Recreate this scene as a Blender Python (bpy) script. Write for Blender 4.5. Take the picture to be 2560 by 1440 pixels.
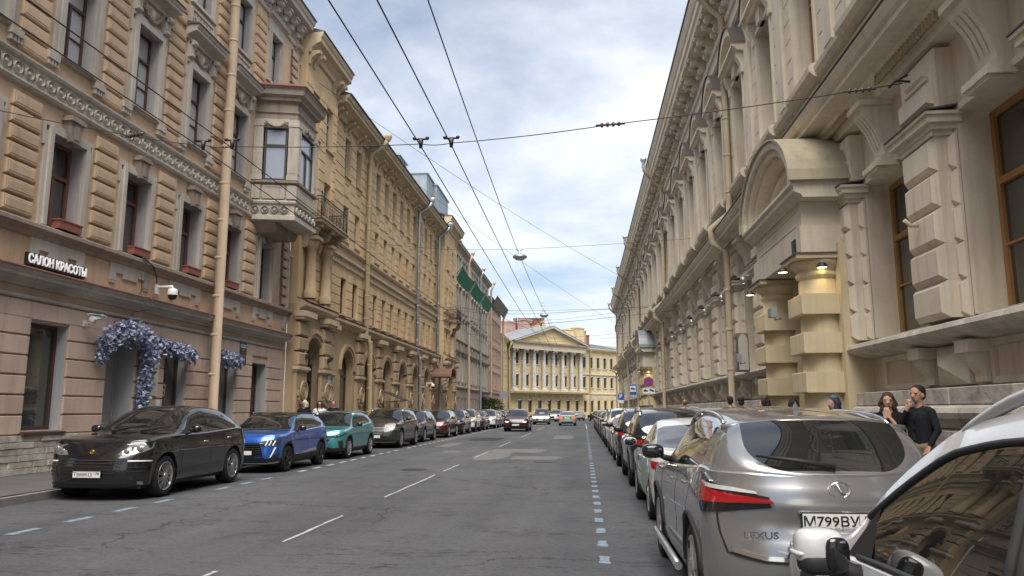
import bpy, bmesh, math, random
from mathutils import Vector, Matrix
random.seed(7)
R = math.radians
for o in list(bpy.data.objects): bpy.data.objects.remove(o)
scene = bpy.context.scene
COL = scene.collection
# ---------------------------------------------------------------- camera
cd = bpy.data.cameras.new('camera'); camo = bpy.data.objects.new('camera', cd); COL.objects.link(camo)
cd.sensor_width = 36; cd.lens = 27.0; cd.clip_end = 3000; cd.clip_start = 0.05
PITCH = math.atan(305/1920); YAW = math.atan(178/1944.1)
camo.location = (0, 0, 1.60); camo.rotation_euler = (R(90)+PITCH, 0, YAW)
scene.camera = camo
# ---------------------------------------------------------------- world
SUN_EL, SUN_AZ = 62, 177          # azimuth from +Y towards +X: behind the camera, along the street
world = bpy.data.worlds.new('World'); scene.world = world; world.use_nodes = True
nt = world.node_tree; nt.nodes.clear()
def wn(t, **k):
    n = nt.nodes.new(t)
    for a, b in k.items(): setattr(n, a, b)
    return n
L = nt.links.new
sky = wn('ShaderNodeTexSky', sky_type='NISHITA'); sky.sun_disc = False
sky.sun_elevation = R(SUN_EL); sky.sun_rotation = R(SUN_AZ); sky.air_density = 1.0; sky.dust_density = 1.5; sky.ozone_density = 1.5
tc = wn('ShaderNodeTexCoord'); sep = wn('ShaderNodeSeparateXYZ'); L(tc.outputs['Generated'], sep.inputs[0])
zz = wn('ShaderNodeMath', operation='MAXIMUM'); L(sep.outputs['Z'], zz.inputs[0]); zz.inputs[1].default_value = 0.0
za = wn('ShaderNodeMath', operation='ADD'); L(zz.outputs[0], za.inputs[0]); za.inputs[1].default_value = 0.16
dx = wn('ShaderNodeMath', operation='DIVIDE'); L(sep.outputs['X'], dx.inputs[0]); L(za.outputs[0], dx.inputs[1])
dy = wn('ShaderNodeMath', operation='DIVIDE'); L(sep.outputs['Y'], dy.inputs[0]); L(za.outputs[0], dy.inputs[1])
cmb = wn('ShaderNodeCombineXYZ'); L(dx.outputs[0], cmb.inputs[0]); L(dy.outputs[0], cmb.inputs[1])
n1 = wn('ShaderNodeTexNoise'); n1.inputs['Scale'].default_value = 0.75; n1.inputs['Detail'].default_value = 9; n1.inputs['Roughness'].default_value = 0.56; n1.inputs['Distortion'].default_value = 0.25
L(cmb.outputs[0], n1.inputs['Vector'])
r1 = wn('ShaderNodeValToRGB'); r1.color_ramp.elements[0].position = 0.39; r1.color_ramp.elements[1].position = 0.64
r1.color_ramp.elements[0].color = (0.13, 0.13, 0.13, 1)
L(n1.outputs[0], r1.inputs[0])
n2 = wn('ShaderNodeTexNoise'); n2.inputs['Scale'].default_value = 2.6; n2.inputs['Detail'].default_value = 10; n2.inputs['Roughness'].default_value = 0.62
L(cmb.outputs[0], n2.inputs['Vector'])
r2 = wn('ShaderNodeValToRGB'); r2.color_ramp.elements[0].position = 0.32; r2.color_ramp.elements[1].position = 0.72
r2.color_ramp.elements[0].color = (6.2, 6.5, 7.0, 1); r2.color_ramp.elements[1].color = (8.3, 8.35, 8.45, 1)
L(n2.outputs[0], r2.inputs[0])
mx = wn('ShaderNodeMix', data_type='RGBA'); L(r1.outputs[0], mx.inputs['Factor']); L(sky.outputs[0], mx.inputs['A']); L(r2.outputs[0], mx.inputs['B'])
bg = wn('ShaderNodeBackground'); bg.inputs['Strength'].default_value = 0.083; L(mx.outputs['Result'], bg.inputs['Color'])
wo = wn('ShaderNodeOutputWorld'); L(bg.outputs[0], wo.inputs['Surface'])
# ---------------------------------------------------------------- sun (veiled)
sd = bpy.data.lights.new('sun', 'SUN'); sd.energy = 3.4; sd.angle = R(55); sd.color = (1.0, 0.93, 0.84)
so = bpy.data.objects.new('sun', sd); COL.objects.link(so); so.location = (0, -10, 60)
_d = Vector((math.sin(R(SUN_AZ))*math.cos(R(SUN_EL)), math.cos(R(SUN_AZ))*math.cos(R(SUN_EL)), math.sin(R(SUN_EL))))
so.rotation_euler = _d.to_track_quat('Z', 'Y').to_euler()
vs = scene.view_settings; vs.view_transform = 'Standard'; vs.look = 'None'; vs.exposure = 0.98; vs.gamma = 1.0
scene.render.engine = 'CYCLES'; scene.cycles.max_bounces = 6; scene.cycles.diffuse_bounces = 3; scene.cycles.glossy_bounces = 3
# ================================================================ materials
MATS = {}
def mat(name, col, rough=0.8, metal=0.0, spec=0.5, var=0.0, vscale=1.2, streak=0.0, bump=0.0, bscale=30.0, coat=0.0, emit=None, estr=0, dirt=None, grime=0.0, rvar=0.0, orand=0.0):
    if name in MATS: return MATS[name]
    m = bpy.data.materials.new(name); m.use_nodes = True; t = m.node_tree; b = t.nodes['Principled BSDF']
    b.inputs['Base Color'].default_value = (*col, 1); b.inputs['Roughness'].default_value = rough; b.inputs['Metallic'].default_value = metal
    b.inputs['Specular IOR Level'].default_value = spec; b.inputs['Coat Weight'].default_value = coat; b.inputs['Coat Roughness'].default_value = 0.02
    if emit: b.inputs['Emission Color'].default_value = (*emit, 1); b.inputs['Emission Strength'].default_value = estr
    N = t.nodes.new; K = t.links.new
    if var or streak or bump or grime:
        g = N('ShaderNodeNewGeometry')
    cur = None
    def mix(fac, colb, blend='MIX'):
        nonlocal cur
        x = N('ShaderNodeMix'); x.data_type = 'RGBA'; x.blend_type = blend
        if cur is None: x.inputs['A'].default_value = (*col, 1)
        else: K(cur, x.inputs['A'])
        if isinstance(colb, tuple): x.inputs['B'].default_value = (*colb, 1)
        K(fac, x.inputs['Factor']); cur = x.outputs['Result']
    dk = dirt or tuple(c*0.45 for c in col)
    if var:
        n = N('ShaderNodeTexNoise'); n.inputs['Scale'].default_value = vscale; n.inputs['Detail'].default_value = 6; n.inputs['Roughness'].default_value = 0.62; K(g.outputs['Position'], n.inputs['Vector'])
        r = N('ShaderNodeMapRange'); r.inputs['From Min'].default_value = 0.36; r.inputs['From Max'].default_value = 0.72; r.inputs['To Max'].default_value = var; K(n.outputs[0], r.inputs['Value'])
        mix(r.outputs[0], dk)
        if rvar:
            rr = N('ShaderNodeMapRange'); rr.inputs['To Min'].default_value = rough-rvar; rr.inputs['To Max'].default_value = rough+rvar; K(n.outputs[0], rr.inputs['Value']); K(rr.outputs[0], b.inputs['Roughness'])
    if streak:
        mp = N('ShaderNodeMapping'); mp.inputs['Scale'].default_value = (5.0, 5.0, 0.28); K(g.outputs['Position'], mp.inputs['Vector'])
        n = N('ShaderNodeTexNoise'); n.inputs['Scale'].default_value = 1.0; n.inputs['Detail'].default_value = 5; n.inputs['Roughness'].default_value = 0.6; K(mp.outputs[0], n.inputs['Vector'])
        r = N('ShaderNodeMapRange'); r.inputs['From Min'].default_value = 0.5; r.inputs['From Max'].default_value = 0.8; r.inputs['To Max'].default_value = streak; K(n.outputs[0], r.inputs['Value'])
        mix(r.outputs[0], dk)
    if grime:                       # chipped / pale repair spots
        n = N('ShaderNodeTexNoise'); n.inputs['Scale'].default_value = 0.55; n.inputs['Detail'].default_value = 8; n.inputs['Roughness'].default_value = 0.7; K(g.outputs['Position'], n.inputs['Vector'])
        r = N('ShaderNodeMapRange'); r.inputs['From Min'].default_value = 0.6; r.inputs['From Max'].default_value = 0.66; r.inputs['To Max'].default_value = grime; K(n.outputs[0], r.inputs['Value'])
        mix(r.outputs[0], tuple(min(1, c*1.25+0.03) for c in col))
    if orand:                       # each block or moulding a slightly different tone
        oi = N('ShaderNodeObjectInfo'); r = N('ShaderNodeMapRange'); r.inputs['To Max'].default_value = orand; K(oi.outputs['Random'], r.inputs['Value'])
        mix(r.outputs[0], tuple(c*0.55 for c in dk))
    if cur is not None: K(cur, b.inputs['Base Color'])
    if bump:
        n = N('ShaderNodeTexNoise'); n.inputs['Scale'].default_value = bscale; n.inputs['Detail'].default_value = 4; K(g.outputs['Position'], n.inputs['Vector'])
        bp = N('ShaderNodeBump'); bp.inputs['Strength'].default_value = bump; bp.inputs['Distance'].default_value = 0.02; K(n.outputs[0], bp.inputs['Height']); K(bp.outputs[0], b.inputs['Normal'])
    MATS[name] = m; return m
def plaster(name, col, **k):
    a = dict(rough=0.88, spec=0.25, var=0.38, vscale=0.9, streak=0.48, bump=0.22, bscale=25, orand=0.16); a.update(k)
    return mat(name, col, **a)
M_PINK = plaster('pink_plaster', (0.68, 0.515, 0.42), grime=0.25)
M_TAN = plaster('tan_plaster', (0.62, 0.455, 0.31), grime=0.2)
M_TRIM = plaster('grey_white_trim', (0.55, 0.505, 0.435), streak=0.6, dirt=(0.2, 0.17, 0.15))
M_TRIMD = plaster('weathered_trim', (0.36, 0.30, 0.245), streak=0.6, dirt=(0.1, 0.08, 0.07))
M_REVEAL = plaster('grey_reveal', (0.42, 0.40, 0.39))
M_YEL = plaster('ochre_plaster', (0.69, 0.51, 0.30))
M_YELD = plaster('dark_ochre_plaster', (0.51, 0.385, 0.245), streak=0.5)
M_YTRIM = plaster('ochre_trim', (0.58, 0.475, 0.33), streak=0.5)
M_BEI = plaster('beige_plaster', (0.73, 0.645, 0.505), var=0.34, streak=0.55)
M_BEI2 = plaster('beige_block_plaster', (0.75, 0.665, 0.53), var=0.34, streak=0.5)
M_BEIY = plaster('yellowed_plaster', (0.69, 0.58, 0.38), var=0.25, streak=0.3)
M_PUD = mat('limestone', (0.54, 0.50, 0.44), rough=0.9, spec=0.2, var=0.7, vscale=3.2, streak=0.5, bump=0.7, bscale=14, dirt=(0.17, 0.145, 0.12))
M_PUD2 = mat('limestone_light', (0.60, 0.555, 0.48), rough=0.9, spec=0.2, var=0.6, vscale=3.0, streak=0.35, bump=0.7, bscale=16, dirt=(0.2, 0.17, 0.14))
M_CWHITE = plaster('cream_grey_plaster', (0.56, 0.51, 0.42), streak=0.5)
M_DPINK = plaster('dusty_pink_plaster', (0.58, 0.42, 0.32))
M_FYEL = plaster('pale_yellow_plaster', (0.70, 0.575, 0.335), streak=0.2)
M_WHITE = plaster('white_paint', (0.54, 0.53, 0.50), var=0.3, streak=0.25)
M_ROOFR = mat('rust_red_sheet', (0.26, 0.11, 0.08), rough=0.55, var=0.5, vscale=1.5, streak=0.4, bump=0.1)
M_ROOFG = mat('grey_sheet_roof', (0.30, 0.32, 0.34), rough=0.45, metal=0.4, var=0.4, vscale=0.8, streak=0.3)
M_FLASH = mat('dark_flashing', (0.10, 0.085, 0.075), rough=0.6, var=0.3)
M_PIPET = plaster('beige_pipe_paint', (0.56, 0.43, 0.31), rough=0.6, var=0.35)
M_PIPEG = mat('galvanised_pipe', (0.42, 0.44, 0.46), rough=0.42, metal=0.7, var=0.35)
M_PIPEO = plaster('ochre_pipe_paint', (0.47, 0.37, 0.22), rough=0.6)
M_PIPEB = plaster('cream_pipe_paint', (0.60, 0.50, 0.36), rough=0.6)
M_FRB = mat('brown_window_frame', (0.085, 0.045, 0.035), rough=0.5, var=0.3)
M_FRR = mat('red_brown_frame', (0.18, 0.075, 0.055), rough=0.55, var=0.3)
M_FRO = mat('oak_window_frame', (0.36, 0.19, 0.065), rough=0.5, var=0.45, vscale=3)
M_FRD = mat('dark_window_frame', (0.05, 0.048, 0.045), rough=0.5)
M_FRW = mat('pale_window_frame', (0.42, 0.38, 0.33), rough=0.6, var=0.2)
def glassmat(name, col, rough=0.03, spec=0.9, coat=0.6, wav=0.0):
    m = mat(name, col, rough=rough, spec=spec, coat=coat)
    if wav:
        t = m.node_tree; N = t.nodes.new; g = N('ShaderNodeNewGeometry'); n = N('ShaderNodeTexNoise'); n.inputs['Scale'].default_value = 1.4; n.inputs['Detail'].default_value = 1
        t.links.new(g.outputs['Position'], n.inputs['Vector']); bp = N('ShaderNodeBump'); bp.inputs['Strength'].default_value = wav; bp.inputs['Distance'].default_value = 0.03
        t.links.new(n.outputs[0], bp.inputs['Height']); b = t.nodes['Principled BSDF']; t.links.new(bp.outputs[0], b.inputs['Normal']); t.links.new(bp.outputs[0], b.inputs['Coat Normal'])
    return m
M_GLASS = glassmat('window_glass', (0.035, 0.038, 0.036), wav=0.12)
M_GLASSC = glassmat('window_glass_curtain_sky', (0.42, 0.44, 0.46), wav=0.12)  # pale base colour: curtains behind plus sky reflection painted into the pane
M_GLASSG = glassmat('shop_glass', (0.05, 0.055, 0.045), wav=0.05)
M_GLASSW = glassmat('frosted_glass', (0.13, 0.135, 0.125), rough=0.12, wav=0.05)
M_BLACK = mat('black_metal', (0.022, 0.022, 0.023), rough=0.5)
M_DKMET = mat('dark_wrought_iron', (0.05, 0.05, 0.048), rough=0.55, metal=0.3)
M_CABLE = mat('black_cable', (0.03, 0.03, 0.033), rough=0.6)
M_WPLAST = mat('white_plastic', (0.75, 0.75, 0.73), rough=0.4)
M_LAMPON = mat('warm_lamp_glow', (1, 0.85, 0.5), emit=(1.0, 0.78, 0.38), estr=4)
# ================================================================ mesh kit
class MB:
    """collects faces; points are (s along the wall, d outward, z up) and are stored as (s, -d, z)"""
    def __init__(self): self.v = []; self.f = []; self.m = []; self.mi = 0; self.sm = []; self.smooth = False
    def pt(self, p): self.v.append((p[0], -p[1], p[2])); return len(self.v)-1
    def face(self, pts):
        self.f.append([self.pt(p) for p in pts]); self.m.append(self.mi); self.sm.append(self.smooth); return self
    def fi(self, idx): self.f.append(list(idx)); self.m.append(self.mi); self.sm.append(self.smooth)
    def box(self, s0, s1, d0, d1, z0, z1):
        i = [self.pt(p) for p in ((s0,d0,z0),(s1,d0,z0),(s1,d1,z0),(s0,d1,z0),(s0,d0,z1),(s1,d0,z1),(s1,d1,z1),(s0,d1,z1))]
        for q in ((0,1,2,3),(7,6,5,4),(3,2,6,7),(1,0,4,5),(2,1,5,6),(0,3,7,4)): self.fi([i[k] for k in q])
        return self
    def frust(self, s0, s1, z0, z1, d0, d1, b, d2=None):
        """raised block with bevelled rim: base d0, straight to d1, bevel b in to d2"""
        d2 = d1 if d2 is None else d2
        def ring(o, d): return [self.pt(p) for p in ((s0+o,d,z0+o),(s1-o,d,z0+o),(s1-o,d,z1-o),(s0+o,d,z1-o))]
        rs = [ring(0, d0), ring(0, d1)] if d1 > d0 else [ring(0, d0)]
        rs.append(ring(b, d2 if d2 > d1 or d1 == d0 else d1))
        for a, c in zip(rs, rs[1:]):
            for k in range(4): self.fi((a[k], a[(k+1) % 4], c[(k+1) % 4], c[k]))
        self.fi(rs[-1]); return self
    def prof(self, pr, s0, s1, caps=True, m0=0.0, m1=0.0):
        """profile of (d, z) swept along s; m0/m1 mitre the ends by d*m"""
        a = [self.pt((s0 - p[0]*m0, p[0], p[1])) for p in pr]; b = [self.pt((s1 + p[0]*m1, p[0], p[1])) for p in pr]
        for k in range(len(pr)-1): self.fi((a[k], b[k], b[k+1], a[k+1]))
        if caps: self.fi(a); self.fi(b[::-1])
        return self
    def poly(self, pts, d0, d1, back=False):
        """polygon of (s, z) extruded from d0 to d1"""
        a = [self.pt((p[0], d0, p[1])) for p in pts]; b = [self.pt((p[0], d1, p[1])) for p in pts]; n = len(pts)
        for k in range(n): self.fi((a[k], a[(k+1) % n], b[(k+1) % n], b[k]))
        self.fi(b)
        if back: self.fi(a[::-1])
        return self
    def tube(self, pts, r, n=8, caps=True):
        pts = [Vector(p) for p in pts]; rs = r if isinstance(r, (list, tuple)) else [r]*len(pts); rings = []
        up = None
        for k, p in enumerate(pts):
            t = (pts[min(k+1, len(pts)-1)] - pts[max(k-1, 0)]).normalized()
            if up is None:
                up = Vector((0,0,1)) if abs(t.z) < 0.9 else Vector((1,0,0))
            a = t.cross(up)
            if a.length < 1e-5: a = t.cross(Vector((0,1,0)))
            a.normalize(); up2 = a.cross(t).normalized(); up = up2
            rings.append([self.pt(p + a*math.cos(2*math.pi*j/n)*rs[k] + up2*math.sin(2*math.pi*j/n)*rs[k]) for j in range(n)])
        o = self.smooth; self.smooth = True
        for a, b in zip(rings, rings[1:]):
            for j in range(n): self.fi((a[j], a[(j+1) % n], b[(j+1) % n], b[j]))
        self.smooth = o
        if caps: self.fi(rings[0][::-1]); self.fi(rings[-1])
        return self
    def lathe(self, pr, n=16, c=(0,0), smooth=True, a0=0.0, a1=None):
        """profile of (r, z) turned round the vertical axis through (s, d)=c"""
        full = a1 is None; a1 = 2*math.pi if full else a1; m = n if full else n+1
        rings = [[self.pt((c[0]+r*math.cos(a0+(a1-a0)*j/n), c[1]+r*math.sin(a0+(a1-a0)*j/n), z)) for j in range(m)] for r, z in pr]
        o = self.smooth; self.smooth = smooth
        for a, b in zip(rings, rings[1:]):
            for j in range(n): self.fi((a[j], a[(j+1) % m], b[(j+1) % m], b[j]))
        self.smooth = o
        return self
    def disc(self, c, r, n=16, r2=None, ax='d'):
        """flat disc / ring facing outward"""
        rr = r2 if r2 is not None else r
        ring = [self.pt((c[0]+r*math.cos(2*math.pi*j/n), c[1], c[2]+rr*math.sin(2*math.pi*j/n))) for j in range(n)]
        self.fi(ring); return self
    def wall(self, s0, s1, z0, z1, d, ops, rev=0.25, rmi=None):
        """sheet with rectangular openings (a, b, c, e[, depth]) and their reveals"""
        S = sorted({s0, s1, *[min(max(o[0], s0), s1) for o in ops], *[min(max(o[1], s0), s1) for o in ops]})
        Z = sorted({z0, z1, *[min(max(o[2], z0), z1) for o in ops], *[min(max(o[3], z0), z1) for o in ops]})
        for i in range(len(S)-1):
            k = 0
            while k < len(Z)-1:
                cs = (S[i]+S[i+1])/2
                def hole(kk):
                    cz = (Z[kk]+Z[kk+1])/2
                    return any(o[0] < cs < o[1] and o[2] < cz < o[3] for o in ops)
                if hole(k): k += 1; continue
                j = k
                while j+1 < len(Z)-1 and not hole(j+1): j += 1
                self.face(((S[i],d,Z[k]),(S[i+1],d,Z[k]),(S[i+1],d,Z[j+1]),(S[i],d,Z[j+1]))); k = j+1
        om = self.mi
        if rmi is not None: self.mi = rmi
        for o in ops:
            a, b, c, e = o[:4]; q = d-(o[4] if len(o) > 4 else rev)
            for P_ in (((a,d,c),(a,q,c),(a,q,e),(a,d,e)), ((b,q,c),(b,d,c),(b,d,e),(b,q,e)), ((a,d,e),(a,q,e),(b,q,e),(b,d,e)), ((a,q,c),(a,d,c),(b,d,c),(b,q,c))): self.face(P_)
        self.mi = om; return self
    def mesh(self, name, *mats):
        me = bpy.data.meshes.new(name); me.from_pydata(self.v, [], self.f)
        for m in mats: me.materials.append(m)
        me.polygons.foreach_set('material_index', self.m); me.polygons.foreach_set('use_smooth', self.sm)
        bm = bmesh.new(); bm.from_mesh(me); bmesh.ops.recalc_face_normals(bm, faces=bm.faces[:]); bm.to_mesh(me); bm.free()
        me.update(); return me
def put(name, me, parent=None, loc=(0,0,0), rz=0.0, rot=None, scale=None):
    o = bpy.data.objects.new(name, me); COL.objects.link(o); o.location = (loc[0], -loc[1], loc[2]) if parent is not None else loc
    if rot: o.rotation_euler = rot
    elif rz: o.rotation_euler = (0, 0, rz)
    if scale: o.scale = scale
    if parent is not None: o.parent = parent
    return o
def tag(o, label, cat, group=None):
    o['label'] = label; o['category'] = cat
    if group: o['group'] = group
    return o
def thing(name, label, cat, loc=(0,0,0), rz=0.0, group=None):
    o = bpy.data.objects.new(name, None); COL.objects.link(o); o.location = loc; o.rotation_euler = (0,0,rz); o.empty_display_size = 0.3
    return tag(o, label, cat, group)
def struct(name, me, parent=None, loc=(0,0,0)):
    o = bpy.data.objects.new(name, me); COL.objects.link(o); o.location = loc
    if parent is not None: o.parent = parent
    else: o['kind'] = 'structure'
    return o
def text_mesh(txt, size, depth, m, align='CENTER', sx=1.0, bold=0.0):
    c = bpy.data.curves.new('txt', 'FONT'); c.body = txt; c.size = size; c.extrude = depth; c.align_x = align; c.align_y = 'CENTER'; c.resolution_u = 2; c.offset = bold
    o = bpy.data.objects.new('txt', c); COL.objects.link(o); bpy.context.view_layer.update()
    me = bpy.data.meshes.new_from_object(o.evaluated_get(bpy.context.evaluated_depsgraph_get())); bpy.data.objects.remove(o); bpy.data.curves.remove(c)
    me.materials.clear(); me.materials.append(m)
    if sx != 1.0: me.transform(Matrix.Diagonal((sx,1,1,1)))
    me.transform(Matrix.Rotation(R(90), 4, 'X'))       # stands upright, reads from -Y local
    return me
def win(w, h, fr, gl, tr=0.68, cols=2, t=0.07, mun=0):
    """frame mesh and pane meshes of a window, origin at bottom centre, frame face at d=0"""
    b = MB(); dd = -0.08; zt = h*tr
    b.box(-w/2,-w/2+t,dd,0,0,h).box(w/2-t,w/2,dd,0,0,h).box(-w/2+t,w/2-t,dd,0,0,t).box(-w/2+t,w/2-t,dd,0,h-t,h)
    if tr < 1: b.box(-w/2+t,w/2-t,dd,0.02,zt-t/2,zt+t/2)
    xs = [-w/2+t+(w-2*t)*k/cols for k in range(cols+1)]
    top = zt-t/2 if tr < 1 else h-t
    for x in xs[1:-1]: b.box(x-t/2,x+t/2,dd,0.012,t,top)
    for k in range(cols):
        for q in range(mun):
            zq = t+(top-t)*(q+1)/(mun+1); b.box(xs[k]+(t/2 if k else 0),xs[k+1]-(t/2 if k < cols-1 else 0),dd,-0.01,zq-0.018,zq+0.018)
    panes = []
    for k in range(cols):
        panes.append(MB().box(xs[k]+(t/2 if k else 0.0),xs[k+1]-(t/2 if k < cols-1 else 0.0),-0.062,-0.05,t,top).mesh('pane', gl))
    if tr < 1: panes.append(MB().box(-w/2+t,w/2-t,-0.062,-0.05,zt+t/2,h-t).mesh('pane', gl))
    return b.mesh('window', fr), panes
def put_win(wm, parent, loc, name='window'):
    o = put(name, wm[0], parent, loc)
    for p in wm[1]: put('pane', p, o)
    return o
def shuffle_win(wms, parent, loc): return put_win(random.choice(wms), parent, loc)
LEFT_X, RIGHT_X = -13.0, 5.8
def left_building(name, label, x=LEFT_X): return thing(name, label, 'building', (x, 0, 0), R(90))
# ================================================================ ground
def asphalt():
    m = bpy.data.materials.new('asphalt'); m.use_nodes = True; t = m.node_tree; b = t.nodes['Principled BSDF']; N = t.nodes.new; K = t.links.new
    g = N('ShaderNodeNewGeometry'); b.inputs['Roughness'].default_value = 0.8; b.inputs['Specular IOR Level'].default_value = 0.35
    def noise(scale, det, rough=0.6, sc=None, dist=0):
        n = N('ShaderNodeTexNoise'); n.inputs['Scale'].default_value = scale; n.inputs['Detail'].default_value = det; n.inputs['Roughness'].default_value = rough; n.inputs['Distortion'].default_value = dist
        if sc:
            mp = N('ShaderNodeMapping'); mp.inputs['Scale'].default_value = sc; K(g.outputs['Position'], mp.inputs['Vector']); K(mp.outputs[0], n.inputs['Vector'])
        else: K(g.outputs['Position'], n.inputs['Vector'])
        return n
    def mr(src, a, c, lo, hi):
        r = N('ShaderNodeMapRange'); r.inputs['From Min'].default_value = a; r.inputs['From Max'].default_value = c; r.inputs['To Min'].default_value = lo; r.inputs['To Max'].default_value = hi; K(src, r.inputs['Value']); return r.outputs[0]
    def mixc(fac, A, B):
        x = N('ShaderNodeMix'); x.data_type = 'RGBA'; K(fac, x.inputs['Factor'])
        for s, c in (('A', A), ('B', B)):
            if isinstance(c, tuple): x.inputs[s].default_value = (*c, 1)
            else: K(c, x.inputs[s])
        return x.outputs['Result']
    big = noise(0.35, 5, 0.6, (1, 0.35, 1)); c = mixc(mr(big.outputs[0], 0.38, 0.62, 0, 1), (0.052, 0.055, 0.062), (0.086, 0.090, 0.099))
    tracks = noise(0.9, 3, 0.5, (1, 0.03, 1)); c = mixc(mr(tracks.outputs[0], 0.45, 0.68, 0, 0.5), c, (0.105, 0.108, 0.115))
    fine = noise(70, 3, 0.8); c = mixc(mr(fine.outputs[0], 0.52, 0.78, 0, 0.5), c, (0.17, 0.17, 0.17)); c = mixc(mr(fine.outputs[0], 0.48, 0.25, 0, 0.6), c, (0.025, 0.025, 0.027))
    mid = noise(16, 6, 0.85); c = mixc(mr(mid.outputs[0], 0.50, 0.68, 0, 0.45), c, (0.12, 0.12, 0.122)); c = mixc(mr(mid.outputs[0], 0.48, 0.32, 0, 0.75), c, (0.016, 0.016, 0.018))
    stn = noise(1.3, 7, 0.7, None, 0.6); c = mixc(mr(stn.outputs[0], 0.56, 0.70, 0, 0.5), c, (0.030, 0.031, 0.034))
    # ravelled dark patches, mostly cross-wise
    rv = noise(1.0, 8, 0.75, (0.55, 1.5, 1)); rv2 = noise(9, 6, 0.8, (0.45, 1.5, 1))
    mu = N('ShaderNodeMath'); mu.operation = 'MULTIPLY'; K(mr(rv.outputs[0], 0.48, 0.62, 0, 1), mu.inputs[0]); K(mr(rv2.outputs[0], 0.49, 0.58, 0, 0.9), mu.inputs[1]); c = mixc(mu.outputs[0], c, (0.018, 0.018, 0.02))
    # cracks
    vo = N('ShaderNodeTexVoronoi'); vo.feature = 'DISTANCE_TO_EDGE'; vo.inputs['Scale'].default_value = 0.34
    wp = noise(1.6, 5, 0.7); ad = N('ShaderNodeVectorMath'); ad.operation = 'MULTIPLY_ADD'; K(wp.outputs['Color'], ad.inputs[0]); ad.inputs[1].default_value = (1.1, 1.1, 0); K(g.outputs['Position'], ad.inputs[2])
    mp = N('ShaderNodeMapping'); mp.inputs['Scale'].default_value = (0.8, 0.55, 1); K(ad.outputs[0], mp.inputs['Vector']); K(mp.outputs[0], vo.inputs['Vector'])
    gate = noise(0.22, 2); mu2 = N('ShaderNodeMath'); mu2.operation = 'MULTIPLY'; K(mr(vo.outputs['Distance'], 0.006, 0.001, 0, 0.9), mu2.inputs[0]); K(mr(gate.outputs[0], 0.47, 0.53, 0, 1), mu2.inputs[1]); c = mixc(mu2.outputs[0], c, (0.02, 0.02, 0.021))
    K(c, b.inputs['Base Color'])
    bp = N('ShaderNodeBump'); bp.inputs['Strength'].default_value = 0.55; bp.inputs['Distance'].default_value = 0.012; K(fine.outputs[0], bp.inputs['Height']); K(bp.outputs[0], b.inputs['Normal'])
    return m
M_ASPH = asphalt()
M_PATCH = mat('repair_asphalt', (0.145, 0.146, 0.148), rough=0.85, var=0.5, vscale=6, bump=0.5, bscale=60, spec=0.3)
M_PAVE = mat('pavement_asphalt', (0.125, 0.123, 0.120), rough=0.88, var=0.5, vscale=1.3, bump=0.4, bscale=50, spec=0.25)
M_KERB = mat('granite_kerb', (0.24, 0.22, 0.21), rough=0.8, var=0.5, vscale=5, bump=0.4, bscale=40)
M_BLUEP = mat('worn_blue_paint', (0.22, 0.30, 0.39), rough=0.7, var=1.0, vscale=16, dirt=(0.09, 0.10, 0.11))
M_WHITEP = mat('worn_white_paint', (0.46, 0.46, 0.45), rough=0.7, var=1.0, vscale=16, dirt=(0.13, 0.13, 0.13))
KERB_L, KERB_R = -9.85, 3.15
def sheet(x0, x1, y0, y1, z, m, name):
    b = MB(); b.v = [(x0,y0,z),(x1,y0,z),(x1,y1,z),(x0,y1,z)]; b.f = [[0,1,2,3]]; b.m = [0]; b.sm = [False]; return b.mesh(name, m)
struct('ground', sheet(-400, 400, -120, 900, -0.02, mat('city_ground', (0.14, 0.135, 0.13), rough=0.9, var=0.4), 'ground'))
# the road widens into the crossing at the end of the street
rb = MB(); rb.v = [(x,y,0) for x,y in ((KERB_L,-40),(KERB_R,-40),(KERB_R,121.8),(30,150),(60,215),(30,215),(-4,165),(-11,128))]; rb.f = [[0,1,2,3,4,5,6,7]]; rb.m = [0]; rb.sm = [False]
ROAD = struct('road', rb.mesh('road', M_ASPH))
def pavement(name, x0, x1, y0, y1): struct(name, sheet(x0, x1, y0, y1, 0.13, M_PAVE, name))
pavement('pavement_left', -13.4, KERB_L-0.14, -40, 130); pavement('pavement_right', KERB_R+0.14, 6.4, -40, 122)
km = MB(); km.box(0, 0.985, 0, 0.15, -0.01, 0.135); kme = km.mesh('kerb_stone', M_KERB)
kl = struct('kerb_left', sheet(KERB_L-0.15, KERB_L, 30, 128, 0.131, M_KERB, 'kerb_left')); kr = struct('kerb_right', sheet(KERB_R, KERB_R+0.15, 40, 121.7, 0.131, M_KERB, 'kerb_right'))
kb = MB(); kb.v = [(KERB_L,30,0),(KERB_L,128,0),(KERB_L,128,.131),(KERB_L,30,.131)]; kb.f = [[0,1,2,3]]; kb.m = [0]; kb.sm = [False]; put('kerb_face', kb.mesh('kerb_face', M_KERB), kl)
kb = MB(); kb.v = [(KERB_R,40,0),(KERB_R,121,0),(KERB_R,121,.131),(KERB_R,40,.131)]; kb.f = [[0,1,2,3]]; kb.m = [0]; kb.sm = [False]; put('kerb_face', kb.mesh('kerb_face', M_KERB), kr)
for k in range(30):
    o = bpy.data.objects.new('kerb_stone', kme); COL.objects.link(o); o.parent = kl; o.location = (KERB_L, k*1.0, random.uniform(-.006, .004)); o.rotation_euler = (0,0,R(90))
for k in range(38):
    o = bpy.data.objects.new('kerb_stone', kme); COL.objects.link(o); o.parent = kr; o.location = (KERB_R+0.15, 2+k*1.0, random.uniform(-.006, .004)); o.rotation_euler = (0,0,R(90))
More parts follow.
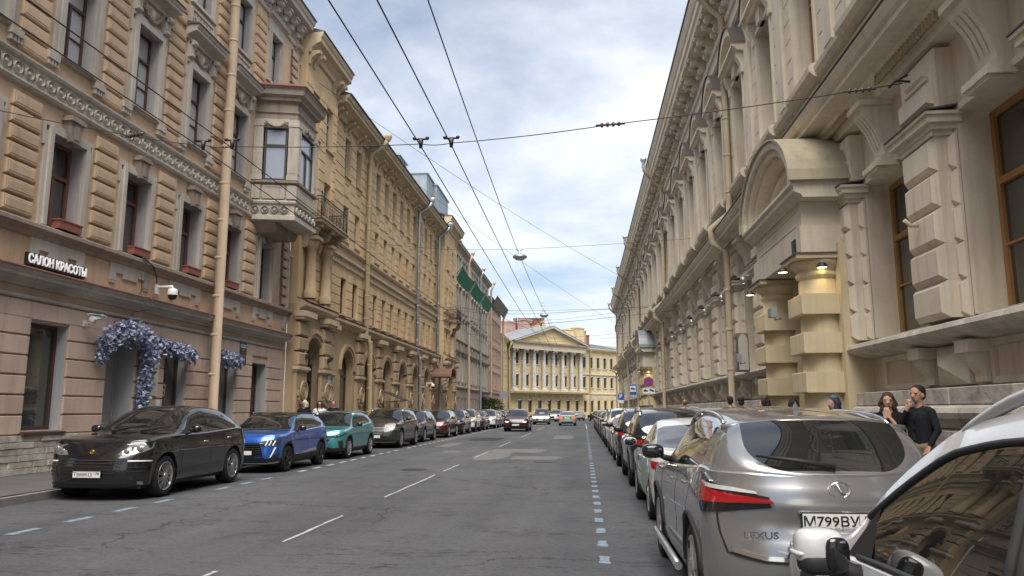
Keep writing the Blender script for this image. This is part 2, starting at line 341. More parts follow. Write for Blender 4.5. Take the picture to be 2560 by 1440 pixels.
def mark(name, x0, x1, y0, y1, m, skew=0.0, z=0.004, n=6):
    """painted mark with ragged ends"""
    b = MB(); L1 = [(x0+random.uniform(-.012,.012), y0+(y1-y0)*k/n+(random.uniform(-.02,.02) if k in (0,n) else 0)) for k in range(n+1)]
    R1 = [(x1+random.uniform(-.012,.012), y0+(y1-y0)*k/n+(random.uniform(-.02,.02) if k in (0,n) else 0)) for k in range(n+1)]
    for k in range(n): b.face(((L1[k][0],-L1[k][1],z),(R1[k][0],-R1[k][1],z),(R1[k+1][0],-R1[k+1][1],z),(L1[k+1][0],-L1[k+1][1],z)))
    return put(name, b.mesh(name, m), ROAD)
for k in range(58):                                # blue parking dashes, right and left
    y = 8.5+1.02*k
    if k in (16, 31): continue
    mark('parking_dash', 0.14+0.0012*y, 0.255+0.0012*y, y, y+0.42, M_BLUEP)
mark('parking_line', 0.23, 0.33, 67.5, 90, M_WHITEP)
for k in range(60):
    y = 9.7+1.15*k
    if k in (4, 8, 19): continue
    mark('parking_dash', -7.52, -7.38, y, y+0.55, M_BLUEP if k < 8 else M_WHITEP)
for y0, y1 in ((5.0,7.75),(9.5,11.9),(14.4,19.4),(20.5,23),(26.5,30.5),(34,40),(46,55),(62,75)): mark('centre_line_dash', -3.72, -3.67, y0, y1, M_WHITEP, n=10)
def patch(cx, cy, w, l, n=22, z=0.003, m=None):
    b = MB(); pts = []
    for k in range(n):
        a = 2*math.pi*k/n; q = 1/max(abs(math.cos(a)), abs(math.sin(a)))**0.7*random.uniform(.8, 1.08); pts.append((cx+w/2*q*math.cos(a)*.85, -(cy+l/2*q*math.sin(a)*.85), z))
    b.face(pts); put('asphalt_patch', b.mesh('asphalt_patch', m or M_PATCH), ROAD)
patch(-3.2, 27.5, 1.6, 5.5); patch(-2.6, 31, 3.0, 3.4); patch(-1.6, 26.5, 2.2, 2.2); patch(-5.1, 30, .8, 2)
M_PATCHD = mat('fresh_asphalt', (.034,.036,.040), rough=.85, var=.4, vscale=5, bump=.5, bscale=60, spec=.3)
patch(-5.3, 43, 2.2, 6, m=M_PATCHD); patch(-1.2, 47, 1.6, 8); patch(-6.2, 36, 1.0, 5)

def manhole(x, y):
    b = MB(); b.lathe([(.0,.012),(.27,.012),(.29,.008),(.33,.012),(.36,.004)], 20); o = put('manhole_cover', b.mesh('manhole_cover', mat('cast_iron', (.055,.05,.046), rough=.5, metal=.6, var=.5, vscale=20, bump=.5, bscale=90)), None, (x, y, 0)); tag(o, 'round cast iron manhole cover set in the %s' % ('asphalt by the centre line' if x < -3 else 'asphalt near the parking bays'), 'manhole cover')
manhole(-4.6, 21.0); manhole(-1.2, 24.4)
# ================================================================ building A: pink and tan tenement with the bay window
def corn(z0, h, d, n=0.0):
    """classical cornice profile (d, z)"""
    return [(n,z0),(n+d*.18,z0),(n+d*.22,z0+h*.22),(n+d*.45,z0+h*.36),(n+d*.55,z0+h*.42),(n+d*.85,z0+h*.5),(n+d*.85,z0+h*.72),(n+d*.93,z0+h*.78),(n+d,z0+h*.95),(n+d,z0+h),(n,z0+h)]
A = left_building('tenement_building', 'pink and tan ornate tenement with a bay window and rusticated ground floor')
AC = [17.65+3.1*k for k in range(-5, 6)]           # upper window axes
A0, A1 = -28, 32.75
ops = [(16.95,18.3,1.12,3.68,.32),(19.95,21.3,.25,3.45,.6),(22.9,24.25,1.12,3.6,.32),(26.5,27.85,1.12,3.6,.32),(29.3,30.75,.25,3.45,.45),(13.2,14.6,1.12,3.68,.32),(9.5,10.9,1.12,3.68,.32)]
put('ground_floor_wall', MB().wall(A0,A1,0,4.5,0,ops,rmi=1).mesh('ground_floor_wall', M_PINK, plaster('pale_blue_reveal', (.52,.53,.55), var=.2)), A)
up = []
for c in AC:
    if c > 29.5: up += [(c-.55,c+.55,6.05,8.3,.35),(c-.5,c+.5,15.35,17.5,.3)]
    else: up += [(c-.62,c+.62,6.05,8.35,.4),(c-.62,c+.62,10.35,12.95,.35),(c-.55,c+.55,15.35,17.5,.3)]
put('upper_wall', MB().wall(A0,A1,4.5,19.6,0,up,rmi=1).mesh('upper_wall', M_TAN, M_REVEAL), A)
put('end_wall', MB().face(((A1,0,4),(A1,-9,4),(A1,-9,19.6),(A1,0,19.6))).face(((A0,0,0),(A0,-9,0),(A0,-9,19.6),(A0,0,19.6))).face(((A0,0,19.58),(A1,0,19.58),(A1,-9,22),(A0,-9,22))).mesh('end_wall', M_TAN), A)
# rough limestone plinth, stone by stone where it shows
def stones(parent, s0, s1, z0, z1, d, ch, wl, m, name='stone', jit=.02):
    n = max(1, round((z1-z0)/ch)); h = (z1-z0)/n; kinds = [MB().frust(0,1,0,1,0,.8,.03,1).mesh(name, mm) for mm in m]
    for r in range(n):
        s = s0 - random.uniform(0, wl*.5)
        while s < s1:
            w = random.uniform(.6, 1.5)*wl; a, b = max(s, s0), min(s+w, s1)
            if b-a > .06: put(name, random.choice(kinds), parent, (a+.004, 0, z0+r*h+.004), scale=(b-a-.008, d+random.uniform(-jit, jit), h-.009))
            s += w
stones(A, 13.6, 21.2, .13, 1.02, .12, .15, .62, (M_PUD, M_PUD2, M_PUD2))
put('plinth', MB().box(21.2,A1,0,.11,0,1.02).box(A0,13.6,0,.11,0,1.02).mesh('plinth', M_PUD), A)
put('plinth_core', MB().box(13.6,21.2,0,.05,0,1.01).mesh('plinth_core', M_PUD), A)
# rustication bands of the ground floor
edges = sorted([o[:2] for o in ops]); piers = []; p = 7.5
for a, b in edges: piers.append((p, a-.02)); p = b+.02
piers.append((p, A1-.45))
bz = [1.05+.46*k for k in range(7)]
for (a, b) in piers:
    for k, z in enumerate(bz[:6]): put('rustic_band', MB().frust(a,b,z,z+.415,0,.045,.012,.055).mesh('rustic_band', M_PINK), A)
for (a, b) in ((7.5,12.0),(12,16.2),(16.2,19.0),(19,22.1),(22.1,25.4),(25.4,28.6),(28.6,A1-.45)): put('rustic_band', MB().frust(a,b-.012,bz[6]-.08,bz[6]+.33,0,.045,.012,.055).mesh('rustic_band', M_PINK), A)
put('moulding', MB().prof([(0,4.16),(.07,4.17),(.11,4.2),(.11,4.25),(.06,4.28),(0,4.3)],A0,A1-.3).mesh('moulding', M_TRIM), A)
put('cornice', MB().prof(corn(4.46,.34,.42),A0,A1-.3).mesh('cornice', M_TRIM), A)
put('flashing', MB().prof([(0,4.805),(.46,4.80),(.46,4.825),(0,4.96)],A0,A1-.3).mesh('flashing', M_ROOFR), A)
# ground floor openings
def shopwin(a, b, z0, z1, gl): 
    put_win(win(b-a, z1-z0, M_FRB, gl, tr=1.1, cols=1, t=.09), A, ((a+b)/2, -.26, z0), 'shop_window')
    put('window_sill', MB().prof([(-.26,z0-.06),(.16,z0-.1),(.16,z0-.04),(-.26,z0+.01)],a-.06,b+.08).mesh('window_sill', M_FRB), A)
shopwin(16.95,18.3,1.12,3.68,M_GLASSG); shopwin(22.9,24.25,1.12,3.6,M_GLASSG); shopwin(26.5,27.85,1.12,3.6,M_GLASSW); shopwin(13.2,14.6,1.12,3.68,M_GLASSG)
def door(a, b, z0, z1, d, m, name='door'):
    w = b-a; o = put(name, MB().box(a,a+.1,d-.1,d,z0,z1).box(b-.1,b,d-.1,d,z0,z1).box(a+.1,b-.1,d-.1,d,z1-.1,z1).box(a+.1,b-.1,d-.08,d-.03,z0,z1-.1).frust(a+.2,b-.2,z0+.2,z0+1.0,d-.03,d-.015,.03,d).mesh(name, m), A)
    put('handle', MB().tube([(b-.2,d-.02,z0+.95),(b-.2,d+.06,z0+.97),(b-.2,d+.06,z0+1.25),(b-.2,d-.02,z0+1.27)],.013,6).mesh('handle', M_PIPEG), o); return o
door(19.95,21.3,.25,3.45,-.5,plaster('grey_door_paint', (.40,.40,.40), var=.15)); door(29.3,30.75,.25,3.45,-.4,M_FRB)
put('door_step', MB().box(19.8,21.45,-.6,.3,.13,.25).mesh('door_step', M_KERB), A); put('door_step', MB().box(29.2,30.9,-.45,.3,.13,.25).mesh('door_step', M_KERB), A)
# sill course and stepped aprons of the second floor
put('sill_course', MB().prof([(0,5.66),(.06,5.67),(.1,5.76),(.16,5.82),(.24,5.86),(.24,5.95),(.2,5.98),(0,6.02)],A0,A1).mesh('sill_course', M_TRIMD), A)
apr = MB(); st = [(-.98,5.66),(-.98,5.18),(-.7,5.18),(-.7,5.4),(-.36,5.4),(-.36,5.28),(.36,5.28),(.36,5.4),(.7,5.4),(.7,5.18),(.98,5.18),(.98,5.66)]
apr.poly(st, 0, .055)
for x in (-.93,-.84,-.75,.75,.84,.93): apr.box(x-.028,x+.028,0,.05,5.10,5.18)
apr = apr.mesh('window_apron', M_TRIM)
# window furniture
def surround(w, h, t, d, ear=.0):
    b = MB(); x = w/2
    for k, (o0, o1, dd) in enumerate(((0,t*.55,d),(t*.55,t,d*.6))):
        b.box(-x-o1,-x-o0,0,dd,0,h).box(x+o0,x+o1,0,dd,0,h); b.box(-x-o1,x+o1,0,dd,h+o0,h+o1)
    if ear: b.box(-x-t-ear,-x-t,0,d*.6,h-.35,h+t).box(x+t,x+t+ear,0,d*.6,h-.35,h+t)
    return b
sur2 = surround(1.24,2.32,.26,.12,.05); sur2 = sur2.mesh('window_surround', M_TRIM)
key2 = MB().poly([(-.17,8.3),(.17,8.3),(.24,8.82),(-.24,8.82)],0,.24).box(-.30,.30,0,.30,8.82,8.9).box(-.25,.25,0,.26,8.9,8.97).frust(-.11,.11,8.36,8.78,.24,.25,.03,.26).mesh('keystone', M_TRIMD)
w2s = [win(1.22,2.28,M_FRR,M_GLASS,tr=.7,cols=2,t=.085), win(1.22,2.28,M_FRR,M_GLASS,tr=.62,cols=2,t=.085)]
w3s = [win(1.22,2.58,M_FRB,g,tr=.68,cols=2,t=.075,mun=1) for g in (M_GLASSC,M_GLASSC,M_GLASS)]
w4s = [win(1.08,2.13,M_FRD,M_GLASSC,tr=.66,cols=2,t=.07)]
sur3 = surround(1.24,2.6,.30,.13,.04)
for x in (-.92,.92):          # little dropped feet with guttae, consoles above
    sur3.box(x-.2,x+.2,0,.15,-.2,-.02)
    for k in range(4): sur3.box(x-.17+k*.105,x-.10+k*.105,0,.12,-.34,-.2)
sur3.prof([(0,-.02),(.1,-.02),(.14,.03),(.14,.0+.06),(0,.06)],-.72,.72); sur3 = sur3.mesh('window_surround', M_TRIM)
sill3 = MB().prof([(-.3,.1),(.12,-.0),(.14,.0),(.14,.04),(-.3,.14)],-.6,.6).mesh('window_sill', M_FLASH)
ped3 = MB(); ped3.prof(corn(.0,.42,.5),-1.08,1.08); ped3.mi = 1; ped3.prof([(0,.425),(.54,.42),(.54,.445),(0,.58)],-1.12,1.12); ped3.mi = 0
for x in (-.78,.78):
    ped3.poly([(x-.13,-.0),(x+.13,-.0),(x+.13,-.62),(x-.13,-.62)],0,.16)
    ped3.tube([(x-.13,.2,-.12),(x+.13,.2,-.12)],.1,8); ped3.tube([(x-.12,.15,-.55),(x+.12,.15,-.55)],.07,8)
    for k in range(3): ped3.box(x-.1+k*.08,x-.06+k*.08,.16,.185,-.46,-.2)
ped3 = ped3.mesh('window_pediment', M_TRIM, M_FLASH)
def swag(w, drop, r, m, n=9):
    b = MB(); pts = [(-w/2+w*k/(n-1), .05+.03*math.sin(math.pi*k/(n-1)), -drop*math.sin(math.pi*k/(n-1))) for k in range(n)]
    b.tube(pts, [r*(.6+.6*math.sin(math.pi*k/(n-1))) for k in range(n)], 7)
    for k in range(n):
        for j in range(3): a = random.uniform(0, 6.3); p = pts[k]; b.lathe([(0,p[2]+.045),(.03,p[2]+.03),(.04,p[2]),(.03,p[2]-.03),(0,p[2]-.045)], 6, (p[0]+.05*math.cos(a), p[1]+.03+.02*math.sin(a)))
    for x in (-w/2,w/2): b.tube([(x,.05,.03),(x*1.05,.06,-.1),(x*1.02,.05,-drop*.9)],[.05,.05,.02],6)
    return b.mesh('swag_relief', m)
swagA = swag(.95,.36,.06,M_TRIMD); cart = MB().lathe([(0,.2),(.09,.16),(.14,.05),(.13,-.08),(.06,-.2),(0,-.24)],10).mesh('cartouche', M_TRIM)
blkA = {}
def qblock(w, h, m):
    k = (round(w,2), round(h,2), m.name)
    if k not in blkA:
        b = MB(); b.frust(-w/2,w/2,0,h,0,.06,.03,.09); b.frust(-w/2+.07,w/2-.07,.07,h-.07,.09,.09,.01,.1); blkA[k] = b.mesh('rustic_block', m)
    return blkA[k]
sur4 = surround(1.1,2.16,.24,.1); sur4.box(-.86,.86,0,.11,-.1,0); sur4 = sur4.mesh('window_surround', M_TRIM)
pan4 = MB().box(-.8,.8,0,.05,0,.1).box(-.8,.8,0,.05,.52,.62).box(-.8,-.7,0,.05,.1,.52).box(.7,.8,0,.05,.1,.52)
for k in range(12):            # meander ribs
    x = -.62+k*.113; pan4.box(x-.035,x+.035,0,.04,.2+.09*(k % 2),.36+.09*(k % 2))
pan4 = pan4.mesh('meander_panel', M_TRIM)
ped4 = MB().prof(corn(.0,.26,.28),-.98,.98).box(-.86,.86,0,.06,-.5,0).mesh('window_pediment', M_TRIM)
for c in AC:
    if c < 7: continue
    bay = c > 29.5
    put('window_surround', sur2, A, (c,.0,6.03)); put('keystone', key2, A, (c,0,0)); shuffle_win(w2s, A, (c,-.3,6.05)); put('window_apron', apr, A, (c,0,0))
    if not bay:
        put('window_surround', sur3, A, (c,0,10.33)); shuffle_win(w3s, A, (c,-.26,10.36)); put('window_sill', sill3, A, (c,0,10.33))
        put('window_pediment', ped3, A, (c,0,13.85)); put('swag_relief', swagA, A, (c,.02,13.62)); put('cartouche', cart, A, (c,.04,13.5))
    put('window_surround', sur4, A, (c,0,15.33)); shuffle_win(w4s, A, (c,-.22,15.36)); put('meander_panel', pan4, A, (c,0,14.5)); put('window_pediment', ped4, A, (c,0,18.0))
for k, c in enumerate(AC):
    s = c+1.55
    if c < 7: continue
    w = .98
    if s > 31.4: s, w = 32.15, .8
    for r in range(7): put('rustic_block', qblock(w,.352,M_TAN), A, (s,0,6.1+r*.41))
    if not (28.4 < s < 31.4):
        for r in range(10): put('rustic_block', qblock(w*.97,.352,M_TAN), A, (s,0,9.95+r*.41))
    for r in range(9): put('rustic_block', qblock(w,.352,M_TAN), A, (s,0,14.2+r*.41))
# rosette frieze
put('frieze', MB().prof([(0,9.08),(.1,9.1),(.14,9.16),(.14,9.2),(.05,9.24),(.05,9.66),(.12,9.7),(.15,9.76),(.15,9.8),(0,9.86)],A0,28.4).prof([(0,9.08),(.1,9.1),(.14,9.16),(.14,9.2),(.05,9.24),(.05,9.66),(.12,9.7),(.15,9.76),(.15,9.8),(0,9.86)],31.2,A1).mesh('frieze', M_TRIM), A)
ros = MB(); 
for r0, r1, z in ((.155,.11,.06),(.07,.0,.065)):
    n = 14; a = [ros.pt((r0*math.cos(2*math.pi*j/n),.0,r0*math.sin(2*math.pi*j/n))) for j in range(n)]; b2 = [ros.pt(((r0+r1)/2*math.cos(2*math.pi*j/n),z,(r0+r1)/2*math.sin(2*math.pi*j/n))) for j in range(n)]
    c2 = [ros.pt((max(r1,.005)*math.cos(2*math.pi*j/n),.0 if r1 else z,max(r1,.005)*math.sin(2*math.pi*j/n))) for j in range(n)]
    for j in range(n): ros.fi((a[j],a[(j+1)%n],b2[(j+1)%n],b2[j])); ros.fi((b2[j],b2[(j+1)%n],c2[(j+1)%n],c2[j]))
ros.poly([(.17,-.16),(.2,0),(.17,.16),(.195,.03),(.195,-.03)],0,.03); ros = ros.mesh('rosette', M_TRIM)
s = 13.8
while s < 28.3: put('rosette', ros, A, (s,.05,9.45)); s += .372
# crowning cornice with paired brackets
put('cornice', MB().prof(corn(18.75,.85,.75),A0,A1).mesh('cornice', M_TRIM), A); put('roof_edge', MB().prof([(0,19.605),(.81,19.6),(.81,19.65),(0,20.3)],A0,A1).mesh('roof_edge', M_FLASH), A)
put('architrave', MB().prof([(0,18.1),(.08,18.12),(.1,18.2),(.1,18.3),(0,18.32)],A0,A1).mesh('architrave', M_TRIM), A)
brk = MB().poly([(-.13,-.62),(.13,-.62),(.13,0),(-.13,0)],0,.14).tube([(-.13,.34,-.12),(.13,.34,-.12)],.15,8).tube([(-.12,.2,-.42),(.12,.2,-.42)],.11,8).box(-.15,.15,0,.55,-.06,.0).mesh('bracket', M_TRIM)
s = 14.1
while s < A1-.2: put('bracket', brk, A, (s,0,18.95)); s += .775
swagB = swag(.8,.2,.06,M_TRIMD)
for c in AC:
    if c > 16: put('swag_relief', swagB, A, (c,.02,18.55))
# ---- bay window: three faces standing on a rosette band
BY0, BY1, BX = 28.45, 31.35, 1.7
foot = [(BY0-.08,0),(BY0+.32,BX),(BY1-.25,BX),(BY1+.1,0)]
def bayring(off, z):
    c = (BY0+BY1)/2; return [(c+(p[0]-c)*(1+off/1.5), p[1]+(off if p[1] > 0 else 0), z) for p in foot]
def bayloft(rows, m, name, cap=True):
    b = MB(); rr = [bayring(o, z) for o, z in rows]
    for a, c in zip(rr, rr[1:]):
        for k in range(3): b.face((a[k],a[k+1],c[k+1],c[k]))
    if cap: b.face(rr[0]); b.face(rr[-1])
    return put(name, b.mesh(name, m), A)
bayloft([(-.05,9.0),(.02,9.04),(.02,9.2),(-.06,9.24),(-.06,9.66),(.02,9.7),(.04,9.78),(-.04,9.84)], M_TRIM, 'bay_base')
bayloft([(-.10,9.84),(-.10,10.5)], M_TAN, 'bay_parapet', False); bayloft([(-.06,10.5),(.05,10.55),(.05,10.62),(-.1,10.68)], M_TRIMD, 'bay_sill')
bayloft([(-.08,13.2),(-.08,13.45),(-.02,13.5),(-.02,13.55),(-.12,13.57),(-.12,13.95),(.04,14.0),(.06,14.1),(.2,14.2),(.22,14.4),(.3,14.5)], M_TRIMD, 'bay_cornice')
bayloft([(.34,14.51),(.34,14.55),(-.5,14.95)], M_ROOFR, 'bay_roof')
# console under the bay
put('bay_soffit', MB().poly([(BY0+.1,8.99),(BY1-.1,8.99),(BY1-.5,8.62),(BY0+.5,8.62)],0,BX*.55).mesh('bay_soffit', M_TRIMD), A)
def face_frame(i, fw):
    """frame on bay face i: pilasters, window, panels; local axes along the face"""
    p, q = Vector((*foot[i],0)), Vector((*foot[i+1],0)); ln = (q-p).length; ang = math.atan2(-(q.y-p.y), q.x-p.x)
    return p, ln, ang
for i in range(3):
    p, ln, ang = face_frame(i, 0)
    pw = .36; b = MB()
    for x in (0.02, ln-pw-.02):
        b.box(x,x+pw,-.12,0,10.66,13.2)
        for k in range(4): b.box(x+.05+k*.075,x+.085+k*.075,0,.02,10.95,12.85)
        b.box(x-.02,x+pw+.02,-.1,.03,12.9,13.05).box(x-.02,x+pw+.02,-.1,.03,10.66,10.85)
    b.box(.38,ln-.38,-.12,-.02,12.85,13.22)
    o = put('bay_pilasters', b.mesh('bay_pilasters', M_TRIM), A, (p.x,p.y,0), rz=ang)
    if i < 2 or True:
        ww = ln-.86; put_win(win(ww,2.2,M_FRD,mat('curtain_sky_glass',(.34,.37,.43),rough=.04,spec=.8,coat=.6) if i == 0 else M_GLASSC,tr=.66,cols=1 if ww < 1.3 else 2,t=.08), A, (p.x+math.cos(ang)*ln/2+math.sin(ang)*-.08, p.y-math.sin(ang)*ln/2-math.cos(ang)*.08, 10.67)).rotation_euler = (0,0,ang)  # bay panes too: curtain and reflected sky both put into the glass colour
        put('swag_relief', swagB, A, (p.x+math.cos(ang)*ln/2, p.y-math.sin(ang)*ln/2, 13.05), rz=ang)
    pm = MB().box(.5,ln-.5,-.1,-.035,9.95,10.4).box(.45,ln-.45,-.1,-.02,9.9,9.97).box(.45,ln-.45,-.1,-.02,10.38,10.45).box(.43,.52,-.1,-.02,9.97,10.38).box(ln-.52,ln-.43,-.1,-.02,9.97,10.38).box(.03,.36,-.1,.0,9.9,10.45).box(ln-.36,ln-.03,-.1,.0,9.9,10.45)
    put('bay_panel', pm.mesh('bay_panel', M_TRIM), A, (p.x,p.y,0), rz=ang)
    x = .2
    while x < ln-.1:
        put('rosette', ros, A, (p.x+math.cos(ang)*x-math.sin(ang)*.03, p.y-math.sin(ang)*x-.0, 9.45), rz=ang); x += .372
# dark reveals inside the bay
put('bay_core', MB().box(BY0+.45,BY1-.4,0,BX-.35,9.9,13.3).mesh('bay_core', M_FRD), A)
# drainpipe
def pipe(parent, s, d, z0, z1, r, m, top=None, bends=()):
    pts = [(s,d+.25,z0-.02),(s,d+.05,z0+.22)]+[(s+a, d+b, z) for a, b, z in bends]+[(s+(bends[-1][0] if bends else 0), d+(bends[-1][1] if bends else 0), z1)]
    if top: pts += top
    b = MB(); b.tube(pts, r, 10)
    zz = z0+1.2
    while zz < z1-.5:
        ss = s+sum(0 for _ in ()); 
        a = 0; bb = 0
        for q in bends:
            if zz > q[2]: a, bb = q[0], q[1]
        b.lathe([(r,zz-.05),(r*1.13,zz-.03),(r*1.13,zz+.03),(r,zz+.05)], 10, (s+a, d+bb)); zz += 1.35
    if top:
        x, y, z = top[-1]; b.lathe([(r,z-.1),(r*1.7,z+.15),(r*1.7,z+.3),(r*1.3,z+.3)], 10, (x, y))
    return put('drainpipe', b.mesh('drainpipe', m), parent)
pipe(A, 25.35, .42, .25, 18.4, .17, M_PIPET, [(25.35,.5,18.8),(25.35,.85,19.5)])
# flower boxes on the sill course
fb = MB(); fb.frust(-.42,.42,0,.22,0,.2,.02,.22); fbm = MB().box(-.42,.42,.0,.22,.0,.2).box(-.45,.45,-.02,.24,.2,.235).mesh('flower_box', mat('terracotta_plastic', (.30,.10,.07), rough=.6, var=.3))
for s, lb in ((17.75,'above the salon sign'),(20.75,'above the loose cables'),(21.1,'just above the dome camera'),(24.0,'left of the drainpipe'),(26.9,'right of the drainpipe')): 
    o = put('flower_box', fbm, None, (LEFT_X+.02, s, 6.03), rz=R(90), scale=(1 if s not in (20.75,21.1) else .55,1,1)); tag(o, 'brown plastic flower box on the sill course '+lb, 'flower box', 'flower boxes on the second floor sills')
# ================================================================ building G: long beige building on the right
G = thing('beige_palace_building', 'long beige stucco building with rusticated piers, pedimented windows and columned portals', 'building', (RIGHT_X, 0, 0), R(-90))
GM = 3.9; GC = [10.5+GM*k for k in range(-4, 29)]   # window axes as world y; s = -y
Y0, Y1 = -30, 121.5
PORT = (18.3, 18.3+GM*11)                           # portal axes
def gy(y): return -y
gops = []
for c in GC:
    if any(abs(c-p) < .5 for p in PORT): continue
    gops.append((-c-1.27,-c+1.27,3.0,6.1,.5))
put('ground_floor_wall', MB().wall(-Y1,-Y0,0,7.6,0,gops).mesh('ground_floor_wall', M_BEI), G)
UD = .2
gops = [(-c-.85,-c+.85,9.75,13.1,.42) for c in GC]
put('upper_wall', MB().wall(-Y1,-Y0,7.6,18.2,UD,gops).mesh('upper_wall', M_BEI), G)
put('end_wall', MB().face(((-Y1,UD,0),(-Y1,-14,0),(-Y1,-14,18.2),(-Y1,UD,18.2))).face(((-Y0,UD,0),(-Y0,-14,0),(-Y0,-14,18.2),(-Y0,UD,18.2))).mesh('end_wall', M_BEI), G)
put('roof', MB().face(((-Y1,1.2,18.25),(-Y0,1.2,18.25),(-Y0,-7,21.5),(-Y1,-7,21.5))).face(((-Y1,-7,21.5),(-Y0,-7,21.5),(-Y0,-14,18.2),(-Y1,-14,18.2))).mesh('roof', M_ROOFG), G)
# stone plinth with torus moulding
pl = [(0,0),(.52,0),(.52,1.3),(.46,1.34),(.5,1.42),(.56,1.48),(.58,1.56),(.54,1.64),(.44,1.68),(.42,1.9),(.36,1.93),(0,1.96)]
segs = [(-Y1, -PORT[1]-2.4), (-PORT[1]+2.4, -PORT[0]-2.4), (-PORT[0]+2.4, -Y0)]
PL = []
for a, b in segs: PL.append(put('plinth', MB().prof([(0,0),(.47,0),(.47,1.3),(.42,1.34),(.46,1.42),(.52,1.48),(.54,1.56),(.5,1.64),(.4,1.68),(.38,1.88),(.33,1.91),(0,1.94)],a,b).mesh('plinth', M_PUD), G))
# separate plinth blocks where they can be told apart
def blocks(s0, s1):
    for r, (z0, z1, pr) in enumerate(((.13,.52,None),(.53,.92,None),(.93,1.3,None),(1.31,1.67,'t'),(1.68,1.93,None))):
        s = s0
        while s < s1-.1:
            w = random.uniform(.7,1.25); e = min(s+w, s1)
            if pr == 't': b = MB().prof([(.3,1.315),(.47,1.34),(.51,1.42),(.57,1.48),(.59,1.56),(.55,1.63),(.45,1.665),(.3,1.665)],s+.004,e-.004)
            else: b = MB().frust(s+.004,e-.004,z0,z1,.3,(.515 if r < 3 else .42),.012,(.53 if r < 3 else .435)+random.uniform(-.006,.006))
            put('plinth_block', b.mesh('plinth_block', random.choice((M_PUD, M_PUD, M_PUD2))), G); s = e
blocks(-15.8, -7.0)
# window ledge, and panel zone under it
put('ledge', MB().prof([(0,2.6),(.2,2.62),(.42,2.68),(.5,2.72),(.53,2.78),(.5,2.85),(.42,2.88),(0,2.95)],-PORT[0]+2.2,-Y0).prof([(0,2.6),(.2,2.62),(.42,2.68),(.5,2.72),(.53,2.78),(.5,2.85),(.42,2.88),(0,2.95)],-PORT[1]+2.2,-PORT[0]-2.2).prof([(0,2.6),(.2,2.62),(.42,2.68),(.5,2.72),(.53,2.78),(.5,2.85),(.42,2.88),(0,2.95)],-Y1,-PORT[1]-2.2).mesh('ledge', M_PUD2), G)
sbr = MB().poly([(-.16,2.0),(.16,2.0),(.16,2.6),(-.16,2.6)],0,.12).box(-.2,.2,0,.36,2.42,2.6).prof([(0,2.02),(.1,2.02),(.13,2.12),(.28,2.3),(.3,2.42),(0,2.42)],-.14,.14).mesh('bracket', M_BEI2)
dia = MB(); _z0, _z1 = 1.98, 2.58
dia.frust(-.5,.5,_z0,_z1,0,.12,.0,.121); i = [dia.pt(p) for p in ((-.5,.12,_z0),(.5,.12,_z0),(.5,.12,_z1),(-.5,.12,_z1),(0,.34,(_z0+_z1)/2))]
for k in range(4): dia.fi((i[k],i[(k+1)%4],i[4]))
dia = dia.mesh('diamond_block', M_BEI2)
upan = MB().box(-.95,.95,0,.06,1.97,2.07).box(-.95,.95,0,.06,2.5,2.6).box(-.95,-.85,0,.06,2.07,2.5).box(.85,.95,0,.06,2.07,2.5).mesh('recessed_panel', M_BEI2)
# pier of five deep bevelled blocks
def pblock(w, h, dp):
    b = MB(); b.frust(-w/2,w/2,0,h,.06,.10,.075,.18); b.frust(-w/2+.13,w/2-.13,.0,h,.1,dp-.10,.085,dp); return b
pb = pblock(1.36,.563,.42).mesh('rustic_block', M_BEI2)
pback = MB().box(-.6,.6,0,.12,2.95,5.75).mesh('pier_core', M_BEI)
pcap = MB(); pcap.box(-.6,.6,0,.40,5.78,5.86)
for z0, z1, o, d in ((5.86,5.95,.05,.46),(5.95,6.06,.12,.54),(6.06,6.11,.16,.58)): pcap.box(-.62-o,.62+o,0,d-.03,z0,z1)
pcap.mi = 1; pcap.prof([(0,6.19),(.57,6.112),(.57,6.135),(0,6.22)],-.8,.8); pcap.mi = 0; pcap = pcap.mesh('pier_cap', M_BEI2, M_FLASH)
# blocks in the frieze over the piers
fblk = MB().frust(-.62,.62,6.22,7.2,0,.26,.03,.3); fblk.box(-.42,.42,.3,.34,6.75,6.8).frust(-.62+.06,.62-.06,6.3,6.68,.3,.3,.05,.4); fblk.frust(-.36,.36,6.84,7.1,.3,.3,.04,.345); fblk = fblk.mesh('frieze_block', M_BEI2)
# S-shaped keystone console over each window
key = MB(); pr = [(0,6.1),(.2,6.1),(.3,6.14),(.3,6.22),(.2,6.26),(.22,6.5),(.3,6.75),(.42,6.95),(.5,7.05),(.54,7.12),(.54,7.2),(0,7.2)]
key.prof([(p[0], p[1]) for p in pr], -.26, .26)
for x in (-.19,-.065,.065,.19): key.prof([(.18,6.28),(.25,6.5),(.335,6.75),(.455,6.95),(.53,7.04),(.18,7.04)], x-.04, x+.04)
key.box(-.36,.36,0,.4,6.02,6.12).box(-.3,.3,0,.36,5.96,6.02).box(-.34,.34,0,.62,7.2,7.3); key = key.mesh('keystone_console', M_BEI2)
jamb = MB()
for x in (-1,1):
    a, b = sorted((x*1.27, x*1.33)); jamb.box(a,b,0,.05,3.0,6.1); jamb.tube([(x*1.34,.04,2.98),(x*1.34,.04,6.1)],.035,6)
jamb.box(-1.36,1.36,0,.07,6.1,6.2); jamb = jamb.mesh('window_surround', M_BEI2)
wg = [win(2.5,3.06,M_FRO,g,tr=.64,cols=2,t=.1,mun=1) for g in (M_GLASS, M_GLASSW)]
wgu = [win(1.66,3.3,M_FRO,g,tr=.62,cols=2,t=.08) for g in (M_GLASS,)]
PD = {}
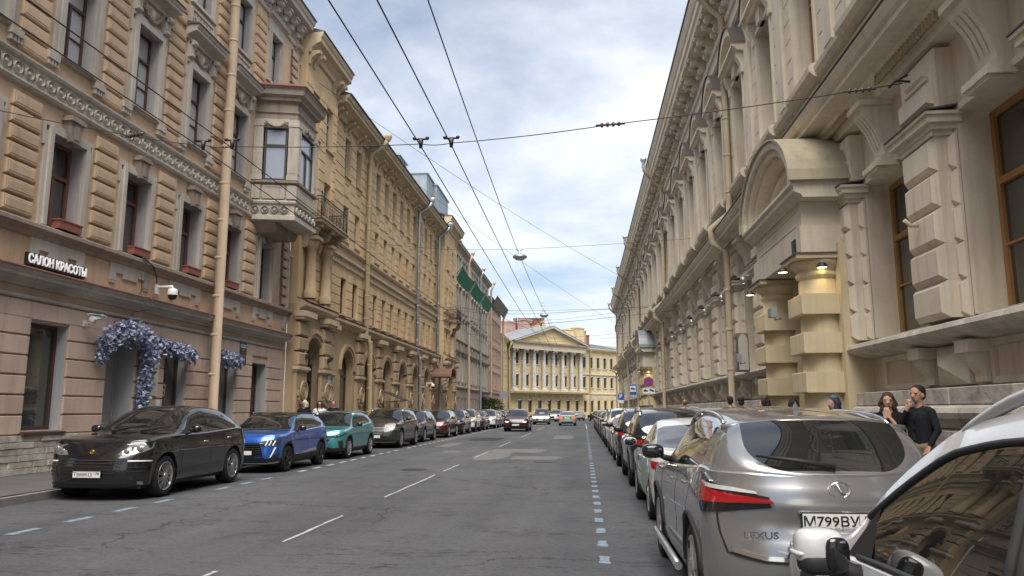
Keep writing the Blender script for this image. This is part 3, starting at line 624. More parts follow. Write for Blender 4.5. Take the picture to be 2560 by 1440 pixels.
for k, c in enumerate(GC[:-1]):
    pc = c+GM/2
    for y in (pc,):
        if any(abs(y-p) < 2.2 for p in PORT): continue
        put('bracket', sbr, G, (-y-.82,0,0)); put('bracket', sbr, G, (-y+.82,0,0)); put('diamond_block', dia, G, (-y,0,0))
    put('pier_core', pback, G, (-pc,0,0))
    for r in range(5): put('rustic_block', pb, G, (-pc,0,2.97+r*.565))
    put('pier_cap', pcap, G, (-pc,0,0)); put('frieze_block', fblk, G, (-pc,0,0))
for c in GC:
    if any(abs(c-p) < .5 for p in PORT): continue
    if c > 2 and c < 60: put_win(wg[0] if c > 5 else wg[1], G, (-c,-.42,3.0))
    elif c >= 60: put_win(wg[0], G, (-c,-.42,3.0))
    put('window_surround', jamb, G, (-c,0,0)); put('keystone_console', key, G, (-c,0,0)); put('recessed_panel', upan, G, (-c,0,0))
# main string cornice with the rope moulding
put('string_cornice', MB().prof([(0,7.28),(.3,7.3),(.34,7.42),(.44,7.5),(.52,7.62),(.85,7.66),(.85,7.78),(.92,7.8),(1.0,7.92),(1.0,7.97),(UD,8.12)],-Y1,-Y0).mesh('string_cornice', M_BEI2), G)
put('flashing', MB().prof([(UD,8.15),(1.03,7.975),(1.03,8.0),(UD,8.19)],-Y1,-Y0).mesh('flashing', M_FLASH), G)
rp = MB(); n = 9; pts = []
for k in range(n): x = k/(n-1)*2.3-1.15; pts.append(x)
for x in [-1.15+.115*k for k in range(21)]: rp.lathe([(0,.07),(.045,.055),(.06,.0),(.045,-.055),(0,-.07)], 6, (x, 0)); rp.tube([(x-.05,.02,-.06),(x+.06,.05,.07)],.028,5)
rope = rp.mesh('rope_moulding', plaster('ornament_plaster', (.50,.41,.28), streak=.3))
for c in GC:
    if 5 < c < 45: put('rope_moulding', rope, G, (-c-GM/2,.45,7.44))
# attic panels, wavy sill course
atp = MB().frust(-.75,.75,8.42,9.0,UD,UD+.03,.05,UD+.0301); atp.box(-.82,.82,UD,UD+.05,8.32,8.4).box(-.82,.82,UD,UD+.05,9.02,9.1).box(-.82,-.76,UD,UD+.05,8.4,9.02).box(.76,.82,UD,UD+.05,8.4,9.02); atp = atp.mesh('attic_panel', M_BEI2)
wsl = MB().prof([(UD,9.2),(UD+.1,9.22),(UD+.18,9.32),(UD+.2,9.42),(UD+.16,9.48),(UD,9.52)],-GM/2,-1.05).prof([(UD,9.16),(UD+.2,9.2),(UD+.3,9.3),(UD+.32,9.42),(UD+.26,9.5),(UD,9.56)],-1.05,1.05).prof([(UD,9.2),(UD+.1,9.22),(UD+.18,9.32),(UD+.2,9.42),(UD+.16,9.48),(UD,9.52)],1.05,GM/2).mesh('sill_course', M_BEI2)
pst = MB(); pst.box(-.28,.28,UD,UD+.16,9.55,13.4)
for s_ in (-1,1):
    for r in range(7):
        z = 9.6+r*.54; pst.frust(min(s_*.32,s_*.98),max(s_*.32,s_*.98),z,z+.525,UD,UD+.05,.015,UD+.06)
pst = pst.mesh('pilaster', M_BEI2)
usur = MB()
for x in (-1,1):
    a, b = sorted((x*.85, x*.98)); usur.box(a,b,UD,UD+.1,9.6,13.1); a, b = sorted((x*.98, x*1.1)); usur.box(a,b,UD,UD+.06,9.6,13.1)
    a, b = sorted((x*.88, x*1.16)); usur.prof([(UD,12.8),(UD+.14,12.85),(UD+.16,13.1),(UD+.3,13.4),(UD+.3,13.55),(UD,13.55)],a,b)
usur.box(-1.1,1.1,UD,UD+.1,13.1,13.25).poly([(-.2,13.1),(.2,13.1),(.28,13.62),(-.28,13.62)],UD,UD+.2); usur = usur.mesh('window_surround', M_BEI2)
def pedbase(b): b.prof([(UD,13.55),(UD+.3,13.57),(UD+.36,13.66),(UD+.46,13.7),(UD+.46,13.8),(UD,13.84)],-1.3,1.3)
segp = MB(); pedbase(segp); n = 14; mid = []
for k in range(n+1):
    a = math.pi*(.12+.76*k/n); mid.append((1.34*math.cos(a)/math.cos(math.pi*.12), 13.8+1.05*(math.sin(a)-math.sin(math.pi*.12))/(1-math.sin(math.pi*.12))))
for (p, q) in zip(mid, mid[1:]):
    segp.mi = 0; segp.poly([(p[0],p[1]),(q[0],q[1]),(q[0]*.86,13.8+(q[1]-13.8)*.74),(p[0]*.86,13.8+(p[1]-13.8)*.74)],UD,UD+.44)
    segp.mi = 1; segp.poly([(p[0],p[1]+.003),(q[0],q[1]+.003),(q[0],q[1]+.03),(p[0],p[1]+.03)],UD,UD+.5)
segp = segp.mesh('segmental_pediment', M_BEI2, M_FLASH)
trip = MB(); pedbase(trip)
for s_ in (-1,1):
    trip.mi = 0; trip.poly([(s_*1.34,13.84),(0,14.66),(0,14.4),(s_*.95,13.84)],UD,UD+.44); trip.mi = 1; trip.poly([(s_*1.38,13.85),(0,14.68),(0,14.71),(s_*1.38,13.88)],UD,UD+.5)
trip = trip.mesh('triangular_pediment', M_BEI2, M_FLASH)
tbr = MB().poly([(-.12,-.75),(.12,-.75),(.12,0),(-.12,0)],UD,UD+.14).tube([(-.15,UD+.5,-.16),(.15,UD+.5,-.16)],.17,9).tube([(-.13,UD+.2,-.55),(.13,UD+.2,-.55)],.14,9).box(-.17,.17,UD,UD+.78,-.08,.02).prof([(UD,-.7),(UD+.12,-.62),(UD+.3,-.34),(UD+.6,-.2),(UD+.6,-.05),(UD,-.05)],-.1,.1).mesh('cornice_bracket', M_BEI2)
for k, c in enumerate(GC):
    if c < 4: continue
    put('attic_panel', atp, G, (-c,0,0)); put('sill_course', wsl, G, (-c,0,0)); put('window_surround', usur, G, (-c,0,0)); put('pilaster', pst, G, (-c-GM/2,0,0))
    put_win(wgu[0], G, (-c,UD-.36,9.78))
    seg = k in (8,9,10,11,12,19,20,21,25,26,27) or k < 8
    put('segmental_pediment' if seg else 'triangular_pediment', segp if seg else trip, G, (-c,0,0))
    for dx in (-1.25,-.7,.7,1.25): 
        if c > 14: put('cornice_bracket', tbr, G, (-c+dx,0,16.95))
put('frieze_moulding', MB().prof([(UD,15.0),(UD+.1,15.02),(UD+.18,15.1),(UD+.18,15.18),(UD,15.2)],-Y1,-Y0).prof([(UD,15.95),(UD+.08,15.97),(UD+.12,16.05),(UD+.12,16.1),(UD,16.12)],-Y1,-Y0).mesh('frieze_moulding', M_BEI2), G)
put('crowning_cornice', MB().prof([(UD,16.95),(UD+.8,16.97),(UD+.82,17.2),(UD+.9,17.25),(UD+.9,17.55),(UD+.96,17.6),(UD+1.08,17.85),(UD+1.08,17.95),(UD,18.0)],-Y1,-Y0).mesh('crowning_cornice', M_BEI2), G)
put('roof_edge', MB().prof([(UD,18.02),(UD+1.14,17.96),(UD+1.14,18.0),(UD,18.3)],-Y1,-Y0).mesh('roof_edge', M_FLASH), G)
# drainpipes with elbows and funnels under the cornice
for y in (27.6, 50.2, 73.5, 89.2, 104.6, 120.4):
    b = MB(); r = .12; s = -y
    b.tube([(s,.75,.25),(s,.62,.5),(s,.62,7.2),(s,1.12,7.55),(s,1.12,8.05),(s,.45,8.6),(s,.42,9.0),(s,.42,16.2),(s,1.1,16.9),(s+.5,1.55,17.3),(s+.5,1.6,17.9)], r, 10)
    for z in (1.7,3.0,4.4,5.8,9.4,10.8,12.2,13.6,15.0): b.lathe([(r,z-.05),(r*1.15,z-.03),(r*1.15,z+.03),(r,z+.05)],10,(s,.62 if z < 7 else .42))
    b.mi = 1; b.lathe([(r*1.02,17.5),(r*1.02,17.8),(r*1.8,18.0),(r*1.8,18.12),(r,18.12)],10,(s+.5,1.58)); b.lathe([(.14,.25),(.145,1.0),(.14,1.02)],10,(s,.62)); put('drainpipe', b.mesh('drainpipe', M_PIPEB, M_PIPEG), G)
# ---- portals
def portal(pc, detail=True):
    s = -pc
    def bx(*a): return MB().box(*a)
    back = MB(); back.box(s-2.35,s-1.1,0,.55,.13,5.0).box(s+1.1,s+2.35,0,.55,.13,5.0); put('portal_pier', back.mesh('portal_pier', M_BEIY), G)
    d = MB().box(s-1.1,s-1.0,-.4,-.1,.13,4.6).box(s+1.0,s+1.1,-.4,-.1,.13,4.6).box(s-1.0,s+1.0,-.4,-.1,4.4,4.6).box(s-1.0,s-.01,-.34,-.2,.2,4.4).box(s+.01,s+1.0,-.34,-.2,.2,4.4)
    for x in (-1,1):
        for z0, z1 in ((.5,1.3),(1.5,2.6),(2.8,4.1)): d.frust(s+x*.5-.36,s+x*.5+.36,z0,z1,-.2,-.18,.05,-.17)
    put('portal_door', d.mesh('portal_door', M_FRO), G)
    for x in (-1.65,1.65):
        c = MB(); c.lathe([(.44,.9),(.43,4.28),(.40,4.32),(.47,4.36),(.49,4.42),(.45,4.46),(.45,4.5),(.56,4.58),(.59,4.66),(.59,4.7),(.0,4.7)],20,(s+x,.75)); c.box(s+x-.61,s+x+.61,.1,1.37,4.7,4.79); c.mi = 1; c.box(s+x-.64,s+x+.64,.08,1.4,4.79,4.82); o = put('portal_column', c.mesh('portal_column', M_BEIY, M_FLASH), G)
        for z in (1.95,2.75,3.55): put('column_block', MB().frust(s+x-.54,s+x+.54,z,z+.42,.3,1.28,.015,1.295).mesh('column_block', M_BEIY), o)
        put('column_base', MB().box(s+x-.6,s+x+.6,.1,1.36,.13,1.12).mesh('column_base', M_BEIY), o)
        if x > 0 or detail:
            for dx, dd in ((0,1.5),(-.55 if x < 0 else .55,.85)):
                lamp = MB(); lamp.lathe([(.02,4.62),(.07,4.6),(.11,4.54),(.11,4.5)],10,(s+x+dx,dd)); lamp.mi = 1; lamp.lathe([(.10,4.505),(0,4.505)],10,(s+x+dx,dd)); lo = put('downlight', lamp.mesh('downlight', M_BLACK, M_LAMPON), G)
                if detail or True:
                    ld = bpy.data.lights.new('downlight_bulb','SPOT'); ld.energy = 3.5; ld.color = (1,.75,.38); ld.spot_size = R(120); ld.spot_blend = .8; ld.shadow_soft_size = .06; l = bpy.data.objects.new('downlight_bulb', ld); COL.objects.link(l); l.parent = lo; l.location = (s+x+dx, -dd, 4.49)
    e = MB(); e.box(s-2.2,s+2.2,.05,1.25,4.82,5.4).box(s-2.1,s+2.1,.05,1.18,5.4,5.95); put('entablature', e.mesh('entablature', M_BEI2), G)
    rec = MB().box(s-1.7,s+1.7,1.18,1.2,5.5,5.52).box(s-1.7,s+1.7,1.18,1.2,5.8,5.82).mesh('panel_moulding', M_BEI2); put('panel_moulding', rec, G)
    c = MB(); pr = [(.05,5.94),(1.22,5.95),(1.26,6.02),(1.4,6.08),(1.4,6.18),(1.46,6.22),(1.46,6.28),(.05,6.3)]
    c.prof(pr, s-2.45, s+2.45); put('portal_cornice', c.mesh('portal_cornice', M_BEI2), G)
    # segmental hood: archivolt in front, barrel roof behind
    n = 20; W, H = 2.5, 1.5; arc = [(s+W*math.cos(math.pi*k/n), 6.29+H*math.sin(math.pi*k/n)) for k in range(n+1)]
    h = MB()
    for f0, f1, d0, d1 in ((1.0,.9,.1,1.46),(.9,.8,.1,1.36),(.8,.72,.1,1.24)):
        for p, q in zip(arc, arc[1:]): h.poly([(s+(p[0]-s)*f0,6.29+(p[1]-6.29)*f0),(s+(q[0]-s)*f0,6.29+(q[1]-6.29)*f0),(s+(q[0]-s)*f1,6.29+(q[1]-6.29)*f1),(s+(p[0]-s)*f1,6.29+(p[1]-6.29)*f1)],d0,d1)
    h.face([(s+(p[0]-s)*.75,.9,6.29+(p[1]-6.29)*.75) for p in arc]); h.mi = 1
    for p, q in zip(arc, arc[1:]): h.poly([(s+(p[0]-s)*1.004,6.29+(p[1]-6.29)*1.004),(s+(q[0]-s)*1.004,6.29+(q[1]-6.29)*1.004),(s+(q[0]-s)*1.025,6.29+(q[1]-6.29)*1.025),(s+(p[0]-s)*1.025,6.29+(p[1]-6.29)*1.025)],UD,1.52)
    put('portal_hood', h.mesh('portal_hood', M_BEI2, plaster('painted_sheet', (.47,.42,.30), rough=.55, var=.4, streak=.6) if detail else M_ROOFG), G)
    ins = MB()
    for k in range(0, n): 
        p, q = arc[k], arc[k+1]; ins.poly([(s+(p[0]-s)*.55,6.4+(p[1]-6.29)*.5),(s+(q[0]-s)*.55,6.4+(q[1]-6.29)*.5),(s+(q[0]-s)*.5,6.4+(q[1]-6.29)*.44),(s+(p[0]-s)*.5,6.4+(p[1]-6.29)*.44)],.9,.98)
    put('hood_moulding', ins.mesh('hood_moulding', M_BEI2), G)
    put('portal_step', MB().box(s-2.3,s+2.3,0,1.75,.13,.28).mesh('portal_step', M_KERB), G)
portal(PORT[0]); portal(PORT[1], False)
# lamps on the piers
for y, nth in zip((24.2,28.05,31.95,35.85,39.75,43.65),('first','second','third','fourth','fifth','sixth')):
    b = MB(); b.tube([(-y,.46,5.75),(-y,.72,5.72)],.02,6).lathe([(.03,5.72),(.1,5.66),(.1,5.54),(.03,5.5)],8,(-y,.76)); b.mi = 1; b.lathe([(.085,5.535),(0,5.51)],8,(-y,.76))
    lo = put('wall_lamp', b.mesh('wall_lamp', M_PIPEG, M_LAMPON), None, (RIGHT_X,0,0), rz=R(-90)); tag(lo, 'small lit wall lamp on the %s rustic pier past the nearer portal' % nth, 'lamp', 'wall lamps on the piers of the beige building')
    ld = bpy.data.lights.new('wall_lamp_bulb','SPOT'); ld.energy = 4; ld.color = (1,.75,.38); ld.spot_size = R(110); ld.spot_blend = .7; ld.shadow_soft_size = .05; l = bpy.data.objects.new('wall_lamp_bulb', ld); COL.objects.link(l); l.parent = lo; l.location = (-y,-.76,5.49)
# ================================================================ building B: ochre building with arcade and projecting ends
B = left_building('ochre_arcade_building', 'long ochre building with an arcaded ground floor, balcony and bracketed cornice')
B0, B1, B2, B3 = 32.78, 37.3, 67.9, 74.6
RD1, RD2 = .4, .6
BWc = [40.55+2.17*k for k in range(13)]; ARC = [41.65+4.33*k for k in range(6)]
AW, SP = 1.12, 3.75
def arch_fill(b, c, hw, zs, ztop, d, dep, n=14):
    """spandrels over a round arch inside the rectangle hole c+-hw, zs..ztop, plus the intrados"""
    for k in range(n):
        a0, a1 = math.pi*k/n, math.pi*(k+1)/n; p = (c+hw*math.cos(a0), zs+hw*math.sin(a0)); q = (c+hw*math.cos(a1), zs+hw*math.sin(a1))
        b.face(((p[0],d,p[1]),(p[0],d,ztop),(q[0],d,ztop),(q[0],d,q[1]))); b.face(((p[0],d,p[1]),(q[0],d,q[1]),(q[0],d-dep,q[1]),(p[0],d-dep,p[1])))
def archivolt(c, zs, r0, r1, d0, d1, n=16, b=None):
    b = b or MB()
    for k in range(n):
        a0, a1 = math.pi*k/n, math.pi*(k+1)/n
        b.poly([(c+r0*math.cos(a0),zs+r0*math.sin(a0)),(c+r1*math.cos(a0),zs+r1*math.sin(a0)),(c+r1*math.cos(a1),zs+r1*math.sin(a1)),(c+r0*math.cos(a1),zs+r0*math.sin(a1))],d0,d1)
    return b
g = MB(); g.wall(B1,B2,0,6.3,0,[(c-AW,c+AW,.2,SP+AW,.5) for c in ARC])
for c in ARC: arch_fill(g, c, AW, SP, SP+AW, 0, .5)
g.wall(B0,B1,0,6.3,RD1,[(33.9,36.3,.2,SP+1.2,.6)]); arch_fill(g, 35.1, 1.2, SP, SP+1.2, RD1, .6)
g.wall(B2,B3,0,6.3,RD2,[(70.1,72.1,.2,SP+1.0,.5)]); arch_fill(g, 71.1, 1.0, SP, SP+1.0, RD2, .5)
for s, d in ((B1,RD1),(B2,RD2),(B0,RD1),(B3,RD2)): g.face(((s,0,0),(s,d,0),(s,d,6.3),(s,0,6.3)))
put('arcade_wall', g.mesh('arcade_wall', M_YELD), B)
ZF = ((6.75,8.75),(10.85,12.8),(14.5,16.7))
u = MB(); u.wall(B1,B2,6.3,17.9,0,[(c-.5,c+.5,a,b,.28) for c in BWc for a, b in ZF])
R1W = (34.2,36.2); R2W = (69.6,72.4)
u.wall(B0,B1,6.3,19.1,RD1,[(33.95,35.15,6.9,9.6,.35),(35.85,36.85,6.75,8.75,.28)]+[(c-.5,c+.5,a,b,.28) for c in R1W for a, b in ZF[1:]])
u.wall(B2,B3,6.3,19.1,RD2,[(c-.5,c+.5,a,b,.28) for c in R2W for a, b in ZF])
for s, d in ((B1,RD1),(B2,RD2),(B0,RD1),(B3,RD2)): u.face(((s,0,6.3),(s,d,6.3),(s,d,19.1),(s,0,19.1)))
put('upper_wall', u.mesh('upper_wall', M_YEL), B)
put('roof', MB().face(((B1,1.15,18.02),(B2,1.15,18.02),(B2,-5,20.2),(B1,-5,20.2))).face(((B0,1.15,19.2),(B1+.3,1.15,19.2),(B1+.3,-5,21),(B0,-5,21))).face(((B2,1.35,19.2),(B3,1.35,19.2),(B3,-5,21),(B2,-5,21))).face(((B1,.39,19.1),(B1,-5,21),(B1,-5,17.5),(B1,.0,17.5))).face(((B2,.59,19.1),(B2,-5,21),(B2,-5,17.5),(B2,0,17.5))).mesh('roof', M_ROOFG), B)
wb = [win(.98,z1-z0-.02,M_FRW if i else M_FRB,gm,tr=.66,cols=2,t=.06) for i, (z0, z1) in enumerate(ZF) for gm in (M_GLASS,)]
sill = MB().prof([(0,-.1),(.12,-.09),(.12,-.03),(0,.0)],-.6,.6).mesh('window_sill', M_YTRIM)
bsur = MB().box(-.62,-.5,0,.05,0,2.1).box(.5,.62,0,.05,0,2.1).box(-.62,.62,0,.06,2.1,2.24).mesh('window_surround', M_YTRIM)
def bands(parent, s0, s1, z0, z1, n, d, m, cache={}):
    h = (z1-z0)/n; k = (round(s1-s0,2), round(h,2), m.name)
    if k not in cache: cache[k] = MB().frust(-(s1-s0)/2,(s1-s0)/2,0,h-.045,0,.03,.012,.04).mesh('rustic_band', m)
    for r in range(n): put('rustic_band', cache[k], parent, ((s0+s1)/2, d, z0+r*h))
pan = MB().box(-.42,.42,0,.04,.0,.08).box(-.42,.42,0,.04,.72,.8).box(-.42,-.34,0,.04,.08,.72).box(.34,.42,0,.04,.08,.72).mesh('apron_panel', M_YTRIM)
for c in BWc:
    for i, (z0, z1) in enumerate(ZF):
        put_win(wb[i], B, (c,-.2,z0+.01)); put('window_sill', sill, B, (c,0,z0))
    put('apron_panel', pan, B, (c,0,13.35))
for k in range(14):
    a = (BWc[k-1]+.56) if k else B1+.05; b = (BWc[k]-.56) if k < 13 else B2-.05
    bands(B, a, b, 6.72, 9.12, 5, 0, M_YEL); bands(B, a, b, 10.6, 13.2, 5, 0, M_YEL); bands(B, a, b, 13.25, 16.9, 7, 0, M_YEL)
for cs, d, lo in ((R1W,RD1,B0),(R2W,RD2,B2)):
    for c in cs:
        for i in (1,2): put_win(wb[i], B, (c,d-.2,ZF[i][0]+.01)); put('window_sill', sill, B, (c,d,ZF[i][0]))
    hi = B1 if lo == B0 else B3
    for a, b in ((lo+.03,cs[0]-.56),(cs[0]+.56,cs[1]-.56),(cs[1]+.56,hi-.03)): bands(B, a, b, 10.6, 17.2, 13, d, M_YEL); bands(B, a if lo != B0 else max(a,35.2), b, 6.75, 9.15, 5, d, M_YEL)
for c in R2W: put_win(wb[0], B, (c,RD2-.2,6.76))
put_win(wb[0], B, (36.35,RD1-.2,6.76)); put_win(win(1.18,2.68,M_FRB,M_GLASS,tr=.7), B, (34.55,RD1-.3,6.91))
# string courses, dentil band, cornices
def run(name, pr, m, segs=((B1,B2,0),(B0,B1,RD1),(B2,B3,RD2))):
    for a, b, d in segs:
        e = .02 if d else 0; put(name, MB().prof([(p[0]+d,p[1]) for p in pr],a-(0 if a == B0 else e*4),b+e*4).mesh(name, m), B)
run('arcade_cornice', [(0,5.95),(.1,5.97),(.16,6.1),(.3,6.16),(.42,6.22),(.42,6.34),(.36,6.4),(0,6.55)], M_YTRIM)
run('flashing', [(0,6.56),(.45,6.405),(.45,6.425),(0,6.6)], M_ROOFR)
run('string_course', [(0,9.62),(.1,9.64),(.22,9.74),(.22,9.84),(.12,9.88),(0,9.9)], M_YTRIM); run('sill_course', [(0,10.3),(.1,10.32),(.2,10.42),(.2,10.5),(0,10.56)], M_YTRIM)
dn = MB().box(-.065,.065,0,.13,9.36,9.62).mesh('dentil', M_YTRIM)
s = B1+.2
while s < B2-.1: put('dentil', dn, B, (s,0,0)); s += .271
put('cornice', MB().prof(corn(17.25,.72,1.05),B1,B2).mesh('cornice', M_YTRIM), B)
for a, b, d in ((B0,B1,RD1),(B2,B3,RD2)): put('cornice', MB().prof([(p[0]+d,p[1]) for p in corn(18.2,.95,.72)],a-(.0 if a == B0 else .3),b+.3).mesh('cornice', M_YTRIM), B)
put('roof_edge', MB().prof([(0,17.98),(1.12,17.975),(1.12,18.02),(0,18.2)],B1,B2).prof([(RD1,19.16),(RD1+.78,19.155),(RD1+.78,19.2),(RD1,19.35)],B0,B1+.34).prof([(RD2,19.16),(RD2+.78,19.155),(RD2+.78,19.2),(RD2,19.35)],B2-.34,B3+.34).mesh('roof_edge', M_FLASH), B)
bbr = MB().prof([(0,-.55),(.1,-.5),(.16,-.3),(.4,-.16),(.62,-.12),(.62,.0),(0,0)],-.11,.11).mesh('bracket', M_YTRIM)
k = 0; s = B1+.35
while s < B2-.2: put('bracket', bbr, B, (s,0,17.42)); k += 1; s += .62 if k % 2 else 1.55
for lo, hi, d in ((B0,B1,RD1),(B2,B3,RD2)):
    for x in (lo+.25,lo+.8,hi-.8,hi-.25): put('bracket', bbr, B, (x,d,18.3), scale=(1.2,.9,1.2))
# arcade: archivolts, piers, medallions, glazing
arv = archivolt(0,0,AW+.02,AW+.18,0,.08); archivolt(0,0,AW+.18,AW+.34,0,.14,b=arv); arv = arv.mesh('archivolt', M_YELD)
agl = MB(); agl.box(-AW,-AW+.1,-.1,0,.2,SP).box(AW-.1,AW,-.1,0,.2,SP).box(-.05,.05,-.08,0,.3,SP-.3).box(-AW+.1,AW-.1,-.1,.02,SP-.35,SP-.22).box(-AW+.1,AW-.1,-.08,0,.2,.9); archivolt(0,SP,AW-.1,AW,-.1,0,b=agl); agl = agl.mesh('arch_window', M_FRB)
apn = MB(); apn.face([(-AW+.05,-.05,.9),(AW-.05,-.05,.9)]+[((AW-.05)*math.cos(math.pi*k/12),-.05,SP+(AW-.05)*math.sin(math.pi*k/12)) for k in range(13)]); apn = apn.mesh('pane', M_GLASS)
med = MB(); med.poly([(-.52,.1),(-.52,-.12),(-.42,-.12),(-.42,-.3),(-.3,-.48),(0,-.58),(.3,-.48),(.42,-.3),(.42,-.12),(.52,-.12),(.52,.1)],0,.1)
for r0, r1, d1 in ((.44,.36,.17),(.3,.24,.15),(.16,.0,.15)):
    n = 18
    for j in range(n):
        a0, a1 = 2*math.pi*j/n, 2*math.pi*(j+1)/n
        med.poly([(r1*math.cos(a0),.1+r1*math.sin(a0)),(r0*math.cos(a0),.1+r0*math.sin(a0)),(r0*math.cos(a1),.1+r0*math.sin(a1)),(r1*math.cos(a1),.1+r1*math.sin(a1))] if r1 else [(0,.1),(r0*math.cos(a0),.1+r0*math.sin(a0)),(r0*math.cos(a1),.1+r0*math.sin(a1))],.09,d1)
med = med.mesh('medallion', M_YELD)
def pier(w, d):
    return MB().box(-w/2,w/2,0,d,.13,3.3), MB().frust(-w/2,w/2,0,.5,0,d-.06,.05,d)
for c in ARC:
    put('archivolt', arv, B, (c,0,SP)); o = put('arch_window', agl, B, (c,-.38,0)); put('pane', apn, o)
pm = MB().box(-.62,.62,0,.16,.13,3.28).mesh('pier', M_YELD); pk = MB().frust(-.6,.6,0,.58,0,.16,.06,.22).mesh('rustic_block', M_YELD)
imp = MB().box(-.68,.68,0,.24,3.28,3.36).box(-.74,.74,0,.3,3.36,3.46).box(-.7,.7,0,.26,3.46,3.52).mesh('impost', M_YTRIM)
pil = [(B1+.9,0)]+[(c+2.165,0) for c in ARC]+[(33.35,RD1),(36.6,RD1),(68.6,RD2),(73.5,RD2)]
for s, d in pil:
    put('pier', pm, B, (s,d,0)); put('impost', imp, B, (s,d,0)); put('medallion', med, B, (s,d+.16,2.35))
    for r in range(3): put('rustic_block', pk, B, (s,d,3.56+r*.66))
    put('pier_cap', MB().box(s-.7,s+.7,d,d+.42,5.58,5.7).box(s-.76,s+.76,d,d+.5,5.7,5.95).mesh('pier_cap', M_YTRIM), B)
put('archivolt', archivolt(35.1,SP,1.22,1.4,RD1,RD1+.1,b=archivolt(35.1,SP,1.4,1.6,RD1,RD1+.18)).mesh('archivolt', M_YELD), B)
put('archivolt', archivolt(71.1,SP,1.02,1.3,RD2,RD2+.14).mesh('archivolt', M_YELD), B)
o = put('arch_door', MB().box(33.9,34.05,-.2,-.05,.2,SP).box(36.15,36.3,-.2,-.05,.2,SP).box(35.05,35.15,-.2,-.06,.2,3.0).box(34.05,36.15,-.2,-.04,2.95,3.15).box(34.05,36.15,-.2,-.1,.2,1.1).mesh('arch_door', M_DKMET), B); put('pane', MB().face([(34,-.14,1.0),(36.2,-.14,1.0)]+[(35.1+1.18*math.cos(math.pi*k/12),-.14,SP+1.18*math.sin(math.pi*k/12)) for k in range(13)]).mesh('pane', M_GLASS), o)
o = put('arch_door', MB().box(70.1,70.25,.1,.25,.2,SP).box(71.95,72.1,.1,.25,.2,SP).box(70.25,71.95,.1,.2,2.9,3.05).mesh('arch_door', M_DKMET), B); put('pane', MB().face([(70.1,.16,.3),(72.1,.16,.3)]+[(71.1+.98*math.cos(math.pi*k/12),.16,SP+.98*math.sin(math.pi*k/12)) for k in range(13)]).mesh('pane', M_GLASS), o)
# second floor niche columns of the near projecting end
for s in (33.55,35.6):
    put('niche_column', MB().lathe([(.3,6.6),(.3,6.95),(.24,7.0),(.22,8.9),(.28,8.95),(.3,9.1),(.34,9.2),(.34,9.3)],14,(s,RD1+.3)).box(s-.38,s+.38,RD1,RD1+.7,9.3,9.45).mesh('niche_column', M_YELD), B)
# balcony with iron railing on heavy consoles
def balcony(s0, s1, d, z, out, m):
    o = put('balcony', MB().box(s0,s1,d,d+out,z,z+.16).box(s0-.06,s1+.06,d,d+out+.06,z+.16,z+.22).mesh('balcony', M_YELD), B)
    cb = MB().prof([(d,z-1.15),(d+.22,z-1.1),(d+.3,z-.8),(d+.28,z-.62),(d+.6,z-.5),(d+.72,z-.3),(d+.7,z-.2),(d+out-.1,z-.18),(d+out-.08,z),(d,z)],-.17,.17).mesh('console', M_YELD)
    for x in ((s0+.35,s1-.35) if s1-s0 < 3 else (s0+.4,(s0+s1)/2,s1-.4)): put('console', cb, o, (x,0,0))
    r = MB(); zt = z+1.2; zb = z+.26
    path = [(s0+.04,d,0),(s0+.04,d+out-.04,0),(s1-.04,d+out-.04,0),(s1-.04,d,0)]
    for a, b in zip(path, path[1:]):
        ln = math.dist(a[:2], b[:2]); n = max(2, round(ln/.17))
        for h in (zb, zb+.12, zt-.14, zt): r.tube([(a[0],a[1],h),(b[0],b[1],h)],.018 if h != zt else .028,5)
        for k in range(n+1):
            x, y = a[0]+(b[0]-a[0])*k/n, a[1]+(b[1]-a[1])*k/n; r.tube([(x,y,zb),(x,y,zt)],.011,4)
            if k < n and k % 2 == 0:
                x2, y2 = a[0]+(b[0]-a[0])*(k+1)/n, a[1]+(b[1]-a[1])*(k+1)/n; r.tube([(x,y,zb+.14),(x2,y2,zb+.34),(x,y,zb+.54),(x2,y2,zb+.74)],.01,4)
    for p in path[1:3]: r.tube([(p[0],p[1],z+.2),(p[0],p[1],zt+.1)],.035,6); r.lathe([(0,zt+.24),(.05,zt+.17),(0,zt+.09)],6,p[:2])
    put('railing', r.mesh('railing', m), o); return o
balcony(32.9,36.75,RD1,10.05,.95,M_DKMET); balcony(70.6,73.2,RD2,9.7,.8,M_DKMET)
put('shell_niche', MB().lathe([(.34,4.9),(.34,8.0),(.2,8.4),(0,8.5)],10,(71.9,RD2)).mesh('shell_niche', M_YELD), B)
put('string_block', MB().box(68.0,74.2,RD2,RD2+.16,8.9,9.05).mesh('string_block', M_YTRIM), B)
# drainpipes
pipe(B, 44.3, .55, .3, 17.0, .14, M_PIPEO, [(44.3,.9,17.5),(44.3,1.3,18.0)], bends=((0,0,5.4),(-.3,-.2,6.0)))
pipe(B, 58.6, .5, .3, 17.0, .13, M_PIPEG, [(58.6,.9,17.5),(58.6,1.3,18.0)], bends=((0,0,5.6),(-.3,-.2,6.1)))
pipe(B, 67.0, .5, .3, 17.0, .13, M_PIPEG, [(67.0,.9,17.5),(66.9,1.3,18.0)], bends=((0,0,5.0),(-.2,-.2,5.5)))
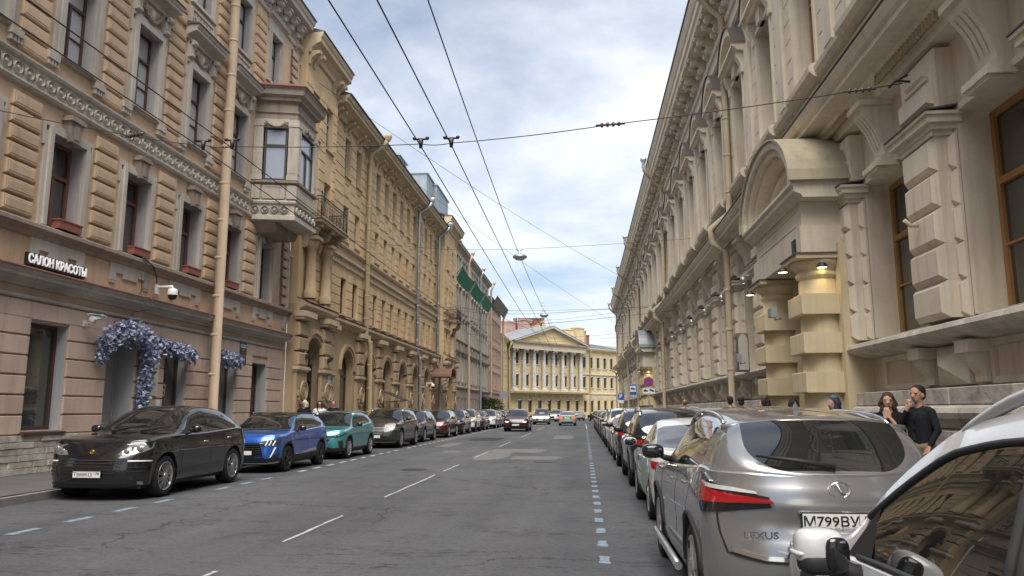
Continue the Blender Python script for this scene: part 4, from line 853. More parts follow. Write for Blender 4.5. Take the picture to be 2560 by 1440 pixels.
# barrel canopy over a doorway, plant room boxes on the roof
cn = MB(); n = 10
for k in range(n):
    a0, a1 = math.pi*k/n, math.pi*(k+1)/n; cn.poly([(66.0+1.25*math.cos(a0),4.4+.75*math.sin(a0)),(66.0+1.25*math.cos(a1),4.4+.75*math.sin(a1)),(66.0+1.2*math.cos(a1),4.4+.7*math.sin(a1)),(66.0+1.2*math.cos(a0),4.4+.7*math.sin(a0))],0,1.9)
cn.box(64.75,67.25,1.8,1.9,4.3,4.4); cn.tube([(64.9,0,3.2),(64.9,1.7,4.35)],.03,5).tube([(67.1,0,3.2),(67.1,1.7,4.35)],.03,5); put('entrance_canopy', cn.mesh('entrance_canopy', mat('brown_sheet', (.17,.085,.06), rough=.6, var=.4)), B)
def roofbox(s0, s1, d0, d1, z0, z1):
    b = MB(); b.box(s0,s1,d0,d1,z0,z1)
    x = s0+.6
    while x < s1-.3: b.box(x-.03,x+.03,d1,d1+.05,z0,z1); x += .7
    x = d0+.5
    while x < d1: b.box(s0-.05,s0,x-.03,x+.03,z0,z1); x += .7
    b.box(s0-.12,s1+.12,d0-.1,d1+.12,z1,z1+.1); put('roof_plant_room', b.mesh('roof_plant_room', mat('zinc_cladding', (.34,.38,.41), rough=.4, metal=.5, var=.3)), B)
roofbox(60.5,63.2,-3.4,-2.0,18.5,22.6); roofbox(70.0,77.5,-3.6,-1.6,19.0,24.0); roofbox(73.0,79.5,-3.0,-1.2,19.0,23.7)
# ================================================================ C, D, E: the farther left-hand buildings
def plain(name, label, s0, s1, H, m, mt, wins, floors, ground, wcols=None, fr=M_FRW, cd=.55, gm=None):
    o = left_building(name, label); ops = [(c-w/2,c+w/2,a,b,.25) for c, w in wins for a, b in floors]
    put('upper_wall', MB().wall(s0,s1,ground,H-.1,0,ops).mesh('upper_wall', m), o); put('ground_floor_wall', MB().wall(s0,s1,0,ground,.02,[(c-w/2,c+w/2,1.0,ground-.9,.25) for c, w in wins]).mesh('ground_floor_wall', gm or m), o)
    put('end_wall', MB().face(((s0,0,0),(s0,-8,0),(s0,-8,H),(s0,0,H))).face(((s1,0,0),(s1,-8,0),(s1,-8,H),(s1,0,H))).mesh('end_wall', m), o)
    put('roof', MB().face(((s0,cd,H),(s1,cd,H),(s1,-6,H+2),(s0,-6,H+2))).mesh('roof', M_ROOFG), o)
    put('cornice', MB().prof(corn(H-.6,.6,cd),s0,s1).mesh('cornice', mt), o); put('string_course', MB().prof([(0,ground),(.15,ground+.03),(.2,ground+.15),(.2,ground+.22),(0,ground+.3)],s0,s1).mesh('string_course', mt), o)
    put('plinth', MB().box(s0,s1,0,.1,0,.8).mesh('plinth', M_PUD), o)
    cache = {}
    for c, w in wins:
        for a, b in floors:
            k = (w, round(b-a,2))
            if k not in cache: cache[k] = (win(w-.02,b-a-.02,fr,M_GLASSC,tr=.68,cols=2,t=.06), MB().box(-w/2-.14,-w/2,0,.06,0,b-a).box(w/2,w/2+.14,0,.06,0,b-a).box(-w/2-.2,w/2+.2,0,.12,b-a,b-a+.14).box(-w/2-.16,w/2+.16,0,.12,-.14,0).mesh('window_surround', mt))
            put_win(cache[k][0], o, (c,-.18,a+.01)); put('window_surround', cache[k][1], o, (c,0,a))
        k = (w,'g')
        if k not in cache: cache[k] = win(w-.02,ground-1.92,M_FRD,M_GLASS,tr=1.1,cols=2,t=.06)
        put_win(cache[k], o, (c,-.16,1.01))
    return o
Cb = plain('grey_cream_building', 'cream and grey apartment building with green netting hung across it', 74.7, 105.8, 19.0, M_CWHITE, plaster('grey_trim', (.40,.36,.30), streak=.5), [(76.3+2.05*k+(.5*(k//3)),1.0) for k in range(13)], ((4.6,7.4),(8.9,11.2),(12.1,14.3),(15.5,17.7)), 3.8, gm=plaster('grey_mauve_plaster', (.42,.36,.33)))
for k in range(13):
    c = 76.3+2.05*k+.5*(k//3); put('relief_panel', MB().box(c-.55,c+.55,0,.1,7.85,8.05).box(c-.45,c-.2,0,.09,8.1,8.7).box(c+.2,c+.45,0,.09,8.1,8.7).frust(c-.16,c+.16,8.2,8.6,0,.05,.1,.16).mesh('relief_panel', plaster('grey_trim', (.4,.36,.3))), Cb); put('window_hood', MB().box(c-.7,c+.7,0,.2,11.35,11.5).mesh('window_hood', plaster('grey_trim', (.4,.36,.3))), Cb); put('window_gable', MB().poly([(c-.65,14.5),(c+.65,14.5),(c,14.95)],0,.2).mesh('window_gable', plaster('grey_trim', (.4,.36,.3))), Cb)
put('string_course', MB().prof([(0,7.55),(.2,7.6),(.25,7.75),(0,7.85)],74.7,105.8).prof([(0,8.75),(.2,8.8),(.2,8.88),(0,8.95)],74.7,105.8).mesh('string_course', plaster('grey_trim', (.4,.36,.3))), Cb)
for s, m in ((84.3,M_PIPET),(94.2,M_PIPEG),(105.2,M_PIPET)): pipe(Cb, s, .45, .3, 18, .13, m, [(s,.6,18.3),(s,.85,18.9)])
put('entrance_canopy', MB().prof([(0,3.3),(1.6,3.0),(1.6,3.08),(0,3.6)],98,104).mesh('entrance_canopy', M_FLASH), Cb)
Db = plain('dusty_pink_building', 'narrow dusty pink building under a dark mesh gutter guard', 105.9, 122.2, 17.3, M_DPINK, plaster('pink_trim', (.45,.33,.26)), [(107.6+2.15*k,.95) for k in range(7)], ((4.6,7.0),(8.3,10.6),(12.0,14.6)), 3.9)
put('gutter_guard', MB().prof([(.5,16.1),(1.25,17.5),(1.22,17.52),(.46,16.15)],106.2,122).mesh('gutter_guard', M_BLACK), Db); pipe(Db, 121.6, .45, .3, 15.8, .16, M_PIPET, [(121.6,.6,16.2),(121.6,1.0,17.0)])
for s in (108,111,114.5,118): put('chimney', MB().box(s-.6,s+.6,-2.6,-1.8,17,19.8).box(s-.7,s+.7,-2.7,-1.7,19.8,20.1).mesh('chimney', M_FYEL), Db)
Eb = plain('pale_yellow_corner_building', 'small pale yellow corner building with a bent drainpipe', 122.3, 133.6, 13.6, M_FYEL, M_FYEL, [(124.5+2.9*k,1.0) for k in range(3)], ((5.2,7.4),(9.2,11.4)), 4.5, fr=M_FRW); pipe(Eb, 132.4, .4, .3, 12, .12, M_PIPEO, [(132.4,.6,12.5),(132.4,.8,13.2)])
# green net strip hung on brackets
nt_ = thing('construction_net', 'torn green construction net strung along the cream grey facade', 'net', (LEFT_X,0,0), R(90))
gm = mat('green_netting', (.035,.22,.135), rough=.85, var=.4, vscale=2)
for a, b in ((75.2,84.6),(84.9,93.5),(93.9,102.5)):
    m = MB(); n = 8
    for k in range(n):
        s0, s1 = a+(b-a)*k/n, a+(b-a)*(k+1)/n; f = lambda q: .18*math.sin(3.1*(q-a)/(b-a))
        m.face(((s0,.45,14.6-f(s0)),(s1,.45,14.6-f(s1)),(s1,1.15,15.9-f(s1)*2),(s0,1.15,15.9-f(s0)*2)))
    put('net_panel', m.mesh('net_panel', gm), nt_)
nb = MB()
for s in (75.2,84.75,93.7,102.5): nb.tube([(s,0,14.5),(s,1.2,15.95)],.03,5)
put('net_bracket', nb.mesh('net_bracket', M_BLACK), nt_)
# ================================================================ F: portico building closing the street
F = thing('portico_building', 'pale yellow classical building with white portico columns and a pediment', 'building', (-12.6,134.0,0), math.atan2(.75,.66))
fo = [(1.6+2.5*k-.5,1.6+2.5*k+.5,a,b,.25) for k in range(7) for a, b in ((5.85,7.95),(9.75,11.75))]+[(19.55+2.05*k-.45,19.55+2.05*k+.45,a,b,.25) for k in range(5) for a, b in ((5.85,7.95),(9.6,11.6))]
fg = [(2.35+2.5*k-.45,2.35+2.5*k+.45,1.2,3.4,.25) for k in range(7)]+[(19.7+2.0*k-.42,19.7+2.0*k+.42,1.2,3.3,.25) for k in range(5)]
put('upper_wall', MB().wall(-.6,44,4.5,13.3,0,fo).mesh('upper_wall', M_FYEL), F); put('ground_floor_wall', MB().wall(-.6,44,0,4.5,.03,fg).mesh('ground_floor_wall', M_FYEL), F)
put('end_wall', MB().face(((-.6,.03,0),(-.6,-10,0),(-.6,-10,13.3),(-.6,.03,13.3))).mesh('end_wall', M_FYEL), F)
fw = [win(.98,2.0,M_FRD,M_GLASS,tr=.7,t=.06), win(.86,2.15,M_FRD,M_GLASS,tr=1.1,t=.06)]
fs = MB().box(-.64,-.5,0,.05,0,2.1).box(.5,.64,0,.05,0,2.1).box(-.66,.66,0,.06,2.1,2.24).box(-.62,.62,0,.12,-.14,0).mesh('window_surround', M_WHITE)
for a, b, c, e, _ in fo: put_win(fw[0], F, ((a+b)/2,-.18,c+.02)); put('window_surround', fs, F, ((a+b)/2,0,c-.02), scale=((b-a)/1.0,1,1))
ks = MB().poly([(-.16,3.45),(.16,3.45),(.26,4.2),(-.26,4.2)],.03,.14).mesh('keystone', M_WHITE)
for a, b, c, e, _ in fg: put_win(fw[1], F, ((a+b)/2,-.16,c)); put('keystone', ks, F, ((a+b)/2,0,0))
fb_ = MB().frust(-.68,.68,0,.42,0,.03,.012,.045).mesh('rustic_block', M_FYEL)
for r in range(9):
    s = -.3+(.7 if r % 2 else 0)
    while s < 29:
        z = .5+r*.44
        if not any(a-.6 < s < b+.6 and c-.35 < z < e for a, b, c, e, _ in fg): put('rustic_block', fb_, F, (s,.03,z))
        s += 1.4
for k in range(8):
    o = put('column', MB().lathe([(.37,5.5),(.38,7),(.35,10),(.31,11.9),(.40,11.95),(.42,12.02)],16,(.35+2.5*k,.6)).mesh('column', M_WHITE), F)
    put('base', MB().lathe([(.55,5.2),(.56,5.3),(.46,5.5)],14,(.35+2.5*k,.75)).box(.35+2.5*k-.56,.35+2.5*k+.56,.19,1.31,4.95,5.2).mesh('base', M_WHITE), o)
    put('capital', MB().box(.35+2.5*k-.5,.35+2.5*k+.5,.25,1.25,12.1,12.25).tube([(.35+2.5*k-.42,.3,12.05),(.35+2.5*k-.42,1.2,12.05)],.13,7).tube([(.35+2.5*k+.42,.3,12.05),(.35+2.5*k+.42,1.2,12.05)],.13,7).mesh('capital', M_WHITE), o)
put('portico_floor', MB().box(-.6,19,0,1.5,4.5,4.95).prof([(1.5,4.5),(1.65,4.8),(1.65,4.95),(1.5,4.95)],-.6,19).mesh('portico_floor', M_FYEL), F)
put('entablature', MB().box(-.5,18.7,0,1.3,12.25,13.2).prof(corn(13.2,.4,.5,1.3),-.5,18.7).mesh('entablature', plaster('cream_trim', (.66,.58,.42), var=.15)), F)
pd = MB(); pd.poly([(-.3,13.6),(18.5,13.6),(9.1,16.3)],0,1.2); put('tympanum', pd.mesh('tympanum', M_FYEL), F)
rk = MB()
for s_ in (-1,1): rk.poly([(9.1+s_*10.1,13.55),(9.1,16.75),(9.1,16.35),(9.1+s_*9.2,13.6)],0,1.9)
put('raking_cornice', rk.mesh('raking_cornice', M_WHITE), F)
pr_ = MB(); pr_.face(((-1.1,1.95,13.58),(9.1,1.95,16.8),(9.1,-8,16.8),(-1.1,-8,13.58))).face(((9.1,1.95,16.8),(19.3,1.95,13.58),(19.3,-8,13.58),(9.1,-8,16.8))).face(((18.5,.7,13.35),(44,.7,13.35),(44,-8,15.2),(18.5,-8,15.2))); put('roof', pr_.mesh('roof', M_ROOFG), F)
x = 19.2
rs = MB()
while x < 32: rs.prof([(.7,13.36),(.7,13.42),(-8,15.27),(-8,15.2)],x,x+.06); x += .75
put('roof_seams', rs.mesh('roof_seams', M_ROOFG), F)
put('cornice', MB().prof(corn(12.75,.55,.6),18.7,44).mesh('cornice', M_FYEL), F); put('string_course', MB().prof([(0,8.2),(.15,8.25),(.18,8.4),(0,8.45)],18.9,44).prof([(0,4.5),(.16,4.55),(.18,4.75),(0,4.8)],18.9,44).mesh('string_course', M_WHITE), F)
put('drainpipe', MB().tube([(21.0,.3,.3),(21.0,.2,.6),(21.0,.2,12.4),(21.0,.6,12.9)],.1,8).mesh('drainpipe', M_PIPEO), F); put('drainpipe', MB().tube([(-.4,.3,.3),(-.4,.2,.6),(-.4,.2,11.5),(-.8,.5,12.3),(-.9,1.7,13.2)],.12,8).mesh('drainpipe', M_PIPEO), F)
M_CHP = plaster('pink_chimney', (.52,.34,.29))
def chim(s, d, z0, z1, w, m): put('chimney', MB().box(s-w/2,s+w/2,d-w*.7,d,z0,z1-.25).box(s-w/2-.12,s+w/2+.12,d-w*.7-.12,d+.12,z1-.25,z1-.1).box(s-w/2,s+w/2,d-w*.7,d,z1-.1,z1).mesh('chimney', m), F)
for s, d, z1, w, m in ((-2.5,-7,18.6,1.6,M_CHP),(-.3,-8,18.5,2.6,M_CHP),(5.6,-8,18.2,2.0,M_CHP),(8.6,-9,18.5,2.6,M_CHP),(14.2,-10,19.4,2.4,M_CHP),(21.2,-5,17.6,2.2,M_FYEL),(24.8,-5.5,18.2,2.3,M_FYEL),(27.2,-6.5,17.8,1.0,M_CHP),(29.2,-8,17.2,2.4,M_ROOFR),(18.0,-9,18.0,1.4,M_FYEL)): chim(s, d, 13.2, z1, w, m)
for s, z in ((16.2,23.0),(9.5,19.5),(18.3,19.8)):
    o = put('roof_aerial', MB().tube([(s,-8,16),(s,-8,z)],.05,5).tube([(s-1.2,-8,z-.9),(s+1.2,-8,z-.9)],.035,4).tube([(s-.6,-8,z-.3),(s+.6,-8,z-.3)],.03,4).mesh('roof_aerial', M_PIPEG), F)
Rr = thing('rear_gabled_house', 'yellow gabled house with a rust brown roof behind the portico building', 'building', (-12.6,134.0,0), math.atan2(.75,.66))
put('gable_wall', MB().poly([(13,10),(21.5,10),(21.5,18.3),(21,20.2),(13,16.4)],-22,-12).mesh('gable_wall', M_FYEL), Rr); put('roof', MB().face(((12.5,-11.8,16.3),(21.2,-11.8,20.4),(21.2,-22,20.4),(12.5,-22,16.3))).face(((12,-11.9,19.6),(21.2,-11.9,20.4),(21.2,-12.1,20.4),(13,-12.1,16.5))).mesh('roof', M_ROOFR), Rr)
R2_ = thing('rear_red_roof_house', 'house with a rusty red tiled roof behind the left end of the pediment', 'building', (-12.6,134.0,0), math.atan2(.75,.66))
put('wall', MB().box(-6,5,-24,-13,8,16.4).mesh('wall', M_FYEL), R2_); put('roof', MB().face(((-6,-13,16.3),(5.3,-13,15.2),(4,-18,19.2),(-5,-18,19.2))).mesh('roof', M_ROOFR), R2_)
# a distant facade closing the side street on the right
H_ = thing('far_side_house', 'ochre house closing the side street behind the beige building', 'building', (30,150,0), R(-20)); put('wall', MB().box(-14,26,-12,0,0,15).mesh('wall', M_FYEL), H_); put('roof', MB().prof([(0,15),(.6,15.2),(-6,18)],-14,26).mesh('roof', M_ROOFG), H_)
# ================================================================ cars
class MC(MB):
    def pt(self, p): self.v.append((p[0], p[1], p[2])); return len(self.v)-1
    def ell(self, c, r, n=12, m=8, sq=1.0):
        """squashed superellipsoid"""
        def sp(a, e): return math.copysign(abs(a)**e, a)
        rings = []
        for i in range(m+1):
            t = math.pi*i/m-math.pi/2
            rings.append([self.pt((c[0]+r[0]*sp(math.cos(t),sq)*sp(math.cos(2*math.pi*j/n),sq), c[1]+r[1]*sp(math.cos(t),sq)*sp(math.sin(2*math.pi*j/n),sq), c[2]+r[2]*sp(math.sin(t),sq))) for j in range(n)])
        o = self.smooth; self.smooth = True
        for a, b in zip(rings, rings[1:]):
            for j in range(n): self.fi((a[j], a[(j+1) % n], b[(j+1) % n], b[j]))
        self.smooth = o; return self
    def ylathe(self, pr, n=24, cx=0.0, cz=0.0, smooth=True):
        """profile of (radius, y) turned round the lateral axis"""
        rings = [[self.pt((cx+r*math.cos(2*math.pi*j/n), y, cz+r*math.sin(2*math.pi*j/n))) for j in range(n)] for r, y in pr]
        o = self.smooth; self.smooth = smooth
        for a, b in zip(rings, rings[1:]):
            for j in range(n): self.fi((a[j], a[(j+1) % n], b[(j+1) % n], b[j]))
        self.smooth = o; return self
def cput(name, me, parent, loc=(0,0,0), rot=None):
    o = bpy.data.objects.new(name, me); COL.objects.link(o); o.location = loc; o.parent = parent
    if rot: o.rotation_euler = rot
    return o
def sm(kn):
    """smooth monotone interpolation through knots"""
    xs = [k[0] for k in kn]; ys = [k[1] for k in kn]; n = len(xs); d = [(ys[i+1]-ys[i])/(xs[i+1]-xs[i]) for i in range(n-1)]
    m = [d[0]]+[0 if d[i-1]*d[i] <= 0 else 2*d[i-1]*d[i]/(d[i-1]+d[i]) for i in range(1, n-1)]+[d[-1]]
    def f(x):
        if x <= xs[0]: return ys[0]
        if x >= xs[-1]: return ys[-1]
        i = 0
        while x > xs[i+1]: i += 1
        h = xs[i+1]-xs[i]; t = (x-xs[i])/h
        return ys[i]*(2*t**3-3*t*t+1)+h*m[i]*(t**3-2*t*t+t)+ys[i+1]*(-2*t**3+3*t*t)+h*m[i+1]*(t**3-t*t)
    return f
def paint(name, col, metal=.35, rough=.32):
    m = mat('paint_'+name, col, rough=rough, metal=metal, coat=1.0, spec=.5, var=.22, vscale=1.7, dirt=tuple(c*.6+.05 for c in col)); return m
M_CG = mat('car_glass', (.012,.014,.014), rough=.0, spec=1.0, coat=1.0)
M_TYRE = mat('tyre_rubber', (.022,.022,.023), rough=.85, var=.4, vscale=8, spec=.3)
M_RIM = mat('alloy_rim', (.55,.55,.56), rough=.28, metal=.9); M_RIMD = mat('dark_alloy', (.05,.05,.055), rough=.35, metal=.6)
M_BPL = mat('black_plastic', (.020,.020,.021), rough=.55, spec=.4); M_GBL = mat('gloss_black', (.010,.010,.011), rough=.12, coat=.6)
M_CHR = mat('chrome', (.75,.76,.77), rough=.08, metal=1.0); M_HEAD = mat('headlamp_glass', (.20,.21,.22), rough=.08, metal=.35, coat=1.0)
M_HDK = mat('headlamp_dark', (.04,.042,.046), rough=.06, coat=1.0); M_TAIL = mat('tail_lamp_red', (.30,.006,.008), rough=.08, coat=1.0, emit=(.8,.02,.02), estr=.02); M_TAILD = mat('tail_lamp_dark', (.10,.008,.01), rough=.08, coat=1.0)
M_PLATE = mat('plate_white', (.72,.72,.70), rough=.4); M_INK = mat('plate_ink', (.012,.012,.012), rough=.5); M_DRL = mat('running_light', (.9,.9,.9), rough=.1, coat=1.0)
M_HON = mat('headlamp_lit', (1,1,1), emit=(1,.97,.9), estr=5); M_TON = mat('tail_lamp_lit', (.5,.01,.01), emit=(1,.05,.03), estr=2.2)
M_MIRG = mat('mirror_glass', (.6,.62,.64), rough=.02, metal=1.0); M_AMB = mat('clear_lens', (.62,.62,.62), rough=.08, coat=1.0, metal=.3)
WH = {}
def wheel_mesh(r, w, style):
    k = (r, w, style)
    if k in WH: return WH[k]
    t = MC(); t.ylathe([(r*.68,-w/2),(r*.72,-w/2-.008),(r*.88,-w/2-.012),(r*.96,-w*.44),(r,-w*.3),(r,w*.3),(r*.96,w*.44),(r*.88,w/2+.008),(r*.68,w/2),(r*.68,-w/2)], 32); tm = t.mesh('wheel', M_TYRE)
    b = MC(); ri = r*.68; yo = -w/2      # outer face looks to -y
    b.ylathe([(ri,yo+.0),(ri*.985,yo-.012),(ri*.94,yo-.004),(ri*.9,yo+.03),(ri*.9,yo+.1)], 32)
    n, tw = {'multi': (10, 1), 'five': (5, 0), 'ten': (10, 0), 'dark5': (5, 1), 'cap': (7, 0)}[style]
    def spoke(a, w0, w1, off):
        c, s = math.cos(a), math.sin(a); pts = []
        for rr, ww, y in ((ri*.16,w0,yo-.002),(ri*.55,(w0+w1)/2,yo-.012),(ri*.93,w1,yo-.004)):
            for sg in (-1, 1):
                for dy in (0, .035): pts.append(b.pt(((rr)*c-(sg*ww+off*rr/ri)*s, y+dy, rr*s+(sg*ww+off*rr/ri)*c)))
        for q in (0, 4):
            b.fi((pts[q],pts[q+2],pts[q+6],pts[q+4])); b.fi((pts[q],pts[q+1],pts[q+5],pts[q+4])); b.fi((pts[q+2],pts[q+3],pts[q+7],pts[q+6]))
    for j in range(n):
        a = 2*math.pi*j/n+.3
        if tw: spoke(a,.010 if n > 5 else .016,.007 if n > 5 else .013,.028 if n > 5 else .05); spoke(a,.010 if n > 5 else .016,.007 if n > 5 else .013,-.028 if n > 5 else -.05)
        else: spoke(a,.022 if n > 5 else .035,.014 if n > 5 else .03,0)
    b.ylathe([(ri*.22,yo+.02),(ri*.22,yo-.006),(ri*.12,yo-.02),(0.001,yo-.022)], 16)
    b.mi = 1; b.ylathe([(ri*.9,yo+.075),(.001,yo+.075)], 24); b.ylathe([(ri*.62,yo+.055),(ri*.3,yo+.055)], 24)
    rm = b.mesh('rim', M_RIMD if style == 'dark5' else M_RIM, M_RIMD)
    WH[k] = (tm, rm); return WH[k]
class Car:
    def __init__(s, name, label, x, y, face, paintm, L, W, H, wb, fo, wr, top, belt, cowl, header, rhead, wins, F=None, Rr=None, Wz=None, p=2.6, pr=2.9, sill=.27, clad=.0, tumble=.33, rail=None, wheel='five', rg_end=None, roofm=None, group=None, ww=.23, lean=None, crown=.05, res=1, cat='car', cladm=None, band=.055, rgk=5, dropm=.085):
        s.L, s.W, s.H, s.wr = L, W/2, H, wr; s.top, s.belt = sm(top), sm(belt); s.p, s.pr = p, pr; s.sill = sill
        s.xw = (fo, fo+wb); s.Ra = wr+.055; s.af = fo-s.Ra-.03; s.ar = L-(fo+wb)-s.Ra-.03; s.tum = tumble
        s.F = sm(F or [(.18,.14),(.35,.03),(.5,.0),(.66,.03),(.8,.09),(1.0,.2)]); s.R = sm(Rr or [(.2,.12),(.4,.02),(.6,.0),(.75,.04),(.95,.06),(1.15,.12)])
        s.Wz = sm(Wz or [(.18,.93),(.35,.972),(.5,.985),(.62,.982),(.78,1.0),(.95,.975),(1.1,.935),(1.3,.9)])
        s.root = thing(name, label, cat, (x, y, 0), R(90) if face == 'near' else R(-90), group); s.paint = paintm
        cols = [('f', math.pi/2*k/12) for k in range(13)]
        xs = set()
        for xc in s.xw:
            for k in range(17): xs.add(round(xc-s.Ra*math.cos(math.pi*k/16), 4))
            xs.add(round(xc-s.Ra-.004, 4)); xs.add(round(xc+s.Ra+.004, 4))
        x0, x1 = s.af, L-s.ar
        for k in range(1, 34): xs.add(round(x0+(x1-x0)*k/34, 4))
        for v in [cowl, header, rhead]+[q for w in wins for q in w]: xs.add(round(v, 4))
        xs = sorted(v for v in xs if x0+.004 < v < x1-.004); ys = [xs[0]]
        for v in xs[1:]:
            if v-ys[-1] > .0035: ys.append(v)
        cols += [('s', v) for v in ys]+[('r', math.pi/2*(14-k)/14) for k in range(15)]
        s.cols = cols; nc = len(cols); s.nF = 13; s.nR = nc-15
        # lower grid
        NK = 12; s.topz = []; s.low = []
        for c in cols:
            zt = .9
            for _ in range(4): zt = s.belt(s.pos(c, zt)[0])
            s.topz.append(zt); zb = s.zbot(c); s.low.append([s.pos(c, zb+(zt-zb)*k/NK) for k in range(NK+1)])
        body, cl = MC(), MC(); body.smooth = cl.smooth = True
        grids = {}
        for sg in (1, -1):
            ib = [[None]*(NK+1) for _ in cols]; ic = [[None]*(NK+1) for _ in cols]
            def vid(b, t, i, k):
                if t[i][k] is None: q = s.low[i][k]; t[i][k] = b.pt((q[0], sg*q[1], q[2]))
                return t[i][k]
            for i in range(nc-1):
                for k in range(NK):
                    zc = (s.low[i][k][2]+s.low[i+1][k+1][2])/2; xm = (s.low[i][k][0]+s.low[i+1][k][0])/2
                    near = min(abs(math.hypot(xm-xc, zc-wr)) for xc in s.xw)
                    use = (cl, ic) if clad and (zc < clad or near < s.Ra+.055) else (body, ib)
                    use[0].fi((vid(*use,i,k), vid(*use,i+1,k), vid(*use,i+1,k+1), vid(*use,i,k+1)))
        # upper sections
        rows = []
        for i, c in enumerate(cols):
            xb, yb, zb = s.low[i][NK]; zc = max(s.top(xb), zb+.004); h = zc-zb
            if c[0] == 'f': zc = zb+(zc-zb)*min(1, math.sin(c[1])*1.2+.0); h = zc-zb
            q = min(1, h/.25); yr = max(yb-s.tum*h-.05*min(1,h/.08), 0) if yb > .12 else yb*.8; drop = min(dropm, .3*h)
            ln = (lean(xb) if lean else 0)
            r = [(xb,yb,zb), (xb,yb-.022*min(1,yb*3),zb+.006+.012*q)]
            ze = zc-drop*.8; gt = 1-min(.5, band/max(h, .05))
            for t in (gt*.33,gt*.67,gt): r.append((xb+ln*h*t, r[1][1]+(yr-r[1][1])*t+.018*q*math.sin(math.pi*t)*min(1,yb*2), r[1][2]+(ze-r[1][2])*t))
            r.append((xb+ln*h, yr, ze))
            for t in (.86,.45,0): r.append((xb+ln*h, yr*t, zc-drop*.55*t*t))
            rows.append(r)
        s.rows = rows; NR = len(rows[0])
        gl = {'windshield': MC(), 'rear_window': MC()}; sw = [[MC() for _ in wins] for _ in (0, 1)]; blk = {}; rf = MC(); rf.smooth = True
        for m in list(gl.values())+sw[0]+sw[1]: m.smooth = True
        rg0, rg1 = rhead, (rg_end or L)
        ids = {}
        def vid2(b, sg, i, k):
            key = (id(b), sg if k < NR-1 else 1, i, k)
            if key not in ids: q = rows[i][k]; ids[key] = b.pt((q[0], sg*q[1], q[2]))
            return ids[key]
        for sgi, sg in enumerate((1, -1)):
            for i in range(nc-1):
                xa, xb2 = rows[i][0][0], rows[i+1][0][0]; xm = (xa+xb2)/2; h = rows[i][NR-1][2]-rows[i][0][2]; h2 = rows[i+1][NR-1][2]-rows[i+1][0][2]
                for k in range(NR-1):
                    b = body
                    if k >= 5 and cowl <= xm <= header: b = gl['windshield']
                    elif k >= rgk and rg0 <= xm <= rg1 and min(h, h2) > .03: b = gl['rear_window']
                    elif k >= 5 and header < xm < rg0 and roofm: b = rf
                    elif 1 <= k <= 3 and min(h, h2) > .05:
                        for w, (a, e) in enumerate(wins):
                            if a <= xm <= e: b = sw[sgi][w]
                        if b is body and wins[0][0] < xm < wins[-1][1]: b = blk.setdefault((sg, sum(1 for w in wins if xm > w[1])), MC()); b.smooth = True
                    b.fi((vid2(b,sg,i,k), vid2(b,sg,i+1,k), vid2(b,sg,i+1,k+1), vid2(b,sg,i,k+1)))
        s.shell = cput('body', body.mesh('body', paintm), s.root)
        if cl.f: cput('cladding', cl.mesh('cladding', cladm or M_BPL), s.root)
        for n_, b in gl.items():
            if b.f: cput(n_, b.mesh(n_, M_CG), s.root)
        for a in sw:
            for b in a:
                if b.f: cput('side_window', b.mesh('side_window', M_CG), s.root)
        for b in blk.values(): cput('window_pillar', b.mesh('window_pillar', M_GBL), s.root)
        if rf.f: cput('roof_panel', rf.mesh('roof_panel', roofm), s.root)
        # underside, arch liners, wheels
        u = MC(); u.box(s.af*.6, L-s.ar*.6, -s.W*.86, s.W*.86, .2, .3)
        for xc in s.xw:
            for sg in (-1, 1):
                n = 12
                for k in range(n):
                    a0, a1 = math.pi*k/n, math.pi*(k+1)/n; q = s.Ra+.004
                    u.face([(xc+q*math.cos(a0), sg*(s.W-.02), wr+q*math.sin(a0)), (xc+q*math.cos(a1), sg*(s.W-.02), wr+q*math.sin(a1)), (xc+q*math.cos(a1), sg*(s.W-.42), wr+q*math.sin(a1)), (xc+q*math.cos(a0), sg*(s.W-.42), wr+q*math.sin(a0))])
                u.face([(xc+s.Ra*math.cos(math.pi*k/n), sg*(s.W-.40), wr+s.Ra*math.sin(math.pi*k/n)) for k in range(n+1)]+[(xc-s.Ra,sg*(s.W-.40),.2),(xc+s.Ra,sg*(s.W-.40),.2)])
        cput('underbody', u.mesh('underbody', M_BPL), s.root)
        tm, rm = wheel_mesh(wr, ww, wheel)
        for xc in s.xw:
            for sg in (-1, 1):
                w = cput('wheel', tm, s.root, (xc, sg*(s.W*.985-ww/2-.012), wr), (0, random.uniform(0, 6), 0 if sg < 0 else math.pi)); cput('rim', rm, w)
        if rail:
            for sg in (-1, 1): s.rail(sg, *rail)
    def zbot(s, c):
        if c[0] == 'f': return s.sill-.04+.02*math.sin(c[1])
        if c[0] == 'r': return s.sill+.02
        for xc in s.xw:
            d = abs(c[1]-xc)
            if d <= s.Ra+.0005: return s.wr+math.sqrt(max(s.Ra**2-d*d, 0))
        return s.sill
    def pos(s, c, z):
        def tp(x): return 1-.045*max(0, 1-x/1.0)**2-.05*max(0, (x-(s.L-1.1))/1.1)**2
        if c[0] == 'f':
            k = math.cos(c[1])**(2/s.p) if c[1] < 1.5707 else 0; x = s.F(z)*k+s.af*(1-k); return (x, s.W*s.Wz(z)*tp(x)*math.sin(c[1])**(2/s.p), z)
        if c[0] == 'r':
            k = math.cos(c[1])**(2/s.pr) if c[1] < 1.5707 else 0; x = s.L-(s.R(z)*k+s.ar*(1-k)); return (x, s.W*s.Wz(z)*tp(x)*math.sin(c[1])**(2/s.pr), z)
        x = c[1]; b = sum(.016*math.exp(-((x-q)/.5)**2) for q in s.xw)*max(0, 1-((z-.7)/.45)**2)
        return (x, s.W*s.Wz(z)*tp(x)-.012+b, z)
    def at(s, u, z):
        i = min(max(int(u), 0), len(s.cols)-2); t = u-i; a = Vector(s.pos(s.cols[i], z)); b = Vector(s.pos(s.cols[i+1], z)); return a+(b-a)*t
